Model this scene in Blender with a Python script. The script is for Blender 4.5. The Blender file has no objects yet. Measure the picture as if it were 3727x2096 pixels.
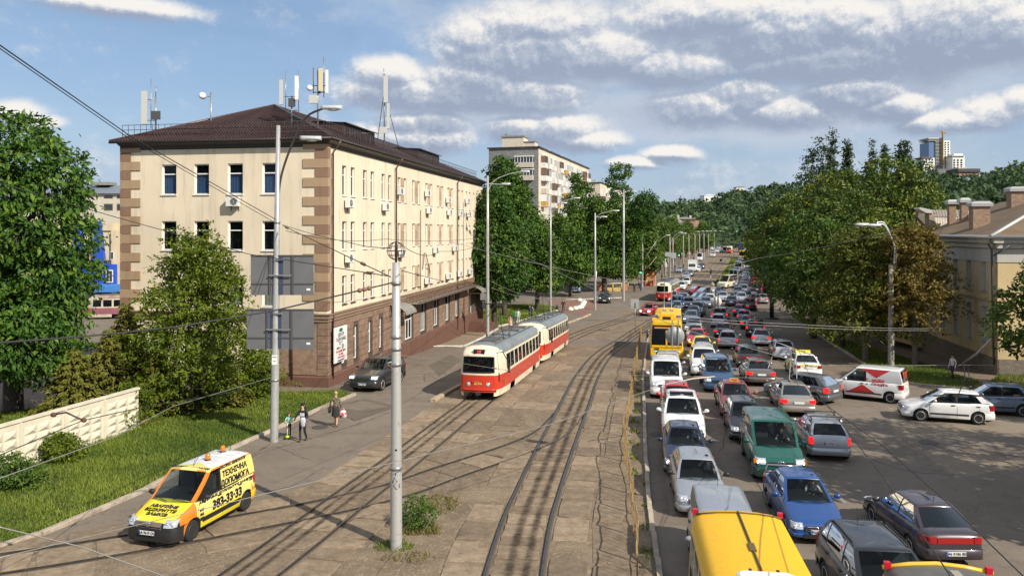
import bpy,math,random
import numpy as np
from mathutils import Vector,Matrix
random.seed(7); rng = np.random.default_rng(7)
S = bpy.context.scene; COL = S.collection
pi = math.pi; R = math.radians
# ------------------------------------------------------------------ camera, sky, sun, exposure
H = 9.2; F = 2894.0; CX = 1863.5; HY = 843.0          # eye height above the near street, focal length / principal column / horizon row
cam = bpy.data.objects.new('camera',bpy.data.cameras.new('camera')); COL.objects.link(cam)
cam.location = (0,0,H); cam.rotation_euler = (pi/2,0,0)
cam.data.sensor_width = 36; cam.data.lens = F/3727*36
cam.data.shift_y = -(1048 - HY)/3727
cam.data.clip_start = .2; cam.data.clip_end = 6000
S.camera = cam
S.view_settings.view_transform = 'Standard'; S.view_settings.look = 'None'
S.view_settings.exposure = 0.22; S.view_settings.gamma = 1; S.view_settings.use_curve_mapping = False
S.cycles.max_bounces = 6; S.cycles.diffuse_bounces = 2; S.cycles.glossy_bounces = 2
S.cycles.transparent_max_bounces = 10; S.cycles.transmission_bounces = 3
SUN_AZ = math.atan2(.72,-.69); SUN_EL = R(37)
world = bpy.data.worlds.new('World'); S.world = world; world.use_nodes = True
SKYS = .088
def build_world():
    nt = world.node_tree; N = nt.nodes; Lk = nt.links; N.clear()
    out = N.new('ShaderNodeOutputWorld'); bg = N.new('ShaderNodeBackground'); bg.inputs[1].default_value = SKYS
    sky = N.new('ShaderNodeTexSky'); sky.sky_type = 'NISHITA'; sky.sun_disc = False
    sky.sun_elevation = SUN_EL; sky.sun_rotation = SUN_AZ; sky.air_density = 1.0; sky.dust_density = .6; sky.ozone_density = 2.2
    def math_(op,a,b=None,c=None,t=nt,clamp=False):
        n = t.nodes.new('ShaderNodeMath'); n.operation = op; n.use_clamp = clamp
        for i,v in enumerate((a,b,c)):
            if v is None: continue
            if isinstance(v,(int,float)): n.inputs[i].default_value = v
            else: t.links.new(v,n.inputs[i])
        return n.outputs[0]
    def vm(op,a,b=None,t=nt):
        n = t.nodes.new('ShaderNodeVectorMath'); n.operation = op
        for i,v in enumerate((a,b)):
            if v is None: continue
            if isinstance(v,tuple): n.inputs[i].default_value = v
            else: t.links.new(v,n.inputs[i])
        return n.outputs[1] if op == 'LENGTH' else n.outputs[0]
    # density group in azimuth / elevation (degrees / 10)
    g = bpy.data.node_groups.new('cloud_density','ShaderNodeTree')
    g.interface.new_socket('P',in_out='INPUT',socket_type='NodeSocketVector')
    g.interface.new_socket('D',in_out='OUTPUT',socket_type='NodeSocketFloat')
    gi = g.nodes.new('NodeGroupInput'); go = g.nodes.new('NodeGroupOutput'); V0 = vm('NORMALIZE',gi.outputs[0],None,g)
    sp = g.nodes.new('ShaderNodeSeparateXYZ'); g.links.new(V0,sp.inputs[0]); cb = g.nodes.new('ShaderNodeCombineXYZ'); P0 = cb.outputs[0]
    g.links.new(math_('MULTIPLY',math_('ARCTAN2',sp.outputs[0],sp.outputs[1],t=g),18/pi,t=g),cb.inputs[0]); g.links.new(math_('MULTIPLY',math_('ARCSINE',sp.outputs[2],t=g),18/pi,t=g),cb.inputs[1])
    def noise(P,sc,det,rough,t=g,dist=0.):
        n = t.nodes.new('ShaderNodeTexNoise'); n.inputs['Scale'].default_value = sc; n.inputs['Detail'].default_value = det
        n.inputs['Roughness'].default_value = rough; n.inputs['Distortion'].default_value = dist; t.links.new(P,n.inputs['Vector']); return n.outputs['Fac']
    st = vm('MULTIPLY',V0,(1.,1.,1.2),g)
    n1 = noise(st,7.,10,.58,dist=.25); n2 = noise(st,20,9,.72)
    nn = math_('ADD',math_('MULTIPLY',n1,.58,t=g),math_('MULTIPLY',n2,.42,t=g),t=g)
    def pe(X,Y): 
        a = math.atan((X - CX)/F); e = math.atan((HY - Y)/F*math.cos(a)); return (math.degrees(a)/10,math.degrees(e)/10)
    # cloud banks of the photographed sky (centre, half width, half height, weight); noise makes the shapes
    banks = [(1760,135,150,85),(1860,95,170,95),(2010,85,200,95),(1950,190,380,115),(2180,200,200,95),(1420,265,130,65),(1700,310,210,85),(1600,350,380,75),(1900,350,240,75),(1475,455,110,50),(1590,445,120,60),(1500,500,260,60),
             (1890,470,130,55),(2040,480,160,60),(2150,515,140,42),(2430,558,110,28),(2310,592,110,28),(2700,350,150,85),(2580,395,190,70),(2860,410,200,60),(3100,345,190,75),(3250,395,150,55),(2480,255,260,70),(2900,120,460,150),(3320,120,480,170),(3640,130,330,120),
             (2600,55,380,90),(3050,220,480,85),(3610,400,150,60),(3500,440,240,50),(3710,370,100,60),(45,412,130,52),(125,440,110,30),(450,25,280,40)]
    acc = None
    for X,Y,hw,hh in banks:
        w = .40
        a,e = pe(X,Y); a2,_ = pe(X + hw,Y); _,e2 = pe(X,Y - hh)
        d = vm('SUBTRACT',P0,(a,e,0),g); d = vm('MULTIPLY',d,(.82/abs(a2 - a),.80/abs(e2 - e),0),g)
        L = vm('LENGTH',d,None,g)
        m = g.nodes.new('ShaderNodeMapRange'); m.interpolation_type = 'SMOOTHSTEP'; g.links.new(L,m.inputs[0])
        for i,v in enumerate((1.35,.1,0,w)): m.inputs[i + 1].default_value = v
        acc = m.outputs[0] if acc is None else math_('MAXIMUM',acc,m.outputs[0],t=g)
    # the rest of the sky carries the same broken cloud
    far = g.nodes.new('ShaderNodeSeparateXYZ'); g.links.new(P0,far.inputs[0])
    wide = noise(vm('MULTIPLY',V0,(1.,1.,1.6),g),2.2,2,.5)
    out_m = math_('MULTIPLY',math_('GREATER_THAN',math_('MAXIMUM',math_('ABSOLUTE',far.outputs[0],t=g),math_('ADD',far.outputs[1],1.7,t=g),t=g),3.6,t=g),math_('MULTIPLY',wide,.42,t=g),t=g)
    acc = math_('MAXIMUM',acc,out_m,t=g)
    go2 = g.interface.new_socket('Layer',in_out='OUTPUT',socket_type='NodeSocketFloat'); lay = None
    for X,Y,hw,hh in ((2350,120,1000,300),(3250,200,900,380),(1720,360,620,200),(2700,400,1100,170)):
        a,e = pe(X,Y); a2,_ = pe(X + hw,Y); _,e2 = pe(X,Y - hh); L = vm('LENGTH',vm('MULTIPLY',vm('SUBTRACT',P0,(a,e,0),g),(1/abs(a2 - a),1/abs(e2 - e),0),g),None,g)
        m = g.nodes.new('ShaderNodeMapRange'); m.interpolation_type = 'SMOOTHSTEP'; g.links.new(L,m.inputs[0])
        for i,v in enumerate((1.2,.3,0,.34)): m.inputs[i + 1].default_value = v
        lay = m.outputs[0] if lay is None else math_('MAXIMUM',lay,m.outputs[0],t=g)
    lay = math_('MAXIMUM',lay,math_('MULTIPLY',out_m,.8,t=g),t=g)
    g.links.new(math_('ADD',lay,noise(vm('MULTIPLY',V0,(1.,1.,2.2),g),3.4,8,.62),t=g),go.inputs[1])
    D = math_('SUBTRACT',math_('ADD',nn,acc,t=g),.595,t=g)
    g.links.new(D,go.inputs[0])
    tc = N.new('ShaderNodeTexCoord'); V = tc.outputs['Generated']
    LY = []
    def dens(P): 
        n = N.new('ShaderNodeGroup'); n.node_tree = g; Lk.new(P,n.inputs[0]); LY.append(n.outputs[1]); return n.outputs[0]
    D0 = dens(V); D2 = dens(vm('ADD',V,(.0045,0,.0075))); D3 = dens(vm('ADD',V,(.004,0,.034)))
    def mr(v,a,b,c,d,sm=True):
        m = N.new('ShaderNodeMapRange'); m.interpolation_type = 'SMOOTHSTEP' if sm else 'LINEAR'; Lk.new(v,m.inputs[0])
        for i,x in enumerate((a,b,c,d)): m.inputs[i + 1].default_value = x
        return m.outputs[0]
    alpha = mr(D0,-.10,.19,0,1)
    lit = math_('MULTIPLY',math_('SUBTRACT',D0,D2),5.2)
    lit = math_('ADD',lit,mr(D3,-.22,.42,.74,.10),clamp=False)
    thick = mr(D0,.12,.45,0,.14)
    lit = math_('SUBTRACT',lit,thick,clamp=True)
    ramp = N.new('ShaderNodeValToRGB'); Lk.new(lit,ramp.inputs[0]); cr = ramp.color_ramp
    k = 1/SKYS
    cr.elements[0].position = 0.0; cr.elements[0].color = (.29,.345,.455,1)
    cr.elements[1].position = 1.0; cr.elements[1].color = (.80,.775,.74,1)
    e = cr.elements.new(.42); e.color = (.41,.46,.55,1)
    e = cr.elements.new(.72); e.color = (.64,.65,.67,1)
    cs = N.new('ShaderNodeMix'); cs.data_type = 'RGBA'; cs.blend_type = 'MULTIPLY'; cs.inputs[0].default_value = 1
    Lk.new(ramp.outputs[0],cs.inputs[6]); cs.inputs[7].default_value = (k,k,k,1)
    # thin high veil
    veil = mr(noise(vm('MULTIPLY',V,(1.,1.,4.)),3.2,6,.6,nt,.6),.25,.75,.22,.75)
    sk2 = N.new('ShaderNodeMix'); sk2.data_type = 'RGBA'; Lk.new(veil,sk2.inputs[0]); Lk.new(sky.outputs[0],sk2.inputs[6]); sk2.inputs[7].default_value = (.30*k,.44*k,.66*k,1)
    sz = N.new('ShaderNodeSeparateXYZ'); Lk.new(V,sz.inputs[0]); low = mr(sz.outputs[2],-.02,.20,.8,0)
    sk3 = N.new('ShaderNodeMix'); sk3.data_type = 'RGBA'; Lk.new(low,sk3.inputs[0]); Lk.new(sk2.outputs[2],sk3.inputs[6]); sk3.inputs[7].default_value = (.40*k,.49*k,.62*k,1); sk2 = sk3
    sk4 = N.new('ShaderNodeMix'); sk4.data_type = 'RGBA'; Lk.new(mr(LY[0],.56,.86,0,.88),sk4.inputs[0]); Lk.new(sk2.outputs[2],sk4.inputs[6]); gr = N.new('ShaderNodeMix'); gr.data_type = 'RGBA'; Lk.new(mr(LY[0],.62,.98,0,1),gr.inputs[0])
    gr.inputs[6].default_value = (.57*k,.61*k,.67*k,1); gr.inputs[7].default_value = (.40*k,.455*k,.56*k,1); Lk.new(gr.outputs[2],sk4.inputs[7]); sk2 = sk4
    mx = N.new('ShaderNodeMix'); mx.data_type = 'RGBA'; Lk.new(alpha,mx.inputs[0]); Lk.new(sk2.outputs[2],mx.inputs[6]); Lk.new(cs.outputs[2],mx.inputs[7])
    Lk.new(mx.outputs[2],bg.inputs[0]); Lk.new(bg.outputs[0],out.inputs[0])
build_world()
sun = bpy.data.objects.new('sun',bpy.data.lights.new('sun','SUN')); COL.objects.link(sun)
sun.data.energy = 5.0; sun.data.angle = R(.5); sun.data.color = (1,.925,.80)
sv = Vector((math.sin(SUN_AZ)*math.cos(SUN_EL),math.cos(SUN_AZ)*math.cos(SUN_EL),math.sin(SUN_EL)))
sun.rotation_euler = (-sv).to_track_quat('-Z','Y').to_euler(); sun.location = sv*60
# ------------------------------------------------------------------ terrain: the street sags a little beyond the tram stop
TD = np.array([-200,40,50,60,75,100,140,200,300,500,900,3000.]); TZ = np.array([0,0,-.2,-.6,-1.2,-1.65,-1.65,-1.0,0,.4,.6,.6])
def T(y): return float(np.interp(y,TD,TZ))
def P(X,Y,dz=0.):
    """street point seen in the photograph at column X, row Y (the camera is level, so this is plain similar triangles)"""
    k = (Y - HY)/F; lo,hi = 2.,2500.
    for _ in range(50):
        m = (lo + hi)/2
        if (H - T(m))/m > k: lo = m
        else: hi = m
    return Vector(((X - CX)/F*lo,lo,T(lo) + dz))
def Q(X,Y,d): return Vector(((X - CX)/F*d,d,H - (Y - HY)/F*d))
def G(x,y,dz=0.): return Vector((x,y,T(y) + dz))
# ------------------------------------------------------------------ materials
MATS = {}
def mat(name,col,rough=.6,metal=0.,var=0.,scale=3.,bump=0.,bscale=None,coat=0.,spec=.5,emit=None,trans=0.,col2=None,detail=4,thresh=None,sheen=0):
    if name in MATS: return MATS[name]
    m = bpy.data.materials.new(name); m.use_nodes = True; nt = m.node_tree; b = nt.nodes['Principled BSDF']
    b.inputs['Base Color'].default_value = (*col,1); b.inputs['Roughness'].default_value = rough; b.inputs['Metallic'].default_value = metal
    b.inputs['Coat Weight'].default_value = coat; b.inputs['Coat Roughness'].default_value = .06; b.inputs['Specular IOR Level'].default_value = spec
    if emit: b.inputs['Emission Color'].default_value = (*emit[0],1); b.inputs['Emission Strength'].default_value = emit[1]
    if var or bump or col2:
        tc = nt.nodes.new('ShaderNodeTexCoord'); n = nt.nodes.new('ShaderNodeTexNoise'); n.inputs['Scale'].default_value = scale; n.inputs['Detail'].default_value = detail; n.inputs['Roughness'].default_value = .62
        nt.links.new(tc.outputs['Object'],n.inputs['Vector'])
        if var or col2:
            r = nt.nodes.new('ShaderNodeValToRGB'); nt.links.new(n.outputs['Fac'],r.inputs[0])
            c2 = col2 or tuple(min(1,c*(1 + var)) for c in col); c1 = col if col2 else tuple(c*(1 - var) for c in col)
            t = thresh or (.3,.7); r.color_ramp.elements[0].position = t[0]; r.color_ramp.elements[1].position = t[1]
            r.color_ramp.elements[0].color = (*c1,1); r.color_ramp.elements[1].color = (*c2,1)
            nt.links.new(r.outputs[0],b.inputs['Base Color'])
        if bump:
            n2 = n
            if bscale: n2 = nt.nodes.new('ShaderNodeTexNoise'); n2.inputs['Scale'].default_value = bscale; n2.inputs['Detail'].default_value = 4; nt.links.new(tc.outputs['Object'],n2.inputs['Vector'])
            bp = nt.nodes.new('ShaderNodeBump'); bp.inputs['Strength'].default_value = bump; bp.inputs['Distance'].default_value = .02
            nt.links.new(n2.outputs['Fac'],bp.inputs['Height']); nt.links.new(bp.outputs[0],b.inputs['Normal'])
    MATS[name] = m; return m
def glass(name,tint,opac,rough=.03,ior=1.5):
    """tinted pane: mirror-like at grazing angles, otherwise partly see-through"""
    if name in MATS: return MATS[name]
    m = bpy.data.materials.new(name); m.use_nodes = True; nt = m.node_tree; nt.nodes.clear()
    o = nt.nodes.new('ShaderNodeOutputMaterial'); tr = nt.nodes.new('ShaderNodeBsdfTransparent'); tr.inputs[0].default_value = (*tint,1)
    df = nt.nodes.new('ShaderNodeBsdfDiffuse'); df.inputs[0].default_value = (.012,.015,.018,1)
    gl = nt.nodes.new('ShaderNodeBsdfGlossy'); gl.inputs['Roughness'].default_value = rough; gl.inputs[0].default_value = (.9,.95,1,1)
    lw = nt.nodes.new('ShaderNodeFresnel'); lw.inputs[0].default_value = ior
    m1 = nt.nodes.new('ShaderNodeMixShader'); m1.inputs[0].default_value = opac; m2 = nt.nodes.new('ShaderNodeMixShader')
    nt.links.new(tr.outputs[0],m1.inputs[1]); nt.links.new(df.outputs[0],m1.inputs[2]); nt.links.new(lw.outputs[0],m2.inputs[0])
    nt.links.new(m1.outputs[0],m2.inputs[1]); nt.links.new(gl.outputs[0],m2.inputs[2]); nt.links.new(m2.outputs[0],o.inputs[0])
    MATS[name] = m; return m
# ------------------------------------------------------------------ mesh builder
class MB:
    def __init__(s): s.v = []; s.f = []; s.m = []; s.sm = []
    def add(s,vs,fs,mi=0,smooth=False):
        b = len(s.v); s.v.extend([tuple(p) for p in vs])
        for f in fs: s.f.append(tuple(b + i for i in f)); s.m.append(mi); s.sm.append(smooth)
        return s
    def poly(s,pts,mi=0): return s.add(pts,[tuple(range(len(pts)))],mi)
    def box(s,c,sz,mi=0,rot=0.,M=None):
        x,y,z = sz[0]/2,sz[1]/2,sz[2]/2; cs,sn = math.cos(rot),math.sin(rot)
        vs = [(a*x,b*y,d*z) for d in (-1,1) for b in (-1,1) for a in (-1,1)]
        if M is not None: vs = [tuple(M @ Vector(p)) for p in vs]
        vs = [(c[0] + p[0]*cs - p[1]*sn,c[1] + p[0]*sn + p[1]*cs,c[2] + p[2]) for p in vs]
        return s.add(vs,[(0,2,3,1),(4,5,7,6),(0,1,5,4),(2,6,7,3),(0,4,6,2),(1,3,7,5)],mi)
    def cyl(s,p0,p1,r0,r1=None,n=8,mi=0,cap=True,smooth=True):
        r1 = r0 if r1 is None else r1; p0 = Vector(p0); p1 = Vector(p1); d = (p1 - p0).normalized()
        a = d.orthogonal().normalized(); b = d.cross(a)
        vs = []
        for p,r in ((p0,r0),(p1,r1)):
            for i in range(n): t = 2*pi*i/n; vs.append(p + (a*math.cos(t) + b*math.sin(t))*r)
        s.add(vs,[(i,(i + 1) % n,n + (i + 1) % n,n + i) for i in range(n)],mi,smooth)
        if cap: k = len(s.v) - 2*n; s.f += [tuple(k + i for i in reversed(range(n))),tuple(k + n + i for i in range(n))]; s.m += [mi,mi]; s.sm += [False,False]
        return s
    def tube(s,pts,r,n=6,mi=0,cap=True):
        pts = [Vector(p) for p in pts]; rs = r if isinstance(r,(list,tuple)) else [r]*len(pts); rings = []; a = None
        for i,p in enumerate(pts):
            d = (pts[min(i + 1,len(pts) - 1)] - pts[max(i - 1,0)]).normalized()
            a = d.orthogonal().normalized() if a is None else (a - d*a.dot(d)).normalized(); b = d.cross(a)
            rings.append([p + (a*math.cos(2*pi*k/n) + b*math.sin(2*pi*k/n))*rs[i] for k in range(n)])
        return s.loft(rings,mi,True,cap,cap,True)
    def loft(s,rings,mi=0,closed=True,cap0=False,cap1=False,smooth=True,mf=None):
        n = len(rings[0]); b = len(s.v)
        for r in rings: s.v.extend([tuple(p) for p in r])
        for i in range(len(rings) - 1):
            for j in range(n if closed else n - 1):
                k = mf(i,j) if mf else mi
                if k is None: continue
                j2 = (j + 1) % n
                s.f.append((b + i*n + j,b + i*n + j2,b + (i + 1)*n + j2,b + (i + 1)*n + j)); s.m.append(k); s.sm.append(smooth)
        if cap0: s.f.append(tuple(b + j for j in reversed(range(n)))); s.m.append(mi); s.sm.append(False)
        if cap1: s.f.append(tuple(b + (len(rings) - 1)*n + j for j in range(n))); s.m.append(mi); s.sm.append(False)
        return s
    def lathe(s,prof,n=12,c=(0,0,0),mi=0,axis='z'):
        rings = []
        for r,z in prof:
            ring = []
            for i in range(n):
                t = 2*pi*i/n; p = (r*math.cos(t),r*math.sin(t),z)
                if axis == 'x': p = (z,r*math.cos(t),r*math.sin(t))
                if axis == 'y': p = (r*math.cos(t),z,r*math.sin(t))
                ring.append((c[0] + p[0],c[1] + p[1],c[2] + p[2]))
            rings.append(ring)
        return s.loft(rings,mi,True,True,True)
    def prism(s,pts,vec,mi=0):
        n = len(pts); v = Vector(vec); a = [Vector(p) for p in pts]; b = [p + v for p in a]
        return s.add(a + b,[tuple(reversed(range(n))),tuple(range(n,2*n))] + [(i,(i + 1) % n,n + (i + 1) % n,n + i) for i in range(n)],mi)
    def ell(s,c,r,n=8,m=6,mi=0):
        return s.loft([[(c[0] + r[0]*math.cos(2*pi*i/n)*math.sin(pi*j/m),c[1] + r[1]*math.sin(2*pi*i/n)*math.sin(pi*j/m),c[2] - r[2]*math.cos(pi*j/m)) for i in range(n)] for j in range(m + 1)],mi)
    def mesh(s,name,mats):
        me = bpy.data.meshes.new(name); me.from_pydata(s.v,[],s.f)
        me.polygons.foreach_set('material_index',s.m); me.polygons.foreach_set('use_smooth',s.sm)
        for m in (mats if isinstance(mats,(list,tuple)) else [mats]): me.materials.append(m)
        me.update(); return me
    def build(s,name,mats,parent=None,loc=(0,0,0),rz=0.,label=None):
        return put(name,s.mesh(name,mats),parent,loc,rz,label)
def put(name,me,parent=None,loc=(0,0,0),rz=0.,label=None):
    o = bpy.data.objects.new(name,me); COL.objects.link(o); o.location = loc; o.rotation_euler = (0,0,rz)
    if parent is not None: o.parent = parent
    if label: o['label'] = label
    return o
def tag(o,label,cat,group=None):
    o['label'] = label; o['category'] = cat
    if group: o['group'] = group
    return o
def empty(name,label,cat,loc=(0,0,0),rz=0.,group=None):
    o = bpy.data.objects.new(name,None); COL.objects.link(o); o.location = loc; o.rotation_euler = (0,0,rz); o.empty_display_size = .2
    return tag(o,label,cat,group)
def struct(o): o['kind'] = 'structure'; return o
def stuff(o): o['kind'] = 'stuff'; return o
def copy_tree(o,parent=None):
    c = o.copy(); COL.objects.link(c); c.parent = parent
    for ch in o.children: copy_tree(ch,c)
    return c
TXT = {}
def text_mesh(txt,m,size=1.,bold=.0,ext=.003,key=None):
    k = (txt,m.name,size,bold)
    if k in TXT: return TXT[k]
    cu = bpy.data.curves.new('lettering','FONT'); cu.body = txt; cu.size = size; cu.align_x = 'CENTER'; cu.align_y = 'CENTER'; cu.extrude = ext; cu.offset = bold; cu.resolution_u = 2
    o = bpy.data.objects.new('lettering',cu); COL.objects.link(o); bpy.context.view_layer.update()
    me = bpy.data.meshes.new_from_object(o); bpy.data.objects.remove(o); bpy.data.curves.remove(cu); me.materials.clear(); me.materials.append(m)
    TXT[k] = me; return me
def text(name,txt,m,parent,loc,xdir,ydir,size,bold=0.,label=None,sx=1.):
    me = text_mesh(txt,m,size,bold); o = put(name,me,parent,loc,0,label)
    x = Vector(xdir).normalized(); y = Vector(ydir).normalized(); z = x.cross(y); y = z.cross(x)
    o.rotation_euler = Matrix((x,y,z)).transposed().to_euler(); o.scale = (sx,1,1); return o
def spline(pts,n=6):
    """Catmull-Rom through points"""
    pts = [Vector(p) for p in pts]; out = []
    for i in range(len(pts) - 1):
        p0 = pts[max(i - 1,0)]; p1 = pts[i]; p2 = pts[i + 1]; p3 = pts[min(i + 2,len(pts) - 1)]
        for k in range(n):
            t = k/n; out.append(.5*((2*p1) + (p2 - p0)*t + (2*p0 - 5*p1 + 4*p2 - p3)*t*t + (3*p1 - p0 - 3*p2 + p3)*t**3))
    out.append(pts[-1]); return out
def npmesh(name,v,f,mats,midx=None,attr=None,smooth=False):
    """fast mesh from arrays; f is (n,4) or (n,3)"""
    me = bpy.data.meshes.new(name); k = f.shape[1]
    me.vertices.add(len(v)); me.vertices.foreach_set('co',np.ascontiguousarray(v,np.float32).ravel())
    me.loops.add(f.size); me.loops.foreach_set('vertex_index',np.ascontiguousarray(f,np.int32).ravel())
    me.polygons.add(len(f)); me.polygons.foreach_set('loop_start',np.arange(0,f.size,k,dtype=np.int32))
    try: me.polygons.foreach_set('loop_total',np.full(len(f),k,np.int32))
    except Exception: pass
    if midx is not None: me.polygons.foreach_set('material_index',midx.astype(np.int32))
    me.polygons.foreach_set('use_smooth',np.full(len(f),smooth))
    if attr is not None: a = me.attributes.new('tone','FLOAT','FACE'); a.data.foreach_set('value',attr.astype(np.float32))
    for m in (mats if isinstance(mats,(list,tuple)) else [mats]): me.materials.append(m)
    me.update(calc_edges=True); return me
# ------------------------------------------------------------------ ground
def clip(poly,y0,y1):
    def half(ps,f,yy):
        out = []
        for i in range(len(ps)):
            a,b = ps[i],ps[(i + 1) % len(ps)]; ia,ib = f(a[1]),f(b[1])
            if ia: out.append(a)
            if ia != ib: t = (yy - a[1])/(b[1] - a[1]); out.append((a[0] + (b[0] - a[0])*t,yy))
        return out
    p = half(poly,lambda y: y >= y0,y0); return half(p,lambda y: y <= y1,y1) if p else p
def sheet(name,poly,dz,m,step=5.,parent=None):
    """flat ground polygon that follows the sag of the street"""
    poly = [(p[0],p[1]) for p in poly]; ys = [p[1] for p in poly]; mb = MB(); y = min(ys)
    while y < max(ys) - 1e-6:
        y1 = min(y + step,max(ys)); c = clip(poly,y,y1)
        if len(c) > 2:
            a = sum(c[i][0]*c[(i + 1) % len(c)][1] - c[(i + 1) % len(c)][0]*c[i][1] for i in range(len(c)))
            if a < 0: c = c[::-1]
            if abs(a) > 1e-5: mb.poly([(q[0],q[1],T(q[1]) + dz) for q in c])
        y = y1
    return mb.build(name,m,parent)
def ground_mat(name,c1,c2,c3,cracks=0.,fine=40.,patch=.25,bump=.25,stain=None,brick=None):
    m = bpy.data.materials.new(name); m.use_nodes = True; nt = m.node_tree; b = nt.nodes['Principled BSDF']; b.inputs['Roughness'].default_value = .9; b.inputs['Specular IOR Level'].default_value = .25
    L = nt.links.new; tc = nt.nodes.new('ShaderNodeTexCoord'); O = tc.outputs['Object']
    def nz(sc,det=5,r=.6):
        n = nt.nodes.new('ShaderNodeTexNoise'); n.inputs['Scale'].default_value = sc; n.inputs['Detail'].default_value = det; n.inputs['Roughness'].default_value = r; L(O,n.inputs['Vector']); return n.outputs['Fac']
    def ramp(f,a,b_,pa,pb):
        r = nt.nodes.new('ShaderNodeValToRGB'); L(f,r.inputs[0]); r.color_ramp.elements[0].position = pa; r.color_ramp.elements[1].position = pb; r.color_ramp.elements[0].color = (*a,1); r.color_ramp.elements[1].color = (*b_,1); return r.outputs[0]
    def mix(f,a,c,bl='MIX'):
        x = nt.nodes.new('ShaderNodeMix'); x.data_type = 'RGBA'; x.blend_type = bl
        if isinstance(f,float): x.inputs[0].default_value = f
        else: L(f,x.inputs[0])
        L(a,x.inputs[6]); 
        if isinstance(c,tuple): x.inputs[7].default_value = (*c,1)
        else: L(c,x.inputs[7])
        return x.outputs[2]
    col = ramp(nz(patch,6,.65),c1,c2,.35,.65)
    col = mix(ramp(nz(patch*5,5,.7),(0,0,0),(1,1,1),.5,.72),col,c3)
    fn = nz(fine,3,.7)
    col = mix(.85,col,ramp(fn,(.62,.62,.62),(1.25,1.25,1.25),.3,.7),'MULTIPLY')
    if cracks:
        v = nt.nodes.new('ShaderNodeTexVoronoi'); v.feature = 'DISTANCE_TO_EDGE'; v.inputs['Scale'].default_value = cracks
        w = nt.nodes.new('ShaderNodeMix'); w.data_type = 'RGBA'; w.inputs[0].default_value = .22; L(O,w.inputs[6])
        nn = nt.nodes.new('ShaderNodeTexNoise'); nn.inputs['Scale'].default_value = 1.3; nn.inputs['Detail'].default_value = 6; L(O,nn.inputs['Vector']); sc = nt.nodes.new('ShaderNodeVectorMath'); sc.operation = 'SCALE'; sc.inputs['Scale'].default_value = 6; L(nn.outputs['Color'],sc.inputs[0])
        ad = nt.nodes.new('ShaderNodeVectorMath'); ad.operation = 'ADD'; L(O,ad.inputs[0]); L(sc.outputs[0],ad.inputs[1]); L(ad.outputs[0],v.inputs['Vector'])
        ck = ramp(v.outputs['Distance'],(1,1,1),(0,0,0),.0,.006)
        col = mix(ck,col,tuple(c*.5 for c in c1))
    L(col,b.inputs['Base Color'])
    if bump:
        bp = nt.nodes.new('ShaderNodeBump'); bp.inputs['Strength'].default_value = bump; bp.inputs['Distance'].default_value = .02; L(fn,bp.inputs['Height']); L(bp.outputs[0],b.inputs['Normal'])
    return m
M_asph = ground_mat('asphalt',(.186,.152,.120),(.226,.187,.148),(.150,.123,.097),cracks=.13)
M_dirt = ground_mat('packed_dirt',(.25,.19,.128),(.15,.112,.076),(.32,.245,.165),fine=14,patch=.7,bump=.8)
M_soil = ground_mat('soil',(.05,.06,.02),(.08,.075,.03),(.04,.05,.015),fine=20,patch=1)
M_pave = ground_mat('worn_paving',(.30,.225,.16),(.25,.185,.13),(.21,.16,.115),fine=10,patch=.5)
M_plaza = ground_mat('reddish_paving',(.26,.15,.11),(.22,.13,.10),(.2,.13,.10),fine=8,patch=.4)
M_walk = ground_mat('dusty_walk',(.23,.175,.125),(.18,.14,.105),(.15,.115,.085),fine=20,patch=.6)
rows = list(np.arange(-60,300,6.)) + [300,400,500,700,900,1400,2600]
mb = MB()
xs = [-1800,-120,160,1800]
for i in range(len(rows) - 1):
    for j in range(3): mb.poly([(xs[j],rows[i],T(rows[i])),(xs[j + 1],rows[i],T(rows[i])),(xs[j + 1],rows[i + 1],T(rows[i + 1])),(xs[j],rows[i + 1],T(rows[i + 1]))])
struct(mb.build('street_ground',M_asph))
# tracks: centre lines in metres
TRA = spline([(-.55,15,0),(.3,23.9,0),(.92,28.2,0),(1.83,33.7,0),(3.15,41.3,0),(5.0,52.5,0),(7.3,64,0),(10.1,74,0),(15.2,90,0),(21.8,110,0),(31.5,140,0),(41.5,170,0),(54,210,0),(81,300,0),(126,450,0)],10)
TRB = spline([(-8.7,15,0),(-6.75,22.3,0),(-5.5,27.6,0),(-4.25,32.7,0),(-2.55,40.2,0),(-1.85,43.5,0),(-.1,52,0),(1.75,61,0),(3.75,71,0),(8.6,86,0),(17.2,106,0),(28.3,138,0),(38.4,170,0),(50.8,210,0),(77.7,300,0),(123,450,0)],10)
TRC = spline([(-19,19.8,0),(-13.2,22.4,0),(-10,24.1,0),(-8.4,25.1,0),(-6.2,26.5,0),(-4.1,28.25,0),(-2.5,30.3,0),(.43,33.9,0),(1.9,36.6,0),(3.0,40.6,0)],10)
def xat(line,y):
    ys = [p.y for p in line]; return float(np.interp(y,ys,[p.x for p in line]))
def ribbon(name,m,ys,xl,xr,dz):
    mb = MB()
    for a,b in zip(ys[:-1],ys[1:]):
        mb.poly([(xl(a),a,T(a) + dz),(xr(a),a,T(a) + dz),(xr(b),b,T(b) + dz),(xl(b),b,T(b) + dz)])
    return mb.build(name,m)
BL = np.array([[14,-24],[21,-17],[23.5,-13.5],[26.8,-8.6],[29.6,-7.0],[34.9,-5.5],[43,-4.1],[50,-2.6],[62,-.1],[76,3.4],[86,6.6],[110,16.3],[140,27],[170,36.6],[210,49],[300,76],[450,121]])
FEN = [P(2322,2180),P(2319,2096),P(2312,1981),P(2306,1880),P(2288,1735),P(2273,1626),P(2290,1520),P(2299,1470),P(2317,1337),P(2331,1243),P(2335,1203)]
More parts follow.
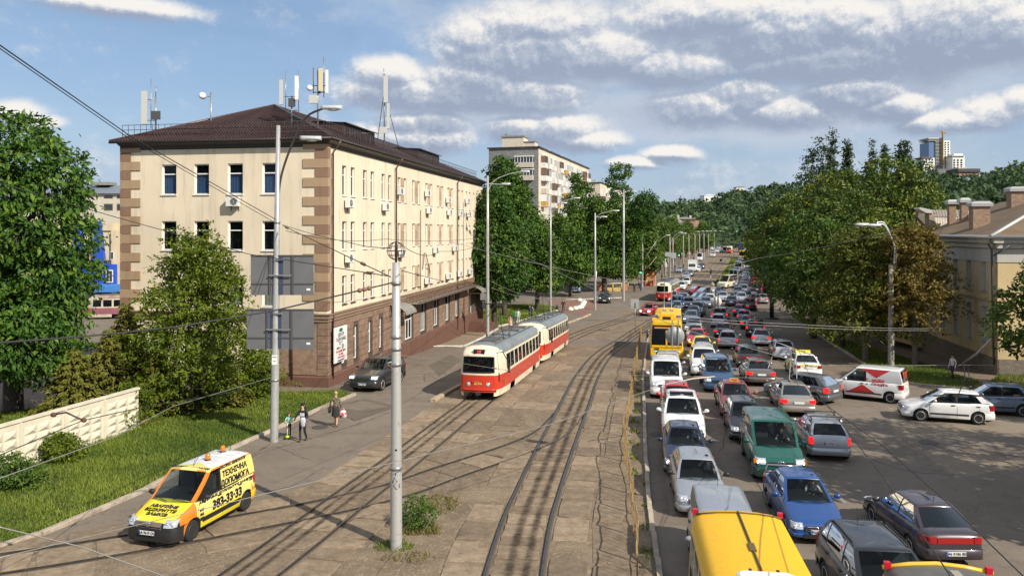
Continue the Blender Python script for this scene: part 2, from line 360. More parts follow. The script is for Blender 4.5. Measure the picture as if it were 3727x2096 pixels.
KER = [P(2410,2300),P(2400,2096),P(2364,1843),P(2346,1626),P(2346,1482),P(2339,1388),P(2350,1290),P(2362,1200)]
def kx(y): return float(np.interp(y,[p.y for p in KER],[p.x for p in KER]))
bed_ys = list(np.arange(14,76,2.)) + list(np.arange(76,300,6.)) + [300,360,450]
struct(ribbon('tram_track_bed',M_dirt,bed_ys,lambda y: float(np.interp(y,BL[:,0],BL[:,1])),lambda y: kx(y) - .01 if y < 58 else xat(TRA,y) + 2.3 + max(0,(70 - y)*.25),.004))
BED = bpy.data.objects['tram_track_bed']
M_rail = mat('rail_steel',(.13,.12,.115),.33,.8,var=.3,scale=6)
M_groove = mat('rail_groove',(.11,.088,.066),.9)
def rail_pair(line,y0,y1,gw,rw):
    pts = [p for p in line if y0 <= p.y <= y1]; gm = MB(); out = []
    for sgn in (-1,1):
        mb = MB(); r1 = []; r2 = []
        for i,p in enumerate(pts):
            d = (pts[min(i + 1,len(pts) - 1)] - pts[max(i - 1,0)]).normalized(); n = Vector((d.y,-d.x,0)); z = T(p.y)
            c = p + n*.762*sgn
            r1.append([c + n*a*.5*1.3 + Vector((0,0,z + h)) for a,h in ((-rw,.0),(-rw,.066),(rw,.066),(rw,.0))])
            r2.append([c + n*a + Vector((0,0,z + h)) for a,h in ((-gw,.012),(-gw,.012),(gw,.012),(gw,.012))][0::3])
        mb.loft(r1,0,False,smooth=False); gm.loft(r2,0,False,smooth=False)
        mb.build('rail',M_rail,BED)
    gm.build('rail_groove',M_groove,BED)
rail_pair(TRA,15,450,.09,.05); rail_pair(TRB,15,450,.075,.036); rail_pair(TRC,15,40.3,.068,.034)
# concrete paving slabs of the track bed, each its own piece
def obj_random_mat(name,c1,c2,fine=22.,bump=.5,rough=.9):
    m = bpy.data.materials.new(name); m.use_nodes = True; nt = m.node_tree; b = nt.nodes['Principled BSDF']; b.inputs['Roughness'].default_value = rough; L = nt.links.new; b.inputs['Specular IOR Level'].default_value = .25
    oi = nt.nodes.new('ShaderNodeObjectInfo'); mx = nt.nodes.new('ShaderNodeMix'); mx.data_type = 'RGBA'; L(oi.outputs['Random'],mx.inputs[0]); mx.inputs[6].default_value = (*c1,1); mx.inputs[7].default_value = (*c2,1)
    tc = nt.nodes.new('ShaderNodeTexCoord'); g = nt.nodes.new('ShaderNodeNewGeometry')
    n = nt.nodes.new('ShaderNodeTexNoise'); n.inputs['Scale'].default_value = 2.3; n.inputs['Detail'].default_value = 9; n.inputs['Roughness'].default_value = .78; L(g.outputs['Position'],n.inputs['Vector'])
    r = nt.nodes.new('ShaderNodeValToRGB'); L(n.outputs['Fac'],r.inputs[0]); r.color_ramp.elements[0].position = .3; r.color_ramp.elements[0].color = (.50,.47,.44,1); r.color_ramp.elements[1].position = .62; r.color_ramp.elements[1].color = (1.15,1.12,1.08,1)
    m2 = nt.nodes.new('ShaderNodeMix'); m2.data_type = 'RGBA'; m2.blend_type = 'MULTIPLY'; m2.inputs[0].default_value = 1; L(mx.outputs[2],m2.inputs[6]); L(r.outputs[0],m2.inputs[7]); L(m2.outputs[2],b.inputs['Base Color'])
    n2 = nt.nodes.new('ShaderNodeTexNoise'); n2.inputs['Scale'].default_value = fine; n2.inputs['Detail'].default_value = 5; L(g.outputs['Position'],n2.inputs['Vector'])
    bp = nt.nodes.new('ShaderNodeBump'); bp.inputs['Strength'].default_value = bump; bp.inputs['Distance'].default_value = .02; L(n2.outputs['Fac'],bp.inputs['Height']); L(bp.outputs[0],b.inputs['Normal'])
    return m
M_slab = obj_random_mat('slab_concrete',(.31,.243,.172),(.19,.148,.107))
def slab_mesh():
    mb = MB(); pts = []
    for i in range(8):
        t = [(-1,-1),(0,-1),(1,-1),(1,0),(1,1),(0,1),(-1,1),(-1,0)][i]
        pts.append((t[0]*.5 + random.uniform(-.05,.012)*(t[0] or .3),t[1]*.5 + random.uniform(-.05,.012)*(t[1] or .3)))
    if random.random() < .6: k = random.choice((0,2,4,6)); pts[k] = (pts[k][0]*random.uniform(.75,.95),pts[k][1]*random.uniform(.8,.96))
    up = [(x,y,.0) for x,y in pts]; mid = [(x*1.0,y*1.0,-.012) for x,y in pts]; ins = [(x*.975,y*.975,0) for x,y in pts]
    return mb.loft([[(x,y,-.05) for x,y in pts],mid,ins],0,True,False,True,False).mesh('slab',M_slab)
SLABS = [slab_mesh() for _ in range(24)]
def slabs(line,strips,y0,y1,length,skip=.0,avoid=None):
    pts = [p for p in line if y0 - 2 <= p.y <= y1 + 2]; acc = 0; cum = [0]
    for a,b in zip(pts[:-1],pts[1:]): cum.append(cum[-1] + (b - a).length)
    for lo,hi in strips:
        s = random.uniform(0,.5)
        while s < cum[-1] - length:
            ln = length*random.choice((1,1,1,.5,1.5)); sc = s + ln/2; ln_ = ln
            i = min(int(np.searchsorted(cum,sc)),len(pts) - 1); d = (pts[i] - pts[i - 1]).normalized(); t = (sc - cum[i - 1])/max(1e-6,cum[i] - cum[i - 1]); c = pts[i - 1].lerp(pts[i],t)
            n = Vector((d.y,-d.x,0)); p = c + n*(lo + hi)/2; s += ln
            if not (y0 <= p.y <= y1) or random.random() < skip or (avoid and avoid(p)): continue
            o = put('slab',random.choice(SLABS),BED,(p.x,p.y,T(p.y) + random.uniform(.022,.052)),0)
            o.rotation_euler = (random.gauss(0,.006),random.gauss(0,.009),math.atan2(-d.x,d.y) + random.gauss(0,.006)); o.scale = (abs(hi - lo) - .05,ln - .07,1)
def near_line(p,line,w):
    return any((Vector((p.x,p.y,0)) - q).length < w for q in line)
slabs(TRA,[(-.68,.68)],18,56,.66,.05)
slabs(TRA,[(.86,2.0)],18,52,1.3,.12); slabs(TRA,[(2.05,3.15)],18,44,2.2,.15)
slabs(TRA,[(-2.0,-.86)],18,58,1.6,.12,avoid=lambda p: 33 < p.y < 41)
slabs(TRB,[(-.68,.68)],18,58,1.5,.06,avoid=lambda p: 25.2 < p.y < 27.6)
slabs(TRB,[(-2.1,-.86)],24,47,1.5,avoid=lambda p: near_line(p,TRC,1.35))
slabs(TRB,[(.86,2.1)],18,66,1.6,.1,avoid=lambda p: near_line(p,TRC,1.3))
slabs(TRB,[(2.1,3.5)],35,60,1.9,.1,avoid=lambda p: near_line(p,TRA,2.0) or near_line(p,TRC,1.3))
slabs(TRB,[(3.5,4.6)],35.5,46,1.9,.1,avoid=lambda p: near_line(p,TRA,2.05) or near_line(p,TRC,1.3))
slabs(TRC,[(-.68,.68)],20,33.5,1.5,avoid=lambda p: near_line(p,TRB,1.5))
slabs(TRC,[(.86,1.9),(-1.9,-.86)],20,34,1.7,.1,avoid=lambda p: near_line(p,TRB,1.7) or near_line(p,TRA,2.0))
M_oil = bpy.data.materials.new('oil_stain'); M_oil.use_nodes = True
def oil():
    nt = M_oil.node_tree; nt.nodes.clear(); L = nt.links.new; o = nt.nodes.new('ShaderNodeOutputMaterial'); d = nt.nodes.new('ShaderNodeBsdfDiffuse'); d.inputs[0].default_value = (.05,.042,.036,1); t = nt.nodes.new('ShaderNodeBsdfTransparent'); mx = nt.nodes.new('ShaderNodeMixShader')
    g = nt.nodes.new('ShaderNodeNewGeometry'); n = nt.nodes.new('ShaderNodeTexNoise'); n.inputs['Scale'].default_value = 1.6; n.inputs['Detail'].default_value = 7; n.inputs['Roughness'].default_value = .75; L(g.outputs['Position'],n.inputs['Vector']); a = nt.nodes.new('ShaderNodeAttribute'); a.attribute_name = 'tone'
    r = nt.nodes.new('ShaderNodeMapRange'); L(n.outputs['Fac'],r.inputs[0]); r.inputs[1].default_value = .3; r.inputs[2].default_value = .65; m = nt.nodes.new('ShaderNodeMath'); m.operation = 'MULTIPLY'; L(r.outputs[0],m.inputs[0]); L(a.outputs['Fac'],m.inputs[1]); L(m.outputs[0],mx.inputs[0]); L(t.outputs[0],mx.inputs[1]); L(d.outputs[0],mx.inputs[2]); L(mx.outputs[0],o.inputs[0])
oil()
def oil_strip(line,offs,w,y0,y1):
    pts = [p for p in line if y0 <= p.y <= y1]; cols = np.linspace(-w,w,7); V = []; TN = []
    for i,p in enumerate(pts):
        d = (pts[min(i + 1,len(pts) - 1)] - pts[max(i - 1,0)]).normalized(); n = Vector((d.y,-d.x,0)); V += [tuple(p + n*(offs + c) + Vector((0,0,T(p.y) + .062))) for c in cols]
    f = [(i*7 + j,i*7 + j + 1,i*7 + j + 8,i*7 + j + 7) for i in range(len(pts) - 1) for j in range(6)]; tn = [[.15,.55,.8,.8,.55,.15][j] for i in range(len(pts) - 1) for j in range(6)]
    put('oil_stain',npmesh('oil_stain',np.array(V),np.array(f),M_oil,attr=np.array(tn)),BED)
oil_strip(TRA,-.12,.17,15,110); oil_strip(TRA,.34,.15,15,110); oil_strip(TRB,.05,.13,15,100); oil_strip(TRB,-.35,.10,20,60)
print('slabs',len([o for o in COL.objects if o.name.startswith('slab')]))
# kerbs: each stone its own piece
def kerb(name,pts,ln,w,h,m,base_dz=0.,tilt=.01):
    pts = [Vector((p[0],p[1],0)) for p in pts]; cum = [0]
    for a,b in zip(pts[:-1],pts[1:]): cum.append(cum[-1] + (b - a).length)
    root = None; s = 0; stone = MB()
    stone.loft([[(-.5,-.5,0),(.5,-.5,0),(.5,.5,0),(-.5,.5,0)],[(-.5,-.5,.86),(.5,-.5,.86),(.5,.5,.86),(-.5,.5,.86)],[(-.44,-.494,1),(.44,-.494,1),(.44,.494,1),(-.44,.494,1)]],0,True,False,True,False)
    me = stone.mesh('kerb_stone',m)
    def at(q):
        k = max(1,min(int(np.searchsorted(cum,q)),len(pts) - 1)); return pts[k - 1].lerp(pts[k],(q - cum[k - 1])/max(1e-6,cum[k] - cum[k - 1]))
    # the bed under the stones is the kerb itself
    bm = MB(); q = 0; ring = []
    while q <= cum[-1]:
        p = at(q); d = (at(min(q + .5,cum[-1])) - at(max(q - .5,0))).normalized(); n = Vector((d.y,-d.x,0)); ring.append([p + n*a*w*.42 + Vector((0,0,T(p.y) + base_dz + z)) for a,z in ((-1,0),(-1,h*.7),(1,h*.7),(1,0))]); q += 1.
    bm.loft(ring,0,False,smooth=False); root = struct(bm.build(name,m))
    while s < cum[-1] - ln*.3:
        l = min(ln,cum[-1] - s); a,b = at(s),at(s + l); d = (b - a).normalized(); p = (a + b)/2
        o = put('kerb_stone',me,root,(p.x + random.gauss(0,.012),p.y,T(p.y) + base_dz - .01),0)
        o.rotation_euler = (math.atan2(T(b.y) - T(a.y),(b - a).length),random.gauss(0,.02),math.atan2(-d.x,d.y) + random.gauss(0,tilt)); o.scale = (w,(b - a).length - .025,h + random.gauss(0,.006)); s += l
    return root
M_kerb = obj_random_mat('kerb_concrete',(.46,.41,.34),(.36,.31,.25),30,.3)
M_kerbw = obj_random_mat('limewashed_kerb',(.66,.64,.58),(.55,.53,.48),30,.3)
M_kerbc = obj_random_mat('cream_kerb',(.50,.42,.29),(.44,.36,.25),30,.3)
GK = [P(-150,2040),P(0,1990),P(163,1944),P(542,1780),P(644,1722),P(969,1578),P(1100,1520),P(1210,1470),P(1290,1438)]
kerb('verge_kerb',GK,2.2,.2,.14,M_kerb)
kerb('platform_kerb',[P(1574,1462),P(1640,1425),P(1700,1392),P(1790,1330)],1.9,.3,.17,M_kerbc)
kerb('platform_kerb',[P(2000,1200),P(2061,1179),P(2148,1146)],2.2,.3,.17,M_kerbc)
kerb('road_kerb',KER[:8],2.0,.16,.12,M_kerb)
# lawn between the fence, the building and the kerb
M_blade = None
lawn_poly = [(p.x - .1,p.y + .06) for p in GK] + [(p.x,p.y) for p in (P(1235,1424),P(1000,1432),P(800,1440),P(560,1470))] + [(-24,41.5),(-34,36),(-34,22)]
struct(sheet('lawn_soil',lawn_poly,.05,M_soil,60))
def inside(px,py,poly):
    c = np.zeros(len(px),bool); n = len(poly); j = n - 1
    for i in range(n):
        xi,yi = poly[i]; xj,yj = poly[j]; cond = ((yi > py) != (yj > py)); c ^= cond & (px < (xj - xi)*(py - yi)/((yj - yi) if yj != yi else 1e-9) + xi); j = i
    return c
def tone_mat(name,dark,light,trans=.35,rough=.6,third=None,warm=None):
    """foliage: colour runs over a per-leaf tone, thin leaves let some light through"""
    m = bpy.data.materials.new(name); m.use_nodes = True; nt = m.node_tree; nt.nodes.clear(); L = nt.links.new
    o = nt.nodes.new('ShaderNodeOutputMaterial'); a = nt.nodes.new('ShaderNodeAttribute'); a.attribute_name = 'tone'
    r = nt.nodes.new('ShaderNodeValToRGB'); L(a.outputs['Fac'],r.inputs[0]); r.color_ramp.elements[0].color = (*dark,1); r.color_ramp.elements[1].color = (*light,1)
    if third: e = r.color_ramp.elements.new(.5); e.color = (*third,1)
    d = nt.nodes.new('ShaderNodeBsdfPrincipled'); d.inputs['Roughness'].default_value = rough; d.inputs['Specular IOR Level'].default_value = .3; t = nt.nodes.new('ShaderNodeBsdfTranslucent'); mx = nt.nodes.new('ShaderNodeMixShader'); mx.inputs[0].default_value = trans
    L(r.outputs[0],d.inputs['Base Color']); L(r.outputs[0],t.inputs[0]); L(d.outputs[0],mx.inputs[1]); L(t.outputs[0],mx.inputs[2]); L(mx.outputs[0],o.inputs[0]); MATS[name] = m
    return m
M_grass = tone_mat('grass_blades',(.07,.135,.014),(.29,.335,.055),.3)
def blades(name,poly,dens,hmin,hmax,m,dz=.05,keep=None,wid=.018,n_override=None):
    xs = [p[0] for p in poly]; ys = [p[1] for p in poly]; area = (max(xs) - min(xs))*(max(ys) - min(ys)); n = int(area*dens)
    x = rng.uniform(min(xs),max(xs),n); y = rng.uniform(min(ys),max(ys),n); k = inside(x,y,poly)
    if keep is not None: k &= keep(x,y)
    x,y = x[k],y[k]; n = len(x); big = .5 + .5*np.sin(x*.9 + np.sin(y*.7)*2)*np.sin(y*1.1 + x*.3)
    h = rng.uniform(hmin,hmax,n)*(.65 + .7*big); a = rng.uniform(0,2*pi,n); w = wid*rng.uniform(.7,1.5,n); lean = rng.uniform(.1,.7,n)*h; la = rng.uniform(0,2*pi,n)
    z0 = np.interp(y,TD,TZ) + dz; v = np.zeros((n,3,3)); v[:,0] = np.c_[x - w*np.cos(a),y - w*np.sin(a),z0]; v[:,1] = np.c_[x + w*np.cos(a),y + w*np.sin(a),z0]; v[:,2] = np.c_[x + lean*np.cos(la),y + lean*np.sin(la),z0 + h]
    f = np.arange(n*3).reshape(n,3); tone = np.clip(.12 + .5*big + .12*np.sin(x*.37 + 1)*np.sin(y*.5) + rng.normal(0,.18,n),0,1)
    return stuff(put(name,npmesh(name,v.reshape(-1,3),f,m,attr=tone)))
tag(blades('grass',[q for q in lawn_poly if True],360,.05,.18,M_grass,keep=lambda x,y: np.sin(x*1.7 + 2*np.sin(y*.9))*np.sin(y*2.1 + np.sin(x*1.3)) + rng.uniform(-.5,.5,len(x)) < .93),'tall green grass on the verge between white panel fence and pavement','grass')
# right-hand verge, walk and forecourts
RV = [P(3095,1293),P(3180,1350),P(3250,1392),P(3400,1408),P(3560,1420),P(3590,1402),P(3440,1350),P(3300,1305),P(3180,1268),P(3060,1235),P(2975,1190),P(2900,1140),P(2880,1145),P(2960,1205)]
struct(sheet('right_verge_soil',RV,.05,M_soil,6))
tag(blades('grass',[(p.x,p.y) for p in RV],170,.06,.18,M_grass),'grass strip under the trees on the right of the crossing','grass')
kerb('right_verge_kerb',[RV[10],RV[13],RV[0],RV[1],RV[2],RV[3],RV[4]],2.,.2,.14,M_kerb)
WK = [P(3590,1400),P(3440,1349),P(3300,1304),P(3180,1267),P(3060,1234),P(2975,1189),P(2900,1139),P(2800,1060),P(2835,1055),P(2960,1130),P(3120,1190),P(3300,1240),P(3480,1300),P(3640,1345),P(4100,1480),P(4100,1560),P(3700,1440)]
struct(sheet('right_walk',WK,.008,M_walk,6))
RV2 = [P(3600,1398),P(3720,1436),P(4100,1550),P(4300,1480),P(3900,1400),P(3650,1350)]
struct(sheet('corner_soil',RV2,.03,M_soil,30))
tag(blades('grass',[(p.x,p.y) for p in RV2],120,.06,.2,M_grass),'grass patch in front of the yellow corner house','grass')
LB = [P(2900,1230),P(3060,1262),P(3150,1330),P(3240,1400),P(3080,1400),P(2960,1330)]
struct(sheet('layby',LB,.004,M_walk,6))
# left forecourt, plaza and tree strip
def BC(t,u): return Vector((-11.1 + .177*t - .984*u,47.8 + .984*t + .177*u,0))
FC = [BC(19.5,-.05),P(1500,1267),P(1560,1262),P(1690,1262),P(1760,1228),P(1815,1196),BC(43.5,-.05)]
struct(sheet('forecourt_paving',[(p.x,p.y) for p in FC],.03,M_pave,4))
kerb('forecourt_kerb',[P(1500,1268),P(1560,1263),P(1688,1262),P(1760,1228),P(1812,1197)],1.2,.2,.14,M_kerbw)
TS = [P(1800,1192),P(1860,1180),P(2026,1132),P(2034,1120),P(1960,1110),P(1790,1110),P(1730,1150),P(1735,1180)]
struct(sheet('tree_strip_soil',[(p.x,p.y) for p in TS],.04,M_soil,4))
tag(blades('grass',[(p.x,p.y) for p in TS],60,.1,.25,M_grass,wid=.05),'grass under the chestnut row behind the limewashed kerb','grass')
kerb('tree_strip_kerb',[P(1812,1190),P(1870,1176),P(1940,1156),P(2026,1131)],1.5,.25,.16,M_kerbw)
PZ = [P(2034,1131),P(2130,1150),P(2190,1110),P(2150,1092),P(2060,1090),P(2000,1095),P(1990,1112)]
struct(sheet('plaza_paving',[(p.x,p.y) for p in PZ],.012,M_plaza,4))
kerb('crossing_kerb',[P(2058,1091),P(2160,1088),P(2262,1084)],3,.2,.12,M_kerbw)
# avenue: grass median and kerb line on the right of the far tracks
med = [(xat(TRA,y) + 2.4,y) for y in (128,150,180,220,280)] + [(xat(TRA,y) + 4.8,y) for y in (280,220,180,150,128)]
struct(sheet('median_soil',med,.03,M_soil,8)); tag(blades('grass',med,14,.15,.35,M_grass,wid=.12),'grass median between the far tram tracks and the queue','grass')
kerb('median_kerb',[(xat(TRA,y) + 4.95,y) for y in (112,128,150,180,220,280)],3,.3,.18,M_kerbw)
# dry grass tufts round the foreground pole and weeds along the railing
M_dry = tone_mat('dry_grass',(.10,.11,.02),(.30,.25,.08),.3)
def blob(cx,cy,rx,ry,n=10): return [(cx + rx*math.cos(2*pi*i/n)*random.uniform(.7,1.2),cy + ry*math.sin(2*pi*i/n)*random.uniform(.7,1.2)) for i in range(n)]
for i,(X,Y,rx,ry,de,lb) in enumerate([(1440,1990,.65,.45,420,'sparse dry grass round the foot of the foreground pole'),(1530,1935,.7,.4,420,'thin green grass on the dirt right of the foreground pole'),(1480,2030,.9,.35,160,'dry grass tufts on the dirt in front of the foreground pole'),(1600,1840,.6,1.0,200,'yellowed grass streak on the dirt behind the foreground pole')]):
    c = P(X,Y); tag(blades('grass',blob(c.x,c.y,rx,ry),de,.05,.16,M_dry if i else M_grass,.01),lb,'grass')
weed = [(p.x + .12,p.y) for p in FEN[:-2]] + [(kx(p.y) - .1,p.y) for p in reversed(FEN[:-2])]
tag(blades('weeds',weed,90,.04,.2,M_grass,.006,keep=lambda x,y: (np.sin(x*7 + y*1.9) + np.sin(y*3.1 + 1) > .55),wid=.03),'weeds growing along the gap between railing and kerb','weeds')
# faint worn lane lines and old asphalt patches on the road
M_paint = ground_mat('worn_paint',(.34,.32,.28),(.22,.2,.17),(.15,.13,.11),fine=12,patch=3)
def line(name,pts,w,dash=None):
    root = MB()
    pts = spline([Vector((p[0],p[1],0)) for p in pts],8); cum = 0
    for a,b in zip(pts[:-1],pts[1:]):
        cum += (b - a).length
        if dash and (cum % (dash*2.5)) > dash: continue
        d = (b - a).normalized(); n = Vector((d.y,-d.x,0))*w/2
        root.poly([tuple(q + Vector((0,0,T(q.y) + .005))) for q in (a - n,a + n,b + n,b - n)])
    return struct(root.build(name,M_paint))
line('lane_marking',[P(3075,1830),P(2990,1740),P(2920,1650),P(2850,1560),P(2760,1430),P(2700,1330),P(2668,1240),P(2640,1160),P(2650,1100)],.13,1.)
line('stop_marking',[P(2720,1070),P(2790,1086)],.3); line('lane_marking',[P(2100,1090),P(2250,1076),P(2440,1072)],.5)
M_patch = ground_mat('asphalt_patch',(.235,.19,.142),(.26,.21,.157),(.20,.163,.125),fine=30,patch=.8)
M_patch2 = ground_mat('dark_patch',(.135,.112,.088),(.155,.13,.10),(.12,.10,.08),fine=30,patch=.8)
struct(sheet('asphalt_patch',[P(2950,1440),P(3260,1590),P(3330,1600),P(3900,1560),P(3900,1480),P(3300,1500),P(3120,1440)],.003,M_patch,80))
M_crk = mat('tar_crack',(.055,.046,.038),.9)
def crack(pts,w):
    q = []; rr_ = random.Random(len(pts)*31 + int(pts[0][0]))
    for p in spline([(P(*a).x,P(*a).y,0) for a in pts],9): q.append(p + Vector((rr_.gauss(0,.035),rr_.gauss(0,.05),0)))
    m = MB()
    for a,b in zip(q[:-1],q[1:]): d = (b - a).normalized(); n = Vector((d.y,-d.x,0))*w*rr_.uniform(.5,1.3); m.poly([tuple(c + Vector((0,0,T(c.y) + .006))) for c in (a - n,a + n,b + n,b - n)])
    struct(m.build('asphalt_crack',M_crk))
for pts in ([(700,1745),(980,1640),(1250,1560),(1420,1500)],[(1010,1625),(1090,1660),(1130,1672)],[(1330,1500),(1480,1460),(1600,1380),(1680,1330)],[(1400,1370),(1480,1350),(1560,1300)],[(880,1800),(1050,1770),(1180,1700)],[(2760,1480),(2900,1640),(2960,1780)],[(3060,1600),(3250,1700),(3500,1730)],[(2700,1700),(2760,1760),(2800,1870),(2790,1930)],[(3300,1560),(3450,1640),(3727,1660)],[(2560,1480),(2640,1540),(2620,1640)]): crack(pts,.016)
for k_,pl_ in enumerate(([(1180,1480),(1330,1450),(1450,1480),(1290,1530)],[(3350,1640),(3560,1620),(3727,1700),(3480,1740)],[(2860,1560),(3000,1540),(3080,1600),(2920,1650)],[(2420,1700),(2470,1690),(2500,1850),(2440,1880)],[(1560,1330),(1640,1290),(1680,1310),(1600,1370)])): struct(sheet('asphalt_patch',[P(*a) for a in pl_],.0025 + .0004*k_,M_patch if k_ % 2 else M_patch2,80))
for X,Y,r in ((1165,1554,.38),(2395,1580,.4),(3380,1610,.4)):
    c = P(X,Y); o = MB().lathe([(r,0),(r,.016),(r - .03,.018),(r - .05,.012)],18).build('manhole_cover',mat('cast_iron',(.09,.08,.07),.7,.3),None,(c.x,c.y,0)); tag(o,{1165: 'round manhole cover on the pavement by the walking woman',2395: 'manhole cover in the left car lane beside the kerb',3380: 'manhole cover on the open asphalt of the crossing'}[X],'manhole')
# ------------------------------------------------------------------ buildings
def frame(o,u,n):
    """local frame on a facade: u along, n outwards, z up"""
    o = Vector(o); u = Vector(u).normalized(); n = Vector(n).normalized()
    return lambda a,z,d=0.: o + u*a + n*d + Vector((0,0,z))
def facade(mb,fr,L,z0,z1,holes,depth=.16,mi=0,mr=None,u0=0.):
    """wall with real openings and reveals"""
    us = sorted({u0,L,*[h[0] for h in holes],*[h[1] for h in holes]}); zs = sorted({z0,z1,*[h[2] for h in holes],*[h[3] for h in holes]})
    us = [u for u in us if u0 <= u <= L]; zs = [z for z in zs if z0 <= z <= z1]
    for i in range(len(us) - 1):
        for j in range(len(zs) - 1):
            uc,zc = (us[i] + us[i + 1])/2,(zs[j] + zs[j + 1])/2
            if any(h[0] < uc < h[1] and h[2] < zc < h[3] for h in holes): continue
            mb.poly([fr(us[i],zs[j]),fr(us[i + 1],zs[j]),fr(us[i + 1],zs[j + 1]),fr(us[i],zs[j + 1])],mi)
    mr = mi if mr is None else mr
    for a,b,c,d in holes:
        for p,q in (((a,c),(b,c)),((b,c),(b,d)),((b,d),(a,d)),((a,d),(a,c))):
            mb.poly([fr(*p),fr(*q),fr(*q,-depth),fr(*p,-depth)],mr)
M_dark = mat('dark_room',(.02,.02,.02),.9)
M_wglass = glass('window_glass',(.6,.66,.66),.2,.02,1.3)
M_white = mat('white_pvc',(.80,.79,.76),.35)
M_log = mat('loggia_glass',(.035,.045,.055),.08)
M_curt = mat('curtain_cloth',(.62,.58,.50),.9,var=.12,scale=5)
M_blindg = mat('green_blind',(.26,.36,.33),.8)
M_blue = mat('blue_curtain',(.10,.19,.42),.8)
WSHARE = {}
def fbox(mb,fr,a,b,c,d,d0,d1,mi=0):
    p = [fr(a,c,d0),fr(b,c,d0),fr(b,d,d0),fr(a,d,d0),fr(a,c,d1),fr(b,c,d1),fr(b,d,d1),fr(a,d,d1)]
    mb.add(p,[(0,1,2,3),(7,6,5,4),(0,4,5,1),(1,5,6,2),(2,6,7,3),(3,7,4,0)],mi)
def window(parent,fr,a,b,c,d,depth=.16,trans=.68,mull=(),inside=None,sill=True,fw=.06,mf=None,glassm=None,sillm=None,room=True):
    w = MB(); mf = mf or M_white; z = -depth
    for r in ((a,b,c,c + fw),(a,b,d - fw,d),(a,a + fw,c + fw,d - fw),(b - fw,b,c + fw,d - fw)): fbox(w,fr,*r,z + .07,z)
    zt = c + (d - c)*trans
    if trans: fbox(w,fr,a + fw,b - fw,zt - fw/2,zt + fw/2,z + .068,z)
    for m in mull: x = a + (b - a)*m; fbox(w,fr,x - fw/2,x + fw/2,c + fw,(zt if trans else d) - fw/2,z + .066,z)
    win = w.build('window',mf,parent)
    g = MB(); g.poly([fr(a + fw*.5,c + fw*.5,z + .03),fr(b - fw*.5,c + fw*.5,z + .03),fr(b - fw*.5,d - fw*.5,z + .03),fr(a + fw*.5,d - fw*.5,z + .03)])
    g.build('pane',glassm or M_wglass,win)
    if room:
        k = MB(); q = [fr(a,c,z),fr(b,c,z),fr(b,d,z),fr(a,d,z),fr(a,c,z - .9),fr(b,c,z - .9),fr(b,d,z - .9),fr(a,d,z - .9)]
        k.add(q,[(4,5,6,7),(0,1,5,4),(1,2,6,5),(2,3,7,6),(3,0,4,7)]); k.build('room',M_dark,win)
    if inside:
        e = MB(); x0,x1,z0,z1,mm = inside; n = max(2,int((x1 - x0)*(b - a)/.09)); aa = a + (b - a)*x0; bb = a + (b - a)*x1
        ring = lambda zz: [fr(aa + (bb - aa)*i/n,zz,z - .07 + .02*(i % 2)) for i in range(n + 1)]
        e.loft([ring(c + (d - c)*z0),ring(c + (d - c)*z1)],0,False,smooth=False); e.build('curtain',mm,win)
    if sill:
        s = MB(); fbox(s,fr,a - .05,b + .05,c - .06,c,.07,z + .06); s.build('sill',sillm or mf,win)
    return win
def ac_unit(parent_unused,fr,a,z,label,sc=1.):
    """outdoor air-conditioner box on the wall: hangs there, so it stays a thing of its own"""
    o = fr(a,z,0); u = (fr(a + 1,z) - o).normalized(); n = (fr(a,z,1) - o).normalized()
    e = empty('air_conditioner',label,'air conditioner',o,math.atan2(u.y,u.x),'air conditioner boxes on the facades'); flip = 1 if u.cross(n).z > 0 else -1
    w,h,dp = .8*sc,.56*sc,.3
    k = MB(); k.box((0,flip*(.12 + dp/2),h/2),(w,dp,h)); k.build('casing',mat('ac_white',(.72,.72,.69),.5),e)
    k = MB(); r = h*.4; yy = flip*(.12 + dp + .006)
    ring = lambda rr,y: [(-.12*sc + rr*math.cos(2*pi*i/20),y,h/2 + rr*math.sin(2*pi*i/20)) for i in range(20)]
    k.loft([ring(r,yy),ring(r*.2,yy)],0,True,False,False,False); k.build('fan_grille',mat('ac_dark',(.03,.03,.03),.6),e)
    k = MB()
    for i in range(5): k.box((-.12*sc,yy + flip*.01,h/2 + (i - 2)*r*.36),(2*math.sqrt(max(.01,r*r - ((i - 2)*r*.36)**2)),.012,.014))
    k.build('grille_bar',mat('ac_white',(.7,.7,.68),.5),e)
    k = MB()
    for x in (-.25,.25): k.box((x*sc,flip*.21,-.02),(.04,.42,.04)); k.box((x*sc,flip*.02,-.14),(.04,.04,.28))
    k.build('bracket',mat('bracket_steel',(.22,.2,.18),.5,.6),e); return e
M_stucco = None
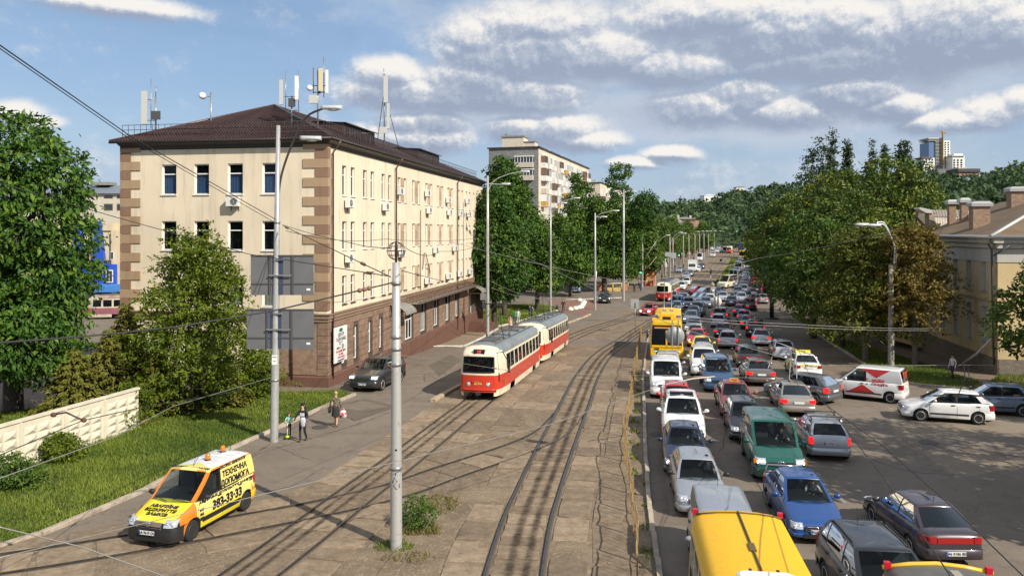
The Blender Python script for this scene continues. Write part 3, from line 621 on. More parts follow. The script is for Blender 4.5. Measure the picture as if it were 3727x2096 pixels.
def stucco(name,col,var=.07,streak=.18):
    m = bpy.data.materials.new(name); m.use_nodes = True; nt = m.node_tree; b = nt.nodes['Principled BSDF']; b.inputs['Roughness'].default_value = .92; b.inputs['Specular IOR Level'].default_value = .2; L = nt.links.new
    tc = nt.nodes.new('ShaderNodeTexCoord'); mp = nt.nodes.new('ShaderNodeMapping'); mp.inputs['Scale'].default_value = (2.2,2.2,.22); L(tc.outputs['Object'],mp.inputs[0])
    n = nt.nodes.new('ShaderNodeTexNoise'); n.inputs['Scale'].default_value = 1.2; n.inputs['Detail'].default_value = 7; n.inputs['Roughness'].default_value = .65; L(mp.outputs[0],n.inputs['Vector'])
    n2 = nt.nodes.new('ShaderNodeTexNoise'); n2.inputs['Scale'].default_value = .45; n2.inputs['Detail'].default_value = 6; L(tc.outputs['Object'],n2.inputs['Vector'])
    r = nt.nodes.new('ShaderNodeValToRGB'); L(n.outputs['Fac'],r.inputs[0]); r.color_ramp.elements[0].position = .28; r.color_ramp.elements[1].position = .5; r.color_ramp.elements[0].color = (*[c*(1 - streak) for c in col],1); r.color_ramp.elements[1].color = (*col,1)
    r2 = nt.nodes.new('ShaderNodeValToRGB'); L(n2.outputs['Fac'],r2.inputs[0]); r2.color_ramp.elements[0].position = .3; r2.color_ramp.elements[1].position = .7; r2.color_ramp.elements[0].color = (1 - var,1 - var,1 - var*1.1,1); r2.color_ramp.elements[1].color = (1 + var*.5,1 + var*.5,1 + var*.5,1)
    mx = nt.nodes.new('ShaderNodeMix'); mx.data_type = 'RGBA'; mx.blend_type = 'MULTIPLY'; mx.inputs[0].default_value = 1; L(r.outputs[0],mx.inputs[6]); L(r2.outputs[0],mx.inputs[7]); L(mx.outputs[2],b.inputs['Base Color'])
    n3 = nt.nodes.new('ShaderNodeTexNoise'); n3.inputs['Scale'].default_value = 14; n3.inputs['Detail'].default_value = 5; L(tc.outputs['Object'],n3.inputs['Vector']); bp = nt.nodes.new('ShaderNodeBump'); bp.inputs['Strength'].default_value = .35; bp.inputs['Distance'].default_value = .02; L(n3.outputs['Fac'],bp.inputs['Height']); L(bp.outputs[0],b.inputs['Normal'])
    return m
M_beige = stucco('beige_stucco',(.76,.655,.495),.09,.24); M_quw = stucco('tan_quoin',(.40,.285,.18)); M_qun = stucco('brown_quoin',(.27,.170,.115))
M_infill = stucco('pale_infill',(.47,.345,.215)); M_stone = obj_random_mat('brown_stone_cladding',(.295,.205,.152),(.24,.165,.122),30,.25); M_joint = mat('dark_joint',(.10,.07,.055),.9)
M_plinth = stucco('red_brown_plinth',(.155,.082,.062)); M_cornice = stucco('brown_cornice',(.26,.18,.13))
M_roof = mat('brown_metal_tile',(.060,.033,.030),.38,.0,var=.18,scale=1.5,spec=.5); M_eave = mat('dark_eave',(.045,.038,.034),.5)
M_rust = mat('rusty_iron',(.13,.075,.05),.8,.3,var=.3,scale=8); M_dpipe = mat('brown_pipe',(.09,.05,.04),.45)
M_iron = mat('dark_iron',(.06,.052,.048),.6,.5)
UL = Vector((-.984,.177,0)); UR = Vector((.177,.984,0)); C0 = Vector((-11.1,47.8,0))
NR = Vector((.984,-.177,0)); NL = Vector((-.177,-.984,0)); LR,LL = 43.5,13.8
frR = frame(C0,UR,NR); frL = frame(C0,UL,NL)
office = empty('office_building','beige four-storey office block with brown corner quoins and brown metal-tile roof','building',(0,0,0))
hR = []; pairs = [2.3,5.95,9.65,13.3,17.0,20.75,24.45,28.1,32.2,35.5,38.9]
rowsz = [(4.62,6.42),(8.05,9.85),(11.5,13.38)]
for p in pairs:
    for (c,d) in rowsz:
        hR += [(p,p + .74,c,d),(p + 1.44,p + 2.18,c,d)]
gR = [(2.15,2.95,.85,3.05),(4.2,5.0,.85,3.05),(6.9,7.65,.85,3.05),(9.1,9.85,.85,3.05),(12.2,13.5,.15,2.9),(15.0,17.2,.6,2.95),(19.2,20.9,.75,3.1),(23.2,24.9,.75,3.1),(27.2,28.9,.75,3.1),(31.0,32.6,.75,3.1),(37.5,38.6,-.2,2.6)]
up = MB(); facade(up,frR,LR,4.25,14.78,hR,.2); 
hL = [(a,b,c,d) for a,b in ((3.24,4.22),(5.5,6.5),(7.76,8.76),(9.98,10.98)) for c,d in rowsz]
gL = [(4.6,5.6,.9,3.0),(6.6,9.6,.7,3.1),(10.6,12,.9,3.0)]
facade(up,frL,LL,3.9,14.78,hL,.2); facade(up,frL,LL,.7,3.9,gL,.2,u0=3.3)
far = C0 + UR*LR; back = far + UL*LL; lc = C0 + UL*LL
for a,b in ((far,back),(back,lc)): up.poly([a + Vector((0,0,-1)),b + Vector((0,0,-1)),b + Vector((0,0,14.78)),a + Vector((0,0,14.78))])
up.build('wall',M_beige,office)
lo = MB(); facade(lo,frR,LR,-1.6,4.02,gR,.22); facade(lo,frL,3.3,-.2,3.9,[],.2); lo.build('base_wall',M_joint,office)
for i,(a,b,c,d) in enumerate(hR):
    r = random.random(); ins = (0,1,0,1,M_curt) if r < .72 else (0,random.choice((.4,1)),0,.62,M_curt) if r < .9 else (.1,.9,.2,1,M_blindg) if r < .68 else None
    window(office,frR,a,b,c,d,.2,.68,(),ins,True,.06,sillm=M_white if c > 5 else M_joint)
for i,(a,b,c,d) in enumerate(hL):
    ins = [(.35,1,0,1,M_curt),(0,1,.45,1,M_blindg),(.1,1,0,.68,M_blue),(0,.45,0,.66,M_blindg),(0,.4,0,.6,M_curt),None,(.5,1,0,.6,M_curt),(.0,.3,0,1,M_curt)][(i*5 + i // 3) % 8]
    window(office,frL,a,b,c,d,.2,.68,(),ins,True,.07)
for a,b,c,d in gL: window(office,frL,a,b,c,d,.2,.7,(.5,),(0,.4,0,1,M_curt),True,.07)
for a,b,c,d in gR: window(office,frR,a,b,c,d,.22,.66,(.33,.66) if b - a > 1.5 else (.5,) if b - a > 1 else (),(0,1,0,.6,M_curt) if random.random() < .5 else None,b - a < 1.8 and c > .5,.08,sillm=M_joint)
# brown panels between paired windows, as built from stone sheets
for k,p in enumerate(pairs[3:8]):
    for (c,d) in rowsz:
        for q in range(3):
            m = MB(); z0 = c + (d - c)*q/3; fbox(m,frR,p + .76,p + 1.42,z0 + .01,z0 + (d - c)/3 - .01,.035,-.05); m.build('infill_panel',M_quw if q % 2 else M_infill,office)
# quoins, one block each
def quoin(wide,z,at):
    m = MB(); h = .552
    if at == 'right':
        a,b = (1.55 if wide else .75),(.42 if wide else .36)
        A = [frL(a,z,.06),frL(-.06,z,.06),frR(b,z,.06),frR(b,z,-.05),frR(.05,z,-.05),frL(a,z,-.05)]
    else:
        a = 1.35 if wide else .68; A = [frL(LL + .06,z,.06),frL(LL - a,z,.06),frL(LL - a,z,-.05),frL(LL - .05,z,-.05),frL(LL - .05,z,-.6),frL(LL + .06,z,-.6)]
    m.prism(A,(0,0,h)); m.build('quoin',M_quw if wide else M_qun,office)
for i in range(18):
    z = 14.2 - .572*i - .02
    if z > 4.3: quoin(i % 2 == 0,z,'right')
    if z > .3: quoin(i % 2 == 0,z,'left')
# rusticated stone of the ground floor, block by block, around the openings
def rust_blocks(fr,u0,u1,z0,z1,rows,ln,holes,name='stone_block'):
    hh = (z1 - z0)/rows; n = 0
    for r in range(rows):
        za,zb = z0 + r*hh + .012,z0 + (r + 1)*hh - .012; cuts = [(u0,u1)]
        for a,b,c,d in holes:
            if c < zb and d > za:
                nc = []
                for x,y in cuts:
                    if b <= x or a >= y: nc.append((x,y))
                    else:
                        if a - .06 > x: nc.append((x,a - .06))
                        if b + .06 < y: nc.append((b + .06,y))
                cuts = nc
        for x,y in cuts:
            s = x + (0 if r % 2 else -ln/2)
            while s < y:
                a,b = max(s,x) + .010,min(s + ln,y) - .010
                if b - a > .12: m = MB(); fbox(m,fr,a,b,za,zb,.035 + random.uniform(0,.006),-.02); m.build(name,M_stone,office); n += 1
                s += ln
    return n
nb = rust_blocks(frR,.5,36.5,.52,3.72,8,2.4,gR); 
for r in range(8):
    z = .52 + r*.4; m = MB(); A = [frL(.62,z + .012,.05),frL(-.05,z + .012,.05),frR(.47,z + .012,.05),frR(.47,z + .012,-.02),frR(.03,z + .012,-.03),frL(.62,z + .012,-.02)]; m.prism(A,(0,0,.376)); m.build('stone_block',M_stone,office)
m = MB(); fbox(m,frL,.66,3.28,.56,3.7,.03,-.02); m.build('stone_panel',M_stone,office)
def belt(name,prof,m,z_is_abs=True):
    b = MB(); r0 = [frL(LL + .02,z,d) for d,z in prof]; r1 = [C0 + NL*d + NR*d + Vector((0,0,z)) for d,z in prof]; r2 = [frR(LR,z,d) for d,z in prof]
    b.loft([r2,r1,r0],0,False,smooth=False); return b.build(name,m,office)
belt('string_course',[(0,3.72),(.1,3.76),(.1,3.9),(.16,3.95),(.16,4.12),(.22,4.18),(.22,4.24),(0,4.26)],M_cornice)
belt('plinth',[(.12,-1.8),(.12,.42),(.05,.5),(0,.5)],M_plinth)
belt('cornice',[(0,14.3),(.06,14.4),(.06,14.46),(.12,14.54),(.34,14.64),(.42,14.67),(.42,14.74),(.1,14.76)],M_eave)
# metal-tile hip roof: wavy, stepped sheets
OV = .5; EZ = 14.80; RZ = 18.0; half = LL/2
def tile_slope(A,B,RA,RB,wave,step):
    A,B,RA,RB = map(Vector,(A,B,RA,RB)); L = (B - A).length; nu = int(L/wave)*4; nv = int((RA - A).length/step); V = []; Fc = []
    nrm = (B - A).cross(RA - A).normalized(); nrm = nrm if nrm.z > 0 else -nrm
    for j in range(nv):
        for e in (0,1):
            t = (j + e)/nv; L0 = A.lerp(RA,t); L1 = B.lerp(RB,t)
            for i in range(nu + 1):
                s = i/nu; p = L0.lerp(L1,s); ph = (p - A).dot((B - A).normalized())/wave*2*pi
                V.append(p + nrm*(.022*math.sin(ph) + (.05 if e == 0 else .0) + .02))
    w = nu + 1
    for r in range(2*nv - 1):
        for i in range(nu): Fc.append((r*w + i,r*w + i + 1,(r + 1)*w + i + 1,(r + 1)*w + i))
    m = MB(); m.add(V,Fc,0,False); return m
def at(t,u,z): return C0 + UR*t + UL*u + Vector((0,0,z))
e00 = at(-OV,-OV,EZ); e10 = at(LR + OV,-OV,EZ); e01 = at(-OV,LL + OV,EZ); e11 = at(LR + OV,LL + OV,EZ); rg0 = at(half,half,RZ); rg1 = at(LR - half,half,RZ)
tile_slope(e01,e00,rg0,rg0 + UL*-.01,.2,.35).build('roof_tiles',M_roof,office)
tile_slope(e00,e10,rg0,rg1,.36,.4).build('roof_tiles',M_roof,office)
m = MB(); m.poly([e11,e01,rg0,rg1]); m.poly([e10,e11,rg1]); m.poly([e01,e11,e10,e00]); m.build('roof_back',M_roof,office)
m = MB()
for a,b in ((e00,rg0),(e01,rg0),(rg0,rg1)): m.tube([a + Vector((0,0,.05)),b + Vector((0,0,.05))],.09,6)
m.build('ridge_cap',M_roof,office)
m = MB()
for a,b in ((e01,e00),(e00,e10)): m.tube([a + Vector((0,0,-.03)),b + Vector((0,0,-.03))],.075,6)
m.build('gutter',M_eave,office)
# dormer boxes with ribbed cheeks
def dormer(t0,t1):
    m = MB(); u0,u1 = 1.6,3.4; z = lambda u: EZ + (RZ - EZ)*(u + OV)/(half + OV)
    for t in (t0,t1): m.poly([at(t,u0,z(u0) - .1),at(t,u1,z(u1) - .1),at(t,u1,z(u0) + 1.0),at(t,u0,z(u0) + .95)])
    n = int((t1 - t0)/.3)
    for i in range(n): a = t0 + (t1 - t0)*i/n; b = t0 + (t1 - t0)*(i + .55)/n; c = t0 + (t1 - t0)*(i + 1)/n; z0 = z(u0) - .1; z1 = z(u0) + .95; m.poly([at(a,u0,z0),at(b,u0,z0),at(b,u0,z1),at(a,u0,z1)]); m.poly([at(b,u0 + .08,z0),at(c,u0 + .08,z0),at(c,u0 + .08,z1),at(b,u0 + .08,z1)])
    m.poly([at(t0 - .15,u0 - .2,z(u0) + .96),at(t1 + .15,u0 - .2,z(u0) + .96),at(t1 + .15,u1 + .6,z(u0) + 1.12),at(t0 - .15,u1 + .6,z(u0) + 1.12)])
    m.poly([at(t0 - .15,u0 - .2,z(u0) + .90),at(t1 + .15,u0 - .2,z(u0) + .90),at(t1 + .15,u0 - .2,z(u0) + .98),at(t0 - .15,u0 - .2,z(u0) + .98)]); m.build('dormer',M_roof,office)
dormer(6.5,12.6); dormer(24,31)
# roof railing (snow guard) with posts
def guard(pts,h,name):
    m = MB()
    for k in (0.,.5,1.): m.tube([p + Vector((0,0,h*k + .12)) for p in pts],.022,4)
    m.build('roof_railing',M_iron,office); q = MB()
    for a,b in zip(pts[:-1],pts[1:]):
        n = max(1,int((b - a).length/.42))
        for i in range(n): p = a.lerp(b,i/n); q.cyl(p,p + Vector((0,0,h + .12)),.016,n=4)
    stuff(q.build('railing_posts',M_iron,office))
zz = lambda u: EZ + (RZ - EZ)*(u + OV)/(half + OV)
guard([at(.5,LL + .3,zz(.5)),at(.4,.4,zz(.4)),at(LR - 1,.4,zz(.4))],.62,'g')
# drainpipes
def pipe(fr,u,z0,z1,knee=True):
    m = MB(); p = [fr(u,z1,.62),fr(u,z1 - .25,.5),fr(u,z1 - .7,.14),fr(u,z0,.14)] if knee else [fr(u,z1,.14),fr(u,z0,.14)]
    m.tube(p,.06,6)
    for z in np.arange(z0 + 1,z1 - 1,2.2): m.cyl(fr(u,z,.14),fr(u,z + .06,.14),.075,n=6)
    m.build('drainpipe',M_dpipe,office)
pipe(frR,.55,.3,14.7); pipe(frR,12.55,.2,14.7); pipe(frR,31.55,-.5,14.7); pipe(frL,2.2,.3,3.7,False)
m = MB(); m.cyl(frR(19,4.3,.1),frR(19,11,.1),.03,n=5); m.tube([frR(19.6,6.0,.1),frR(19.9,7.4,.15),frR(20.4,7.3,.15),frR(21.8,5.6,.12)],.035,5); m.build('wall_cable',M_iron,office)
# entrance canopies: sheet-metal barrel hoods and the long ironwork awning
M_zinc = mat('weathered_zinc',(.30,.29,.25),.55,.3,var=.2,scale=2)
def hood(u0,u1,z,out):
    m = MB(); n = 8; rings = []
    for u in (u0,u1): rings.append([frR(u,z + .75*math.sin(pi/2*i/n) ,out*math.cos(pi/2*i/n)) for i in range(n + 1)])
    m.loft(rings,0,False); hd = m.build('entrance_hood',M_zinc,office)
    k = MB()
    for u in (u0,u1):
        k.tube([frR(u,z + .75*math.sin(pi/2*i/n) - .03,out*math.cos(pi/2*i/n)) for i in range(n + 1)],.03,4); k.tube([frR(u,z,out),frR(u,z,.05),frR(u,z + .6,.1)],.03,4); k.tube([frR(u,z,.1),frR(u,z + .52,out*.6)],.025,4)
    k.build('hood_frame',M_rust,hd)
hood(11.3,14.0,3.0,1.3); hood(36.6,39.6,2.7,1.5)
m = MB(); 
for d,z in ((.1,4.05),(1.15,3.55),(.1,3.55)): m.tube([frR(15.0,z,d),frR(35.8,z,d)],.03,4)
for i in range(27):
    u = 15 + i*.8; m.tube([frR(u,4.05,.1),frR(u + .1,3.95,.6),frR(u + .15,3.55,1.15)],.022,4); m.tube([frR(u,3.55,1.15),frR(u + .8,3.55,.1)],.018,4); m.tube([frR(u,4.05,.1),frR(u + .8,3.6,1.1)],.016,4)
m.build('iron_awning',M_rust,office)
m = MB(); m.poly([frR(15,3.52,.05),frR(35.8,3.52,.05),frR(35.8,3.50,1.2),frR(15,3.50,1.2)]); m.build('awning_sheet',mat('dirty_sheet',(.33,.29,.24),.7,var=.2),office)
# entrance steps
for i in range(3):
    m = MB(); b = frR(36.4,-.75 + i*.18,.15); fbox(m,frR,36.2 + i*.25,40.2 - i*.25,-1.4,-.85 + (i + 1)*.19,2.3 - i*.45,0.13); m.build('step',M_plinth,office)
# air conditioners
acs = [(2.9,10.72,'front, first under the top row past the near corner'),(9.9,10.72,'front, under the third top-row window pair'),(13.2,12.0,'front, beside the drainpipe at top-row height'),(20.6,12.2,'front, halfway up the sixth top-row window pair'),(21.1,10.75,'front, directly below the sixth top-row window pair'),(27.6,11.9,'front, between the two top-row pairs before the far drainpipe'),(28.0,10.75,'front, lower of two before the far drainpipe'),(32.2,10.75,'front, just past the far drainpipe below the top row'),(35.3,12.1,'front, at the far end level with the top row'),(35.9,10.75,'front, at the far end below the top row'),
       (2.9,7.25,'front, under the first middle-row windows'),(13.6,7.25,'front, seen behind the wire globe of the pole'),(23.2,7.3,'front, under the middle row before the sixth pair'),(30.0,7.3,'front, left of the far drainpipe under the middle row'),(20.6,4.75,'front, on the lower row above the awning, nearest'),(27.6,4.75,'front, on the lower row above the awning, middle'),(31.9,4.75,'front, low by the far drainpipe'),(36.6,4.75,'front, last low one at the far end')]
for u,z,l in acs: ac_unit(office,frR,u,z,'air conditioner on the street ' + l)
ac_unit(office,frL,6.0,10.75,'white air conditioner under a top window of the end wall facing the lawn')
ac_unit(office,frR,1.45,1.95,'small white air conditioner behind the white sign board',.75)
# sign board
sg = empty('sign_board','white sign board with green emblem and black lettering on the brown stone wall','sign',frR(1.25,2.3,.32),math.atan2(UR.y,UR.x))
m = MB(); m.box((0,0,.0),(2.0,.06,2.15)); m.build('board',mat('sign_white',(.74,.74,.72),.5),sg)
M_blk = mat('print_black',(.03,.03,.035),.6); M_red = mat('print_red',(.45,.03,.03),.6); M_grn = mat('print_green',(.02,.14,.05),.6)
m = MB(); m.loft([[(.3*math.cos(2*pi*i/20),-.034,.86 + .12*math.sin(2*pi*i/20)) for i in range(20)],[(.02*math.cos(2*pi*i/20),-.036,.86 + .01*math.sin(2*pi*i/20)) for i in range(20)]],0,True,False,False,False); m.build('emblem',M_grn,sg)
for s,z,sz,mm in (('ЦЕНТР',.57,.30,M_blk),('ГАЗОННИХ',.29,.28,M_blk),('ТРАВ',.03,.28,M_blk),('(044) 274-66-88',-.22,.21,M_blk),('РУЛОННИЙ ГАЗОН',-.44,.16,M_red),('ВСЕ ВИДИ',-.62,.14,M_red),('ТРАВ І КВІТІВ',-.80,.15,M_red),('www.gazon.com.ua',-.97,.14,M_blk)):
    text('lettering',s,mm,sg,(0,-.036,z),(1,0,0),(0,0,1),sz,.006)
m = MB()
for x in (-.8,.8): m.box((x,.16,.7),(.05,.3,.05)); m.box((x,.16,-.7),(.05,.3,.05))
m.build('bracket',M_iron,sg)
# ---- aerials on the roof
M_ant = mat('antenna_grey',(.52,.52,.49),.5); M_antd = mat('antenna_dark',(.07,.07,.07),.6); M_galv = mat('galvanised_steel',(.36,.36,.35),.42,.7,var=.2,scale=4)
def mast(name,lab,X,Y0,Y1,d,parts):
    b = Q(X,Y0,d); e = empty(name,lab,'antenna',b); px = d/F
    h = (Y0 - Y1)*px; m = MB(); m.cyl((0,0,-.6),(0,0,h),.055,n=7); m.build('mast_pole',M_galv,e)
    for nm,x0,x1,ya,yb,dep,mm in parts:
        k = MB(); x = ((x0 + x1)/2 - X)*px; w = (x1 - x0)*px; z0 = (Y0 - ya)*px; z1 = (Y0 - yb)*px
        if nm == 'dish':
            r = w/2; k.lathe([(0,.0),(r,.0),(r,-.22),(r*.5,-.3),(0,-.3)],16,(x,-.25,(z0 + z1)/2),0,'y')
        elif nm in ('rod','brace'): k.cyl((((x0 - X)*px),dep,z0),(((x1 - X)*px),dep,z1),.028,n=5)
        else:
            cx,cy = x,dep; r = [(-w/2,-.09),(w/2,-.09),(w/2,.05),(w/4,.09),(-w/4,.09),(-w/2,.05)]
            k.prism([(cx + a,cy + b2,z0) for a,b2 in r],(0,0,z1 - z0))
        k.build({'rod': 'lightning_rod','panel': 'panel_antenna','box': 'equipment_box','dish': 'dish','brace': 'brace'}[nm],mm,e)
    return e
mast('antenna_mast','leaning panel aerial and dark box mast at the left corner of the brown roof',567,482,352,52,[('panel',524,543,455,335,-.3,M_ant),('box',556,588,437,407,-.2,M_antd),('rod',552,552,470,290,-.1,M_galv),('rod',567,567,352,315,0,M_galv),('brace',530,567,440,440,-.15,M_galv),('brace',530,567,365,365,-.15,M_galv)])
mast('antenna_mast','single white drum dish on a rusty pole above the left half of the roof',768,480,337,53,[('dish',733,757,372,334,0,M_white),('brace',755,768,352,352,0,M_galv)])
mast('antenna_mast','pair of tall white panel aerials with a dark box between them on the roof',1062,445,350,51,[('panel',1021,1033,384,294,-.2,M_ant),('panel',1077,1089,366,280,-.2,M_white),('box',1052,1076,390,360,-.1,M_antd),('brace',1036,1092,353,353,-.05,M_galv),('brace',1036,1092,403,403,-.05,M_galv),('rod',1040,1040,412,260,0,M_galv),('rod',1087,1087,410,258,0,M_galv)])
mast('antenna_mast','crowded mast with cream panel aerial, round white dish and grey box on the roof corner',1157,470,250,50,[('panel',1163,1178,335,252,-.2,mat('antenna_cream',(.62,.54,.36),.6)),('panel',1187,1196,342,257,-.1,M_white),('box',1130,1160,380,350,-.3,M_ant),('dish',1122,1143,339,312,0,M_white),('rod',1139,1139,340,246,.1,M_rust),('rod',1178,1178,355,206,.05,M_galv),('brace',1140,1190,313,313,.0,M_iron),('brace',1140,1190,337,337,.0,M_iron),('panel',1157,1165,340,247,.1,M_antd)])
mast('antenna_mast','tall lone mast with two stacked grey panel aerials halfway along the roof',1399,548,270,60,[('panel',1398,1413,376,280,-.2,M_ant),('panel',1410,1419,470,378,-.15,M_ant),('box',1384,1410,488,465,-.3,M_ant),('rod',1397,1397,300,250,0,M_galv),('brace',1374,1396,510,352,0,M_iron),('brace',1420,1452,420,540,0,M_iron)])
# ---- apartment block behind the trees
M_brick = None
def brickmat(name,c1,c2,mortar,sc):
    m = bpy.data.materials.new(name); m.use_nodes = True; nt = m.node_tree; b = nt.nodes['Principled BSDF']; b.inputs['Roughness'].default_value = .9; L = nt.links.new; tc = nt.nodes.new('ShaderNodeTexCoord')
    n = nt.nodes.new('ShaderNodeTexNoise'); n.inputs['Scale'].default_value = sc; n.inputs['Detail'].default_value = 5; n.inputs['Roughness'].default_value = .75; mp = nt.nodes.new('ShaderNodeMapping'); mp.inputs['Scale'].default_value = (1,1,2.6); L(tc.outputs['Object'],mp.inputs[0]); L(mp.outputs[0],n.inputs['Vector'])
    r = nt.nodes.new('ShaderNodeValToRGB'); L(n.outputs['Fac'],r.inputs[0]); r.color_ramp.elements[0].position = .36; r.color_ramp.elements[1].position = .6; r.color_ramp.elements[0].color = (*c1,1); r.color_ramp.elements[1].color = (*c2,1); L(r.outputs[0],b.inputs['Base Color']); return m
M_brick = brickmat('cream_brick',(.54,.47,.37),(.66,.60,.50),(.3,.3,.3),1.2)
M_slate = brickmat('grey_slate_wall',(.13,.135,.14),(.24,.24,.235),(.2,.2,.2),1.6)
M_ochre = mat('ochre_panel',(.50,.30,.08),.6); M_brownw = mat('brown_wood',(.17,.115,.08),.6); M_offw = mat('offwhite_panel',(.72,.70,.66),.5,var=.08,scale=.6); M_beigep = mat('beige_panel',(.54,.48,.40),.7)
def apartment(name,lab,cx,cy,L,Wd,top,z0,storeys,seed,slate=False):
    rr = random.Random(seed); u = Vector((.27,.963,0)).normalized(); n = Vector((u.y,-u.x,0)); c = Vector((cx,cy,0)); e = empty(name,lab,'apartment building',(0,0,0))
    fr = frame(c,u,n); fl = frame(c,-n,-u); hs = []; st = (top - 1.6 - z0)/storeys; w = MB()
    cols = [u0 for u0 in np.arange(2.2,L - 3,3.2)]
    for i,a in enumerate(cols):
        for s in range(storeys): 
            if i % 4 in (2,): hs.append((a,a + 1.3,z0 + s*st + .9,z0 + s*st + 2.3))
    facade(w,fr,L,z0 - 3,top,hs,.2); w.poly([fr(L,z0 - 3),fr(L,top),fr(L,top,-Wd),fr(L,z0 - 3,-Wd)]); w.poly([fr(0,z0 - 3,-Wd),fr(L,z0 - 3,-Wd),fr(L,top,-Wd),fr(0,top,-Wd)])
    w.build('wall',M_brick,e); k = MB(); facade(k,fl,Wd,z0 - 3,top,[],.2); k.build('end_wall',M_slate if slate else M_brick,e)
    k = MB(); k.poly([fr(-.3,top + .05,.3),fr(L + .3,top + .05,.3),fr(L + .3,top + .05,-Wd - .3),fr(-.3,top + .05,-Wd - .3)]); fbox(k,fr,-.3,L + .3,top - .25,top + .04,.3,-.05); fbox(k,fl,-.29,Wd + .3,top - .25,top + .045,.3,-.05); k.build('roof',M_eave,e)
    for a,b,cc,d in hs: window(e,fr,a,b,cc,d,.2,0,(.5,),(0,.5,0,1,M_curt) if rr.random() < .3 else None,False,.1,room=True)
    # joints between the big wall panels
    k = MB()
    for s in range(storeys + 1): fbox(k,fr,0,L,z0 + s*st - .05,z0 + s*st + .05,.03,-.02)
    k.build('floor_band',M_beigep,e)
    for i,a in enumerate(cols):
        if i % 4 == 2: continue
        for s in range(storeys):
            zb = z0 + s*st; r = rr.random(); pm = M_offw if r < .66 else M_ochre if r < .76 else M_beigep if r < .94 else M_brownw; gl = rr.random() < .85; wd = 2.9 if rr.random() < .7 else 2.4; o = rr.uniform(.95,1.25)
            b = MB(); fbox(b,fr,a,a + wd,zb + .05,zb + 1.1,o,0.02); bal = b.build('balcony',pm,e); b = MB(); fbox(b,fr,a - .05,a + wd + .05,zb - .12,zb + .045,o + .06,.01); b.build('balcony_slab',M_beigep,bal)
            if gl:
                b = MB(); fbox(b,fr,a + .04,a + wd - .04,zb + 1.1,zb + 2.45,o - .06,.03); b.build('pane',M_log,bal)
                b = MB(); fm = M_white if rr.random() < .75 else M_brownw
                for q in range(5): x = a + (wd - .1)*q/4; fbox(b,fr,x,x + .1,zb + 1.1,zb + 2.45,o,o - .09)
                fbox(b,fr,a,a + wd,zb + 2.45,zb + 2.62,o + .02,.02); fbox(b,fr,a,a + .1,zb + 1.1,zb + 2.45,o - .1,.02)
                if rr.random() < .6: fbox(b,fr,a - .01,a + wd*.28,zb + 1.08,zb + 2.5,o + .015,.02)
                b.build('frame',fm,bal)
    if slate:
        for s in (storeys - 1,storeys - 2):
            zb = z0 + s*st; b = MB(); fbox(b,fl,1.1,5.2,zb - .1,zb + 1.0,.9,.02); bal = b.build('balcony',M_beigep,e); b = MB(); fbox(b,fl,1.14,5.16,zb + 1.0,zb + 2.2,.84,.02); b.build('pane',M_log,bal); b = MB()
            for q in range(7): x = 1.1 + 4*q/6; fbox(b,fl,x,x + .1,zb + 1.0,zb + 2.2,.9,.8)
            fbox(b,fl,1.0,5.3,zb + 2.2,zb + 2.4,1.0,.02); b.build('frame',M_white,bal)
        b = MB(); fbox(b,fl,4.2,9.2,top,top + 2.6,-3,-7); fbox(b,fl,1.6,4.2,top,top + 1.4,-3.2,-6); b.build('roof_house',M_brick,e); b = MB(); fbox(b,fl,4,9.4,top + 2.6,top + 2.9,-2.8,-7.2); fbox(b,fl,8,8.6,top + 2.9,top + 3.4,-3,-3.8); fbox(b,fl,1.5,4.19,top + 1.4,top + 1.55,-3,-6.2); b.build('roof_house_cap',M_zinc,e)
    for i in range(int(L/14)): b = MB(); fbox(b,fr,4 + i*14,5.2 + i*14,top,top + .9,-2,-3.2); fbox(b,fr,3.8 + i*14,5.4 + i*14,top + .95,top + 1.1,-1.8,-3.4); b.build('vent_shaft',M_offw,e)
    return e
apartment('apartment_block','tall cream-brick apartment block with white glazed balconies and grey slate end wall',5.8,174,62,11.4,27.8,.6,9,3,True)
apartment('apartment_block','more distant cream apartment block half hidden behind the tall elm',29,262,70,12,25.5,.6,8,5)
# low hip-roofed houses at the end of the street
def hip_house(lab,cx,cy,ang,w,l,h,rise,wm,rm,z0=0.,win=3,storeys=1,chim=1):
    e = empty('house',lab,'house',(cx,cy,z0),ang); b = MB(); b.box((0,0,h/2 - .5),(w,l,h + 1)); b.build('wall',wm,e)
    o = .5; r = MB(); ex = w/2 + o; ey = l/2 + o; rl = max(.1,l/2 - w/2); v = [(-ex,-ey,h),(ex,-ey,h),(ex,ey,h),(-ex,ey,h),(0,-rl,h + rise),(0,rl,h + rise)]
    r.add(v,[(0,1,4),(1,2,5,4),(2,3,5),(3,0,4,5),(3,2,1,0)]); r.build('roof',rm,e)
    for s in range(storeys):
        for i in range(win):
            y = -l/2 + l*(i + .5)/win; z = h/storeys*s + h/storeys*.35
            for sx in (1,):
                k = MB(); k.box((sx*(w/2 + .02),y,z + .7),(.06,1.2,1.5)); f = k.build('window',M_white,e); k = MB(); k.box((sx*(w/2 + .055),y,z + .7),(.02,1.0,1.3)); k.build('pane',M_log,f)
            x = -w/2 + w*(i + .5)/win; k = MB(); k.box((x,-l/2 - .02,z + .7),(1.1,.06,1.5)); f = k.build('window',M_white,e); k = MB(); k.box((x,-l/2 - .055,z + .7),(.9,.02,1.3)); k.build('pane',M_log,f)
    for i in range(chim): k = MB(); k.box((w*.2,-l*.15 + i*3,h + rise*.8),(.8,.8,1.8)); k.build('chimney',M_brick,e)
    return e
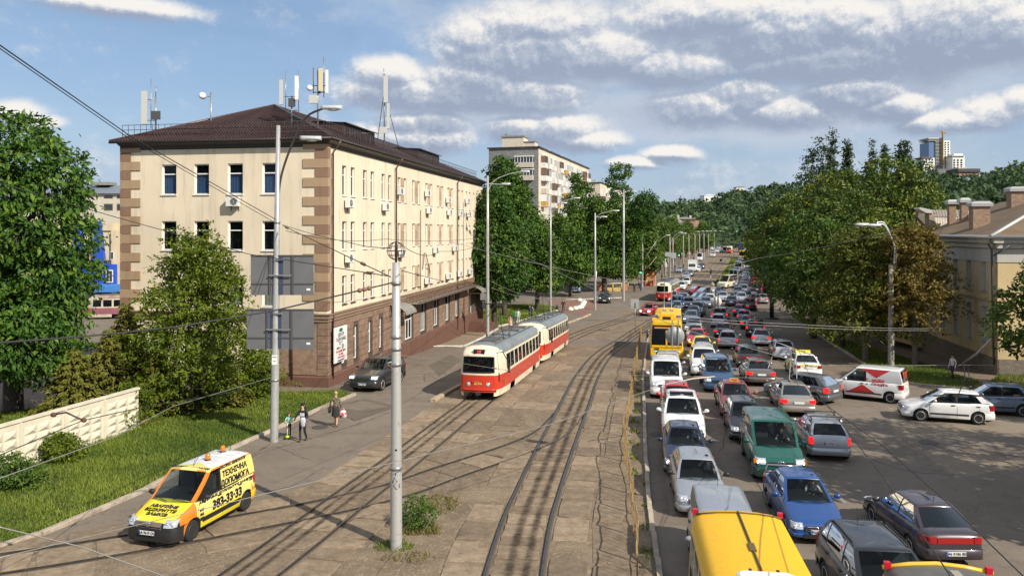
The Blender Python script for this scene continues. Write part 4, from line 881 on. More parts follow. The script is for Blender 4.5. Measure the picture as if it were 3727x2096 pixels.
M_greyroof = mat('grey_sheet_roof',(.22,.22,.21),.6,var=.15,scale=.5); M_orange = mat('orange_brick',(.34,.19,.12),.9,var=.15,scale=1.5); M_pale = mat('pale_render',(.62,.58,.50),.9,var=.1,scale=.6); M_ybeige = stucco('depot_render',(.62,.52,.36))
q = Q(2445,800,330); hip_house('pale house with grey hipped roof at the far end of the tree row',q.x,330,-.28,14,16,11.5,4.5,M_pale,M_greyroof,0,3,3)
q = Q(2500,800,350); hip_house('brick house with flat dark roof beside the grey hipped roof',q.x,350,-.28,9,30,14.5,1.0,M_orange,M_greyroof,0,4,3)
q = Q(2580,735,760); hip_house('small white building on the wooded ridge above the street',q.x,760,.2,14,10,7,1.2,M_white,M_white,q.z - 1,3,1,0)
q = Q(2690,700,800); hip_house('tiny pale house on the ridge right of the white building',q.x,800,0,9,8,6,1,M_pale,M_greyroof,q.z - 1,2,1,0)
# tram depot on the left: cream hall with blue buttresses, and the block behind it
M_dblue = mat('depot_blue',(.02,.085,.50),.5,var=.1,scale=.8); M_lblue = mat('blue_sheet',(.06,.22,.55),.5,var=.15)
dep = empty('tram_depot','cream depot hall with bright blue sloping buttresses behind the chestnut tree','building',(0,0,0))
dz = 112.; px = dz/F
def dbox(x0,x1,ya,yb,d,dep_,m,name): 
    a = Q(x0,ya,d); b = Q(x1,yb,d); k = MB(); k.box(((a.x + b.x)/2,d + dep_/2,(a.z + b.z)/2),(abs(b.x - a.x),dep_,abs(b.z - a.z))); return k.build(name,m,dep)
dbox(60,405,1075,840,dz,16,M_ybeige,'wall'); dbox(404,470,1075,840,dz - .5,15,M_ybeige,'wall'); dbox(355,408,845,812,dz,14,M_ybeige,'roof_upstand')
for x0,x1 in ((348,392),(278,316)):
    k = MB(); k.prism([Q(x0,1072,dz - .05),Q(x1 + 8,1072,dz - .05),Q(x0 + 22,806,dz - .05),Q(x0,806,dz - .05)],(0,-.7,0)); k.build('buttress',M_dblue,dep)
dbox(384,422,1070,962,dz - .95,.4,M_dblue,'doorway'); dbox(300,345,1070,985,dz - .6,.4,M_dblue,'doorway')
for x0,x1,y0,y1 in ((388,413,1028,982),(404,416,945,915),(306,318,1065,1005),(318,338,1009,1006)):
    a = Q(x0,y0,dz - 1.05); b = Q(x1,y1,dz - 1.05); k = MB(); k.box(((a.x + b.x)/2,dz - 1.2,(a.z + b.z)/2),(abs(b.x - a.x),.12,abs(b.z - a.z))); f = k.build('window',M_white,dep)
    for s in (0,1): k = MB(); k.box((a.x + (b.x - a.x)*(.28 + .45*s),dz - 1.27,(a.z + b.z)/2),(abs(b.x - a.x)*.36,.04,abs(b.z - a.z)*.84)); k.build('pane',M_log,f)
k = MB(); a = Q(285,1052,dz - 3); b = Q(450,1052,dz - 3); k.box(((a.x + b.x)/2,dz - 3,a.z),(b.x - a.x,5,.5)); k.box(((a.x + b.x)/2 + .8,dz - 3.4,a.z + .45),((b.x - a.x)*.5,3,.35)); k.build('blue_canopy',M_lblue,dep)
blk = empty('grey_roof_block','pale brick block with grey-blue roof seen above the depot','building',(0,0,0)); d2 = 150.
a = Q(60,1000,d2); b = Q(560,705,d2); k = MB(); k.box(((a.x + b.x)/2,d2 + 6,(a.z + b.z)/2),(b.x - a.x,12,b.z - a.z)); k.build('wall',brickmat('pale_brick',(.48,.44,.36),(.58,.54,.44),(.4,.4,.4),1.2),blk)
k = MB(); k.prism([(a.x - .6,d2 - .6,b.z),(a.x - .6,d2 + 13,b.z),(a.x - .6,d2 + 6,b.z + 1.9)],(b.x - a.x + 1.2,0,0)); k.build('roof',mat('blue_grey_roof',(.17,.20,.235),.5),blk)
k = MB(); q = Q(330,664,d2); k.box((q.x,d2 + 5,q.z),(3.4,3,.6)); k.build('roof_vent',M_zinc,blk)
for x in (120,170,220,270,395,442,490):
    for y0,y1 in ((722,712),(766,742)):
        p,r = Q(x - 16,y0,d2),Q(x + 16,y1,d2); k = MB(); k.box(((p.x + r.x)/2,d2 - .02,(p.z + r.z)/2),(r.x - p.x,.1,r.z - p.z)); f = k.build('window',M_brownw,blk); k = MB(); k.box(((p.x + r.x)/2,d2 - .08,(p.z + r.z)/2),((r.x - p.x)*.85,.04,(r.z - p.z)*.8)); k.build('pane',M_log,f)
# ---- yellow corner house on the right
hs_ = empty('corner_house','two-storey yellow corner house with brown felt roof and brick chimneys','house',(0,0,0))
CR = Vector((32.2,52.7,0)); u1 = Vector((.175,.985,0)).normalized(); n1 = Vector((-u1.y,u1.x,0)); u2 = Vector((u1.y,-u1.x,0)); n2 = -u1
fw = frame(CR,u1,n1); fs = frame(CR,u2,n2); M_yel = stucco('yellow_render',(.62,.48,.27),.12,.3); M_ygr = stucco('grey_band_render',(.52,.50,.45),.1,.2); M_base = brickmat('rubble_plinth',(.12,.10,.08),(.22,.18,.14),(.1,.1,.1),3)
LW = 16.; LS = 24.; zt = 8.8
cols = [1.7,4.3,6.9,9.5,12.1,14.2]; holes = []
for a in cols: holes += [(a,a + .95,1.5,4.1),(a,a + .95,5.1,7.15)]
w = MB(); facade(w,fw,LW,.6,zt,holes,.22); hs2 = [(a,a + 1.2,c,d) for a in (1.9,5.2,8.5,11.8,15.1,18.4) for c,d in ((1.5,4.1),(5.1,7.15))]; facade(w,fs,LS,.6,zt,hs2,.22)
w.poly([fw(LW,0),fw(LW,zt),fw(LW,zt,-12),fw(LW,0,-12)]); w.poly([fs(LS,0),fs(LS,zt),fs(LS,zt,-12),fs(LS,0,-12)]); w.build('wall',M_yel,hs_)
w = MB(); fbox(w,fw,-.1,LW,-.8,.75,.1,-.05); fbox(w,fs,-.1,LS,-.8,.76,.1,-.05); w.build('plinth',M_base,hs_)
w = MB(); fbox(w,fw,-.04,LW,7.15,8.05,.05,-.1); fbox(w,fs,-.04,LS,7.16,8.05,.05,-.1); w.build('window_band',M_ygr,hs_)
w = MB(); fbox(w,fw,-.06,LW,4.55,4.75,.08,-.1); fbox(w,fs,-.06,LS,4.55,4.76,.08,-.1); w.build('string_course',M_yel,hs_)
M_oldw = mat('old_white_paint',(.40,.41,.40),.7)
for a,b,c,d in holes: 
    wi = window(hs_,fw,a,b,c,d,.22,.6,(.5,),None,True,.08,M_oldw)
    w = MB()
    for r in ((a - .16,a,c,d),(b,b + .16,c,d),(a - .2,b + .2,d,d + .22)): fbox(w,fw,*r,.06,-.02)
    w.build('surround',M_ygr,wi)
for a,b,c,d in hs2: window(hs_,fs,a,b,c,d,.22,.6,(.5,),(0,.4,0,1,M_curt),True,.09,M_white)
w = MB(); fbox(w,fw,-.5,LW,8.1,8.45,.22,-.1); fbox(w,fs,-.22,LS,8.1,8.44,.22,-.1); fbox(w,fw,-.7,LW,8.45,8.8,.5,-.1); fbox(w,fs,-.5,LS,8.45,8.79,.5,-.1); w.build('cornice',M_ygr,hs_)
M_felt = mat('brown_roof_felt',(.16,.11,.066),.9,var=.2,scale=.7,bump=.4); M_zincl = mat('light_zinc',(.50,.50,.48),.45,.5); M_corr = mat('corrugated_sheet',(.26,.215,.18),.7,var=.25,scale=1.5)
RZ2 = 11.7; e0 = fw(-.75,8.84,.75); e1 = fw(LW,8.84,.75); e2 = fs(LS,8.84,.75); r0 = CR + u1*6.5 + u2*6.5 + Vector((0,0,RZ2)); r1 = CR + u1*LW + u2*6.5 + Vector((0,0,RZ2)); r2 = CR + u1*6.5 + u2*LS + Vector((0,0,RZ2))
w = MB(); w.poly([e0,r0,r1,e1][::-1]); w.poly([e0,e2,r2,r0]); w.poly([r1,r0,CR + u1*13 + u2*13 + Vector((0,0,8.8)),CR + u1*LW + u2*13 + Vector((0,0,8.8))][::-1]); w.poly([r0,r2,CR + u1*13 + u2*LS + Vector((0,0,8.8)),CR + u1*13 + u2*13 + Vector((0,0,8.8))][::-1]); w.build('roof',M_felt,hs_)
w = MB(); w.tube([e0 + Vector((0,0,.03)),r0],.14,6); w.tube([e1,e0],.12,6); w.tube([e0,e2],.12,6); w.tube([r0,r2],.12,5); w.build('roof_trim',M_zincl,hs_)
# corrugated slope right of the hip
def corr(name,A,B,C,D,pitch,m,parent,amp=.035):
    A,B,C,D = map(Vector,(A,B,C,D)); n = max(2,int((B - A).length/pitch)*4); nr = (B - A).cross(D - A).normalized(); nr = nr if nr.z > 0 else -nr; k = MB()
    k.loft([[A.lerp(B,i/n) + nr*(amp*math.sin(i*pi/2) + .02) for i in range(n + 1)],[D.lerp(C,i/n) + nr*(amp*math.sin(i*pi/2) + .02) for i in range(n + 1)]],0,False); return k.build(name,m,parent)
corr('corrugated_roof',fs(1.8,8.95,.72),fs(12,8.95,.72),fs(12,11.0,-4.4),fs(5.6,11.0,-4.4),.28,M_corr,hs_)
def chimney(c,w,l,z0,z1):
    k = MB(); rot = math.atan2(u2.y,u2.x); k.box((c.x,c.y,(z0 + z1)/2),(w,l,z1 - z0),rot=rot); ch = k.build('chimney',brickmat('chimney_brick',(.20,.13,.09),(.36,.25,.17),(.3,.3,.3),4),hs_)
    k = MB(); A = w/2 + .15; B = l/2 + .15; rg = []
    for s,z in ((1,z1),(1.02,z1 + .22),(.7,z1 + .38)): rg.append([(c.x + (x*A*s)*math.cos(rot) - (y*B*s)*math.sin(rot),c.y + (x*A*s)*math.sin(rot) + (y*B*s)*math.cos(rot),z) for x,y in ((-1,-1),(1,-1),(1,1),(-1,1))])
    k.loft(rg,0,True,True,True,False); k.build('chimney_cap',M_zincl,ch)
for X,d,w,l,za,zb in ((3565,58.5,1.15,.8,752,805),(3463,66,.5,.5,744,765),(3508,64.5,.5,.5,738,765),(3705,62,1.3,.9,698,760)):
    q = Q(X,800,d); chimney(Vector((q.x,d,0)),w,l,8.9,Q(X,za,d).z)
# rear wing with corrugated lower roof and firewall
wg = empty('rear_wing','low wing with corrugated mansard roof and stone firewall behind the corner house','house',(0,0,0))
A = CR + u1*16.6 + n1*.4; B = A + u1*12
a_ = Q(3406,838,66); b_ = Q(3520,838,66)
k = MB(); k.box(((a_.x + b_.x)/2 + 3,71.5,4.2),(b_.x - a_.x + 8,9,9.4)); k.build('wall',M_yel,wg)
corr('lower_roof',Q(3404,838,66.6),Q(3560,838,66.6),Q(3560,790,67.6),Q(3402,790,67.6),.2,mat('pale_corrugated',(.40,.35,.29),.7,var=.3,scale=1.2),wg); corr('upper_roof',Q(3402,790,67.5),Q(3560,790,67.5),Q(3560,765,71),Q(3395,765,71),.22,M_corr,wg)
k = MB(); p = [Q(x,y,66.4) for x,y in ((3382,850),(3404,850),(3404,775),(3382,775))]; k.prism(p,(0,.7,0)); k.build('firewall',brickmat('rubble_wall',(.20,.15,.11),(.38,.3,.23),(.2,.2,.2),3),wg)
k = MB(); k.prism([Q(x,y,66.3) for x,y in ((3371,775),(3396,777),(3396,765),(3350,755),(3345,760))],(0,.9,0)); k.build('firewall_cap',M_zincl,wg)
k = MB(); k.prism([Q(x,y,68) for x,y in ((3340,790),(3384,838),(3384,775),(3350,760))],(0,.6,0)); k.build('firewall_side',M_base,wg)
w = MB(); w.tube([fw(.15,8.4,.55),fw(.2,8.0,.3),fw(.2,.3,.16)],.07,6); w.tube([fs(.5,8.3,.5),fw(-.1,7.6,.3)],.06,6); w.build('drainpipe',mat('grey_pipe',(.10,.11,.13),.5,.3),hs_)
w = MB(); a_ = fw(.6,3.0 - 2.0,.25); w.tube([P(3492,1338) + Vector((0,0,.1)),P(3492,1338).lerp(fw(.3,1.9,.2),.55),fw(.3,2.15,.2)],.09,7); w.build('downspout',mat('white_spout',(.5,.5,.48),.6,var=.3,scale=6),hs_)
# ---- towers under construction on the far hill
tw = empty('tower_block','unfinished high-rise with open concrete floors on the hill','tower',(0,0,0)); dt = 620.; 
M_conc = mat('bare_concrete',(.56,.55,.53),.9); M_tw = mat('tower_white',(.80,.79,.75),.8); M_tblue = mat('tower_blue_glass',(.12,.19,.34),.3)  # concrete and white are lightened: distance haze put into the colours
def tbox(par,x0,x1,ya,yb,d,th,m,name):
    a,b = Q(x0,ya,d),Q(x1,yb,d); k = MB(); k.box(((a.x + b.x)/2,d + th/2,(a.z + b.z)/2),(b.x - a.x,th,b.z - a.z)); return k.build(name,m,par)
tbox(tw,3381,3403,640,518,dt,14,M_tblue,'glass_wing')
for i in range(22):
    y = 616 - i*5.15; tbox(tw,3380 if i > 19 else 3405,3432,y,y - 1.6,dt - 1,15,M_conc,'floor_slab')
for x in (3382,3393,3405,3418,3430): tbox(tw,x,x + 2,640,503,dt + 1,3,M_conc,'column')
tbox(tw,3379,3432,505,502,dt - 1.2,15,M_conc,'top_slab'); tbox(tw,3432,3458,640,512,dt,14,M_tw,'core_wall'); tbox(tw,3404,3431,640,520,dt + 4,8,M_dark,'dark_core')
for i in range(14):
    for x in (3439,3450): tbox(tw,x,x + 4.5,630 - i*8.3,625.5 - i*8.3,dt - .3,.5,M_dark,'window')
t2 = empty('tower_block','white mid-rise with rounded gable standing left of the unfinished high-rise','tower',(0,0,0)); tbox(t2,3362,3402,650,575,dt - 25,12,M_tw,'wall'); tbox(t2,3355,3396,575,572,dt - 26,12,mat('brown_gable',(.2,.13,.1),.8),'roof')
for i in range(7):
    for x in (3370,3381,3392): tbox(t2,x,x + 5,640 - i*9.3,635 - i*9.3,dt - 25.3,.5,M_dark,'window')
t3 = empty('tower_block','cream eight-storey block right of the unfinished high-rise on the hill','tower',(0,0,0)); tbox(t3,3467,3511,650,570,dt - 10,14,M_tw,'wall'); tbox(t3,3472,3505,570,560,dt - 8,10,M_tw,'penthouse'); tbox(t3,3466,3512,569,566,dt - 11,15,M_conc,'roof_edge')
for i in range(8):
    for x in (3471,3484,3497): tbox(t3,x,x + 6,646 - i*8.6,641 - i*8.6,dt - 10.3,.5,M_dark,'window')
t4 = empty('long_block','long grey slab building at the foot of the high-rise','building',(0,0,0)); tbox(t4,3412,3486,640,616,dt - 60,14,mat('grey_panel',(.17,.17,.17),.8),'wall'); tbox(t4,3486,3517,640,610,dt - 60,14,M_ybeige,'end_wall')
t5 = empty('long_block','low dark-roofed pink building right of the grey slab on the hill','building',(0,0,0)); tbox(t5,3490,3565,640,626,dt - 90,14,mat('pink_render',(.38,.22,.17),.9),'wall'); tbox(t5,3488,3568,626,614,dt - 91,15,mat('dark_mansard',(.07,.07,.08),.8),'roof')
cr = empty('tower_crane','yellow tower crane beside the unfinished high-rise','crane',(0,0,0)); tbox(cr,3432.5,3435,600,482,dt - 3,2,mat('crane_yellow',(.42,.28,.10),.6),'mast'); k = MB(); k.prism([Q(3426,480,dt - 3),Q(3445,486,dt - 3),Q(3443,483,dt - 3),Q(3432,475,dt - 3)],(0,2,0)); k.build('jib',mat('crane_yellow',(.42,.28,.10),.6),cr)
# ------------------------------------------------------------------ vegetation
M_chest = tone_mat('chestnut_leaves',(.024,.070,.010),(.165,.255,.03),.22,.5,(.055,.125,.015))
M_elm = tone_mat('elm_leaves',(.06,.105,.008),(.27,.31,.035),.4,.5,(.14,.195,.018))
M_spruce = tone_mat('spruce_needles',(.07,.085,.012),(.23,.215,.036),.15,.6)
M_lime = tone_mat('lime_leaves',(.038,.088,.013),(.14,.21,.032),.2,.5)
M_yel2 = tone_mat('yellow_maple_leaves',(.034,.075,.010),(.25,.27,.03),.2,.5,(.08,.125,.015))
M_brn = tone_mat('browning_leaves',(.10,.07,.012),(.26,.17,.035),.2,.6,(.17,.13,.022))
M_mix = tone_mat('mixed_turning_leaves',(.045,.08,.010),(.23,.21,.03),.2,.6,(.11,.13,.016))
M_pop = tone_mat('poplar_leaves',(.020,.045,.014),(.062,.095,.028),.2,.5)
M_wood = tone_mat('hill_wood_leaves',(.036,.075,.034),(.115,.175,.068),.25,.7)
M_bark = mat('bark',(.075,.058,.045),.95,var=.35,scale=5,bump=.8); M_barkl = mat('grey_bark',(.16,.135,.105),.95,var=.3,scale=5,bump=.6)
def leaves(cent,outw,size,aspect,rg,droop=.25,spread=.8):
    """rhombic leaves at the given points; they face roughly outwards and hang a little"""
    n = len(cent); d = outw*.5 + rg.normal(0,spread,(n,3))*.6; d[:,2] -= droop; d /= np.linalg.norm(d,axis=1)[:,None] + 1e-9
    nn = outw*.8 + rg.normal(0,.55,(n,3)); nn[:,2] += .45; s = np.cross(d,nn); s /= np.linalg.norm(s,axis=1)[:,None] + 1e-9
    L = size*rg.uniform(.5,1.5,n)[:,None]; w = L*aspect; nrm = np.cross(s,d)
    v = np.empty((n,4,3)); v[:,0] = cent - d*L*.5; v[:,1] = cent + s*w*.5 + nrm*L*.06; v[:,2] = cent + d*L*.5 - nrm*L*.08; v[:,3] = cent - s*w*.5 + nrm*L*.06
    return v.reshape(-1,3)
def crown_mesh(name,lobes,n,size,m,seed,aspect=.5,droop=.25,shell=.72,clump=7,tonebias=0.,squash=.8):
    """lobes: (x,y,z,rx,ry,rz) ; leaves sit in clumps near the lobes' surfaces"""
    rg = np.random.default_rng(seed); lo = np.array(lobes,float); area = (lo[:,3]*lo[:,5] + lo[:,3]*lo[:,4]); p = area/area.sum(); nc = max(1,n // clump)
    idx = rg.choice(len(lo),nc,p=p); dirs = rg.normal(0,1,(nc,3)); dirs[:,2] += .12; dirs /= np.linalg.norm(dirs,axis=1)[:,None]; r = rg.uniform(shell,1.06,nc)
    c = lo[idx,:3] + dirs*lo[idx,3:]*r[:,None]
    keep = np.ones(nc,bool)                                            # no leaves deep inside neighbouring lobes
    for q in lo: keep &= ~((((c - q[:3])/(q[3:]*.62))**2).sum(1) < 1)
    c,dirs,idx = c[keep],dirs[keep],idx[keep]; nc = len(c); rep = np.repeat(np.arange(nc),clump)
    sp = size*1.5; cc = c[rep] + rg.normal(0,sp*.55,(len(rep),3))*np.array([1,1,squash*.8]); dd = dirs[rep] + rg.normal(0,.25,(len(rep),3))
    v = leaves(cc,dd,size,aspect,rg,droop); f = np.arange(len(v)).reshape(-1,4)
    lt = rg.normal(0,.14,len(lo)); ct = rg.normal(0,.19,nc); tone = np.clip(.45 + tonebias + lt[idx][rep] + ct[rep] + rg.normal(0,.13,len(rep)),0,1)
    return npmesh(name,v,f,m,attr=tone)
def trunk_mesh(h,r,lobes,m,seed,lean=(0,0),branches=14):
    rr = random.Random(seed); mb = MB(); top = Vector((lean[0],lean[1],h)); pts = [Vector((0,0,-.3)),Vector((lean[0]*.1 + rr.uniform(-.1,.1),lean[1]*.1,h*.3)),Vector((lean[0]*.5,lean[1]*.5 + rr.uniform(-.15,.15),h*.65)),top]
    mb.tube(spline(pts,4),[r*1.25 - r*.95*(i/12) for i in range(13)],7)
    L = sorted(lobes,key=lambda q: -q[3]); L = L[:branches]
    for q in L:
        e = Vector(q[:3]); s = pts[1].lerp(top,min(.9,max(0.05,(e.z*.75 - pts[1].z)/max(.1,h - pts[1].z)))); k = (s + e)/2 + Vector((rr.uniform(-.3,.3),rr.uniform(-.3,.3),-.15*(e - s).length))
        mb.tube(spline([s,k,e],3),[r*.42 - r*.36*i/6 for i in range(7)],5)
    return mb.mesh('trunk',m)
def lobes_round(R_,Z0,Z1,n,seed,lobe=.42,top=.75,flat=.8):
    """crown between heights Z0 and Z1 with radius R_: lobes spread through an egg shape"""
    rr = random.Random(seed); out = []; h = Z1 - Z0
    for i in range(n):
        t = (i + .5)/n; z = Z0 + h*(.10 + .82*t); prof = math.sin(pi*min(1,.18 + .82*(t**.8)))**.6; prof = max(.25,prof); a = i*2.399 + rr.uniform(-.4,.4); rad = R_*prof*rr.uniform(.35,.72)
        s = R_*lobe*rr.uniform(.75,1.2)*(.7 + .4*prof); out.append((rad*math.cos(a),rad*math.sin(a),z,s,s,s*flat))
    for i in range(max(3,n // 4)): out.append((rr.uniform(-.2,.2)*R_,rr.uniform(-.2,.2)*R_,Z0 + h*rr.uniform(.3,.85),R_*lobe,R_*lobe,R_*lobe*flat))
    return out
def tree(name,label,base,h,R_,Z0,n,size,m,seed,trunk=.25,lobes=None,group=None,bark=None,nl=22,aspect=.5,droop=.25,lobe=.42,rz=0.,clump=13,flat=.8,cat='tree',squash=.8,tb=0.,shell=.72,th=.78):
    e = empty(name,label,cat,base,rz,group); lobes = lobes or lobes_round(R_,Z0,h,nl,seed,lobe,flat=flat)
    put('crown',crown_mesh('crown',lobes,n,size,m,seed,aspect,droop,clump=clump,squash=squash,tonebias=tb,shell=shell),e); put('trunk',trunk_mesh(h*th,trunk,lobes,bark or M_bark,seed),e); return e
def again(src,label,base,sc,rz,szc=None):
    c = copy_tree(src); c.location = base; c.scale = (sc,sc,szc or sc); c.rotation_euler = (0,0,rz); c['label'] = label; return c
def sprig_crown(name,h,R_,n,m,seed,size,z0=.1,up=.55,top=.9):
    """feathery crown: leaves strung along many outward-rising sprigs"""
    rg = np.random.default_rng(seed); C = []; D = []; TN = []
    for i in range(n):
        t = rg.uniform(0,1)**.85; z = h*(z0 + (top - z0)*t); prof = (1 - t)**.6*.95*(1 + .22*math.sin(t*19 + seed)) + .10; a = rg.uniform(0,2*pi); r0 = R_*prof*rg.uniform(.1,.75); L = R_*rg.uniform(.22,.52)*(1.1 - .3*t); el = rg.normal(up,.35) if rg.random() < .8 else -.3
        d = np.array([math.cos(a)*math.cos(el),math.sin(a)*math.cos(el),math.sin(el)]); k = int(36*L/size*.13 + 9); s = rg.uniform(0,1,k); b = rg.normal(0,1,(k,3))*(.26*L*(1.05 - s*.85))[:,None]*np.array([1,1,.5])
        C.append(np.array([r0*math.cos(a),r0*math.sin(a),z]) + d*(L*s)[:,None] + b - np.array([0,0,.22*L])*(s**2)[:,None]); D.append(np.tile(d,(k,1))); TN.append(np.full(k,rg.normal(.48,.15)) + rg.normal(0,.12,k))
    C = np.concatenate(C); D = np.concatenate(D); return npmesh(name,leaves(C,D,size,.5,rg,.2),np.arange(len(C)*4).reshape(-1,4),m,attr=np.clip(np.concatenate(TN),0,1))
# left foreground
tree('chestnut_tree','huge dark green chestnut tree filling the left edge of the picture',(-25.4,40.5,0),15.6,4.9,1.2,70000,.30,M_chest,11,.42,nl=46,aspect=.48,droop=.55,lobe=.36,clump=6,squash=.5)
def elm_lobes(seed,h,R_):
    rr = random.Random(seed); out = []
    for i in range(64):
        t = rr.random()**.8; z = h*(.16 + .8*t); prof = (1 - t)**.55*1.0 + .12; a = rr.uniform(0,2*pi); rad = R_*prof*rr.uniform(.15,1.0); s = rr.uniform(.6,1.05)*(1.1 - .5*t); k = rr.uniform(1.0,1.7)
        out.append((rad*math.cos(a),rad*math.sin(a),z + .12*rad,s*k,s*k,s*.6))
    return out
eb = P(712,1500); elm0 = tree('elm_tree','yellow-green feathery tree standing against the beige end wall of the office block',(eb.x,eb.y + .3,0),9.7,3.6,1,72000,.19,M_elm,21,.16,elm_lobes(21,9.8,3.8),nl=0,aspect=.5,clump=8,droop=.15,shell=.2)
elm0.children[0].data = sprig_crown('crown',9.5,4.0,560,M_elm,21,.20,.08,.6,.92)
bb = P(905,1480); tree('elm_shrub','leafy shrub hanging at the wall behind the sign pole',(bb.x,bb.y + 2,0),2.6,1.3,.2,5000,.15,M_elm,22,.06,nl=10,clump=8,cat='shrub')
def spruce(label,base,h,R_,n,seed,m=M_spruce):
    rg = np.random.default_rng(seed); e = empty('spruce_tree',label,'spruce tree',base,0,'spruces behind the concrete fence'); V = []; wh = int(h/.32)
    C = []; D = []
    for i in range(wh):
        t = i/wh; z = .25 + (h - .3)*t; rad = R_*(1 - t)**.85 + .08; nb = int(7 + 7*(1 - t)); a0 = rg.uniform(0,6.28)
        for b in range(nb):
            a = a0 + 2*pi*b/nb + rg.normal(0,.15); L = rad*rg.uniform(.75,1.12); k = int(6 + 16*L)
            s = rg.uniform(.15,1,k)**.8; side = rg.normal(0,.16,k)*L*(1.1 - s); C.append(np.c_[np.cos(a)*L*s - np.sin(a)*side,np.sin(a)*L*s + np.cos(a)*side,z - .28*L*s**1.2 + .16*L*s**3 + rg.normal(0,.03,k)])
            D.append(np.tile([math.cos(a),math.sin(a),-.1],(k,1)))
    C = np.concatenate(C); D = np.concatenate(D); rep = np.repeat(np.arange(len(C)),3); v = leaves(C[rep] + rg.normal(0,.05,(len(rep),3)),D[rep],.24,.38,rg,.25,.45); f = np.arange(len(v)).reshape(-1,4)
    put('crown',npmesh('crown',v,f,m,attr=np.clip(.5 + rg.normal(0,.2,len(f)),0,1)),e); MB().cyl((0,0,-.2),(0,0,h*.95),.1,.02,6).build('trunk',M_bark,e); return e
for X,Y,dy,h,r,s,lab in ((395,1490,2.0,5.4,2.1,31,'tallest olive spruce against the corner of the office block'),(255,1560,3.5,4.4,1.7,32,'olive spruce behind the middle of the concrete fence'),(560,1520,.6,3.4,1.7,33,'bushy spruce at the right end of the concrete fence under the elm'),(40,1620,5,3.6,2.0,34,'low spruce at the left edge under the chestnut'),(150,1600,7,3.9,1.5,35,'slim spruce between the chestnut and the fence'),(800,1490,.5,2.9,1.6,36,'dark spruce at the foot of the elm by the lawn')):
    b = P(X,Y); spruce(lab,(b.x,b.y + dy,0),h,r,0,s)
for X,Y,w,s,lab in ((480,1555,1.5,41,'dark rounded bush pressed against the end of the concrete fence'),(640,1500,1.5,42,'green bush on the lawn under the elm tree'),(210,1690,.8,43,'small leafy bush growing at the foot of the concrete fence'),(30,1790,.9,44,'tall weedy bush at the left edge of the lawn'),(930,1448,.9,45,'low bush against the brown plinth of the office block')):
    b = P(X,Y); tree('bush',lab,(b.x,b.y + .3,0),w*1.25,w,.05,4200,.13,M_elm if s % 2 else M_lime,s,.04,nl=9,clump=8,cat='bush',lobe=.5)
b = P(1505,1925); tree('bush','low dense bush growing beside the foreground pole',(b.x + .08,b.y + .15,0),.95,.62,.0,4200,.07,M_lime,46,.02,nl=12,clump=8,cat='bush',lobe=.45)
# row behind the office block and along the avenue
def at_px(X,Y): return P(X,Y)
row = 'trees along the left side of the avenue'
def rt(name,label,X,yb,yt,wpx,n,size,m,seed,z0=.22,**k):
    b = P(X,yb); px = b.y/F; h = (yb - yt)*px; return tree(name,label,b,h,wpx*px,h*z0,n,size,m,seed,group=row,trunk=k.pop('trunk',.3),**k)
c1 = rt('chestnut_tree','broad chestnut with low crown touching the far corner of the office block',1800,1192,660,118,30000,.36,M_chest,51,.14,nl=34,lobe=.38,droop=.4)
rt('elm_tree','tall ragged tree rising behind the first chestnut beside the apartment block',1835,1150,560,118,22000,.42,M_chest,52,.3,nl=34,lobe=.3,tb=.05)
rt('chestnut_tree','chestnut with rounded crown between the second and third lamp posts',1955,1128,812,105,22000,.40,M_chest,53,.2,nl=28,lobe=.38,droop=.4)
c2 = rt('chestnut_tree','chestnut right of the third lamp post over the plaza',2075,1080,822,92,18000,.45,M_chest,54,.16,nl=26,lobe=.4,droop=.4,tb=.04)
def tall(seed):
    rr = random.Random(seed); out = []
    for cx,top,sp in ((-4.5,20.5,3.0),(4.2,21.8,3.4),(-.5,16,4.2),(-6.5,15,2.6),(7.2,16.5,2.4)):
        for i in range(9): t = i/8; s = rr.uniform(1.7,2.6)*(1.15 - .4*t); out.append((cx*(.25 + .75*t) + rr.uniform(-1,1)*sp*.6,rr.uniform(-2.5,2.5),5 + (top - 5)*t,s,s,s*.72))
    return out
b = P(2200,1062); tree('elm_tree','tallest spreading tree with two bare-limbed tops right of the apartment block',b,21.5,7,5,44000,.46,M_chest,55,.45,tall(55),row,nl=0,tb=.08)
rt('lime_tree','rounded tree behind the ornamental lamp mast',2265,1050,780,72,13000,.5,M_chest,56,.1,nl=24,tb=.05)
c3 = rt('lime_tree','green street tree right of the ornamental lamp mast',2345,1040,772,66,12000,.5,M_lime,57,.12,nl=24)
rowt = [(2405,1018,778),(2430,985,800),(2468,985,800),(2495,962,806),(2520,955,812),(2545,945,820),(2565,938,822),(2588,930,832),(2612,922,828),(2635,918,826)]
ords = ['first','second','third','fourth','fifth','sixth','seventh','eighth','ninth','tenth','eleventh','twelfth','thirteenth','fourteenth']
for i,(X,yb,yt) in enumerate(rowt):
    b = P(X - 14,yb); px = b.y/F; h0 = 1.0; src = c3; sh = (1040 - 772)*P(2345,1040).y/F; again(src,'street tree in the avenue row, %s beyond the kiosk' % ords[i],b + Vector((-2.5 - .4*i,2,0)),(yb - yt)*px/sh*1.04,i*1.3)
# a second line fills the gaps behind the row
for i,(X,yb,yt) in enumerate([(1700,1130,700),(1905,1060,745),(2030,1040,770),(2120,1020,760),(2240,1000,742),(2310,985,760),(2380,970,775),(2440,950,790),(2500,935,800),(2560,922,812)]):
    b = P(X,yb); sh = (1128 - 812)*P(1955,1128).y/F; again(c2 if i % 2 else c3,'background tree seen over the avenue row, %s from the office block' % ords[i],b,(yb - yt)*b.y/F/((1080 - 822)*P(2075,1080).y/F if i % 2 else (1040 - 772)*P(2345,1040).y/F),i*2.1)
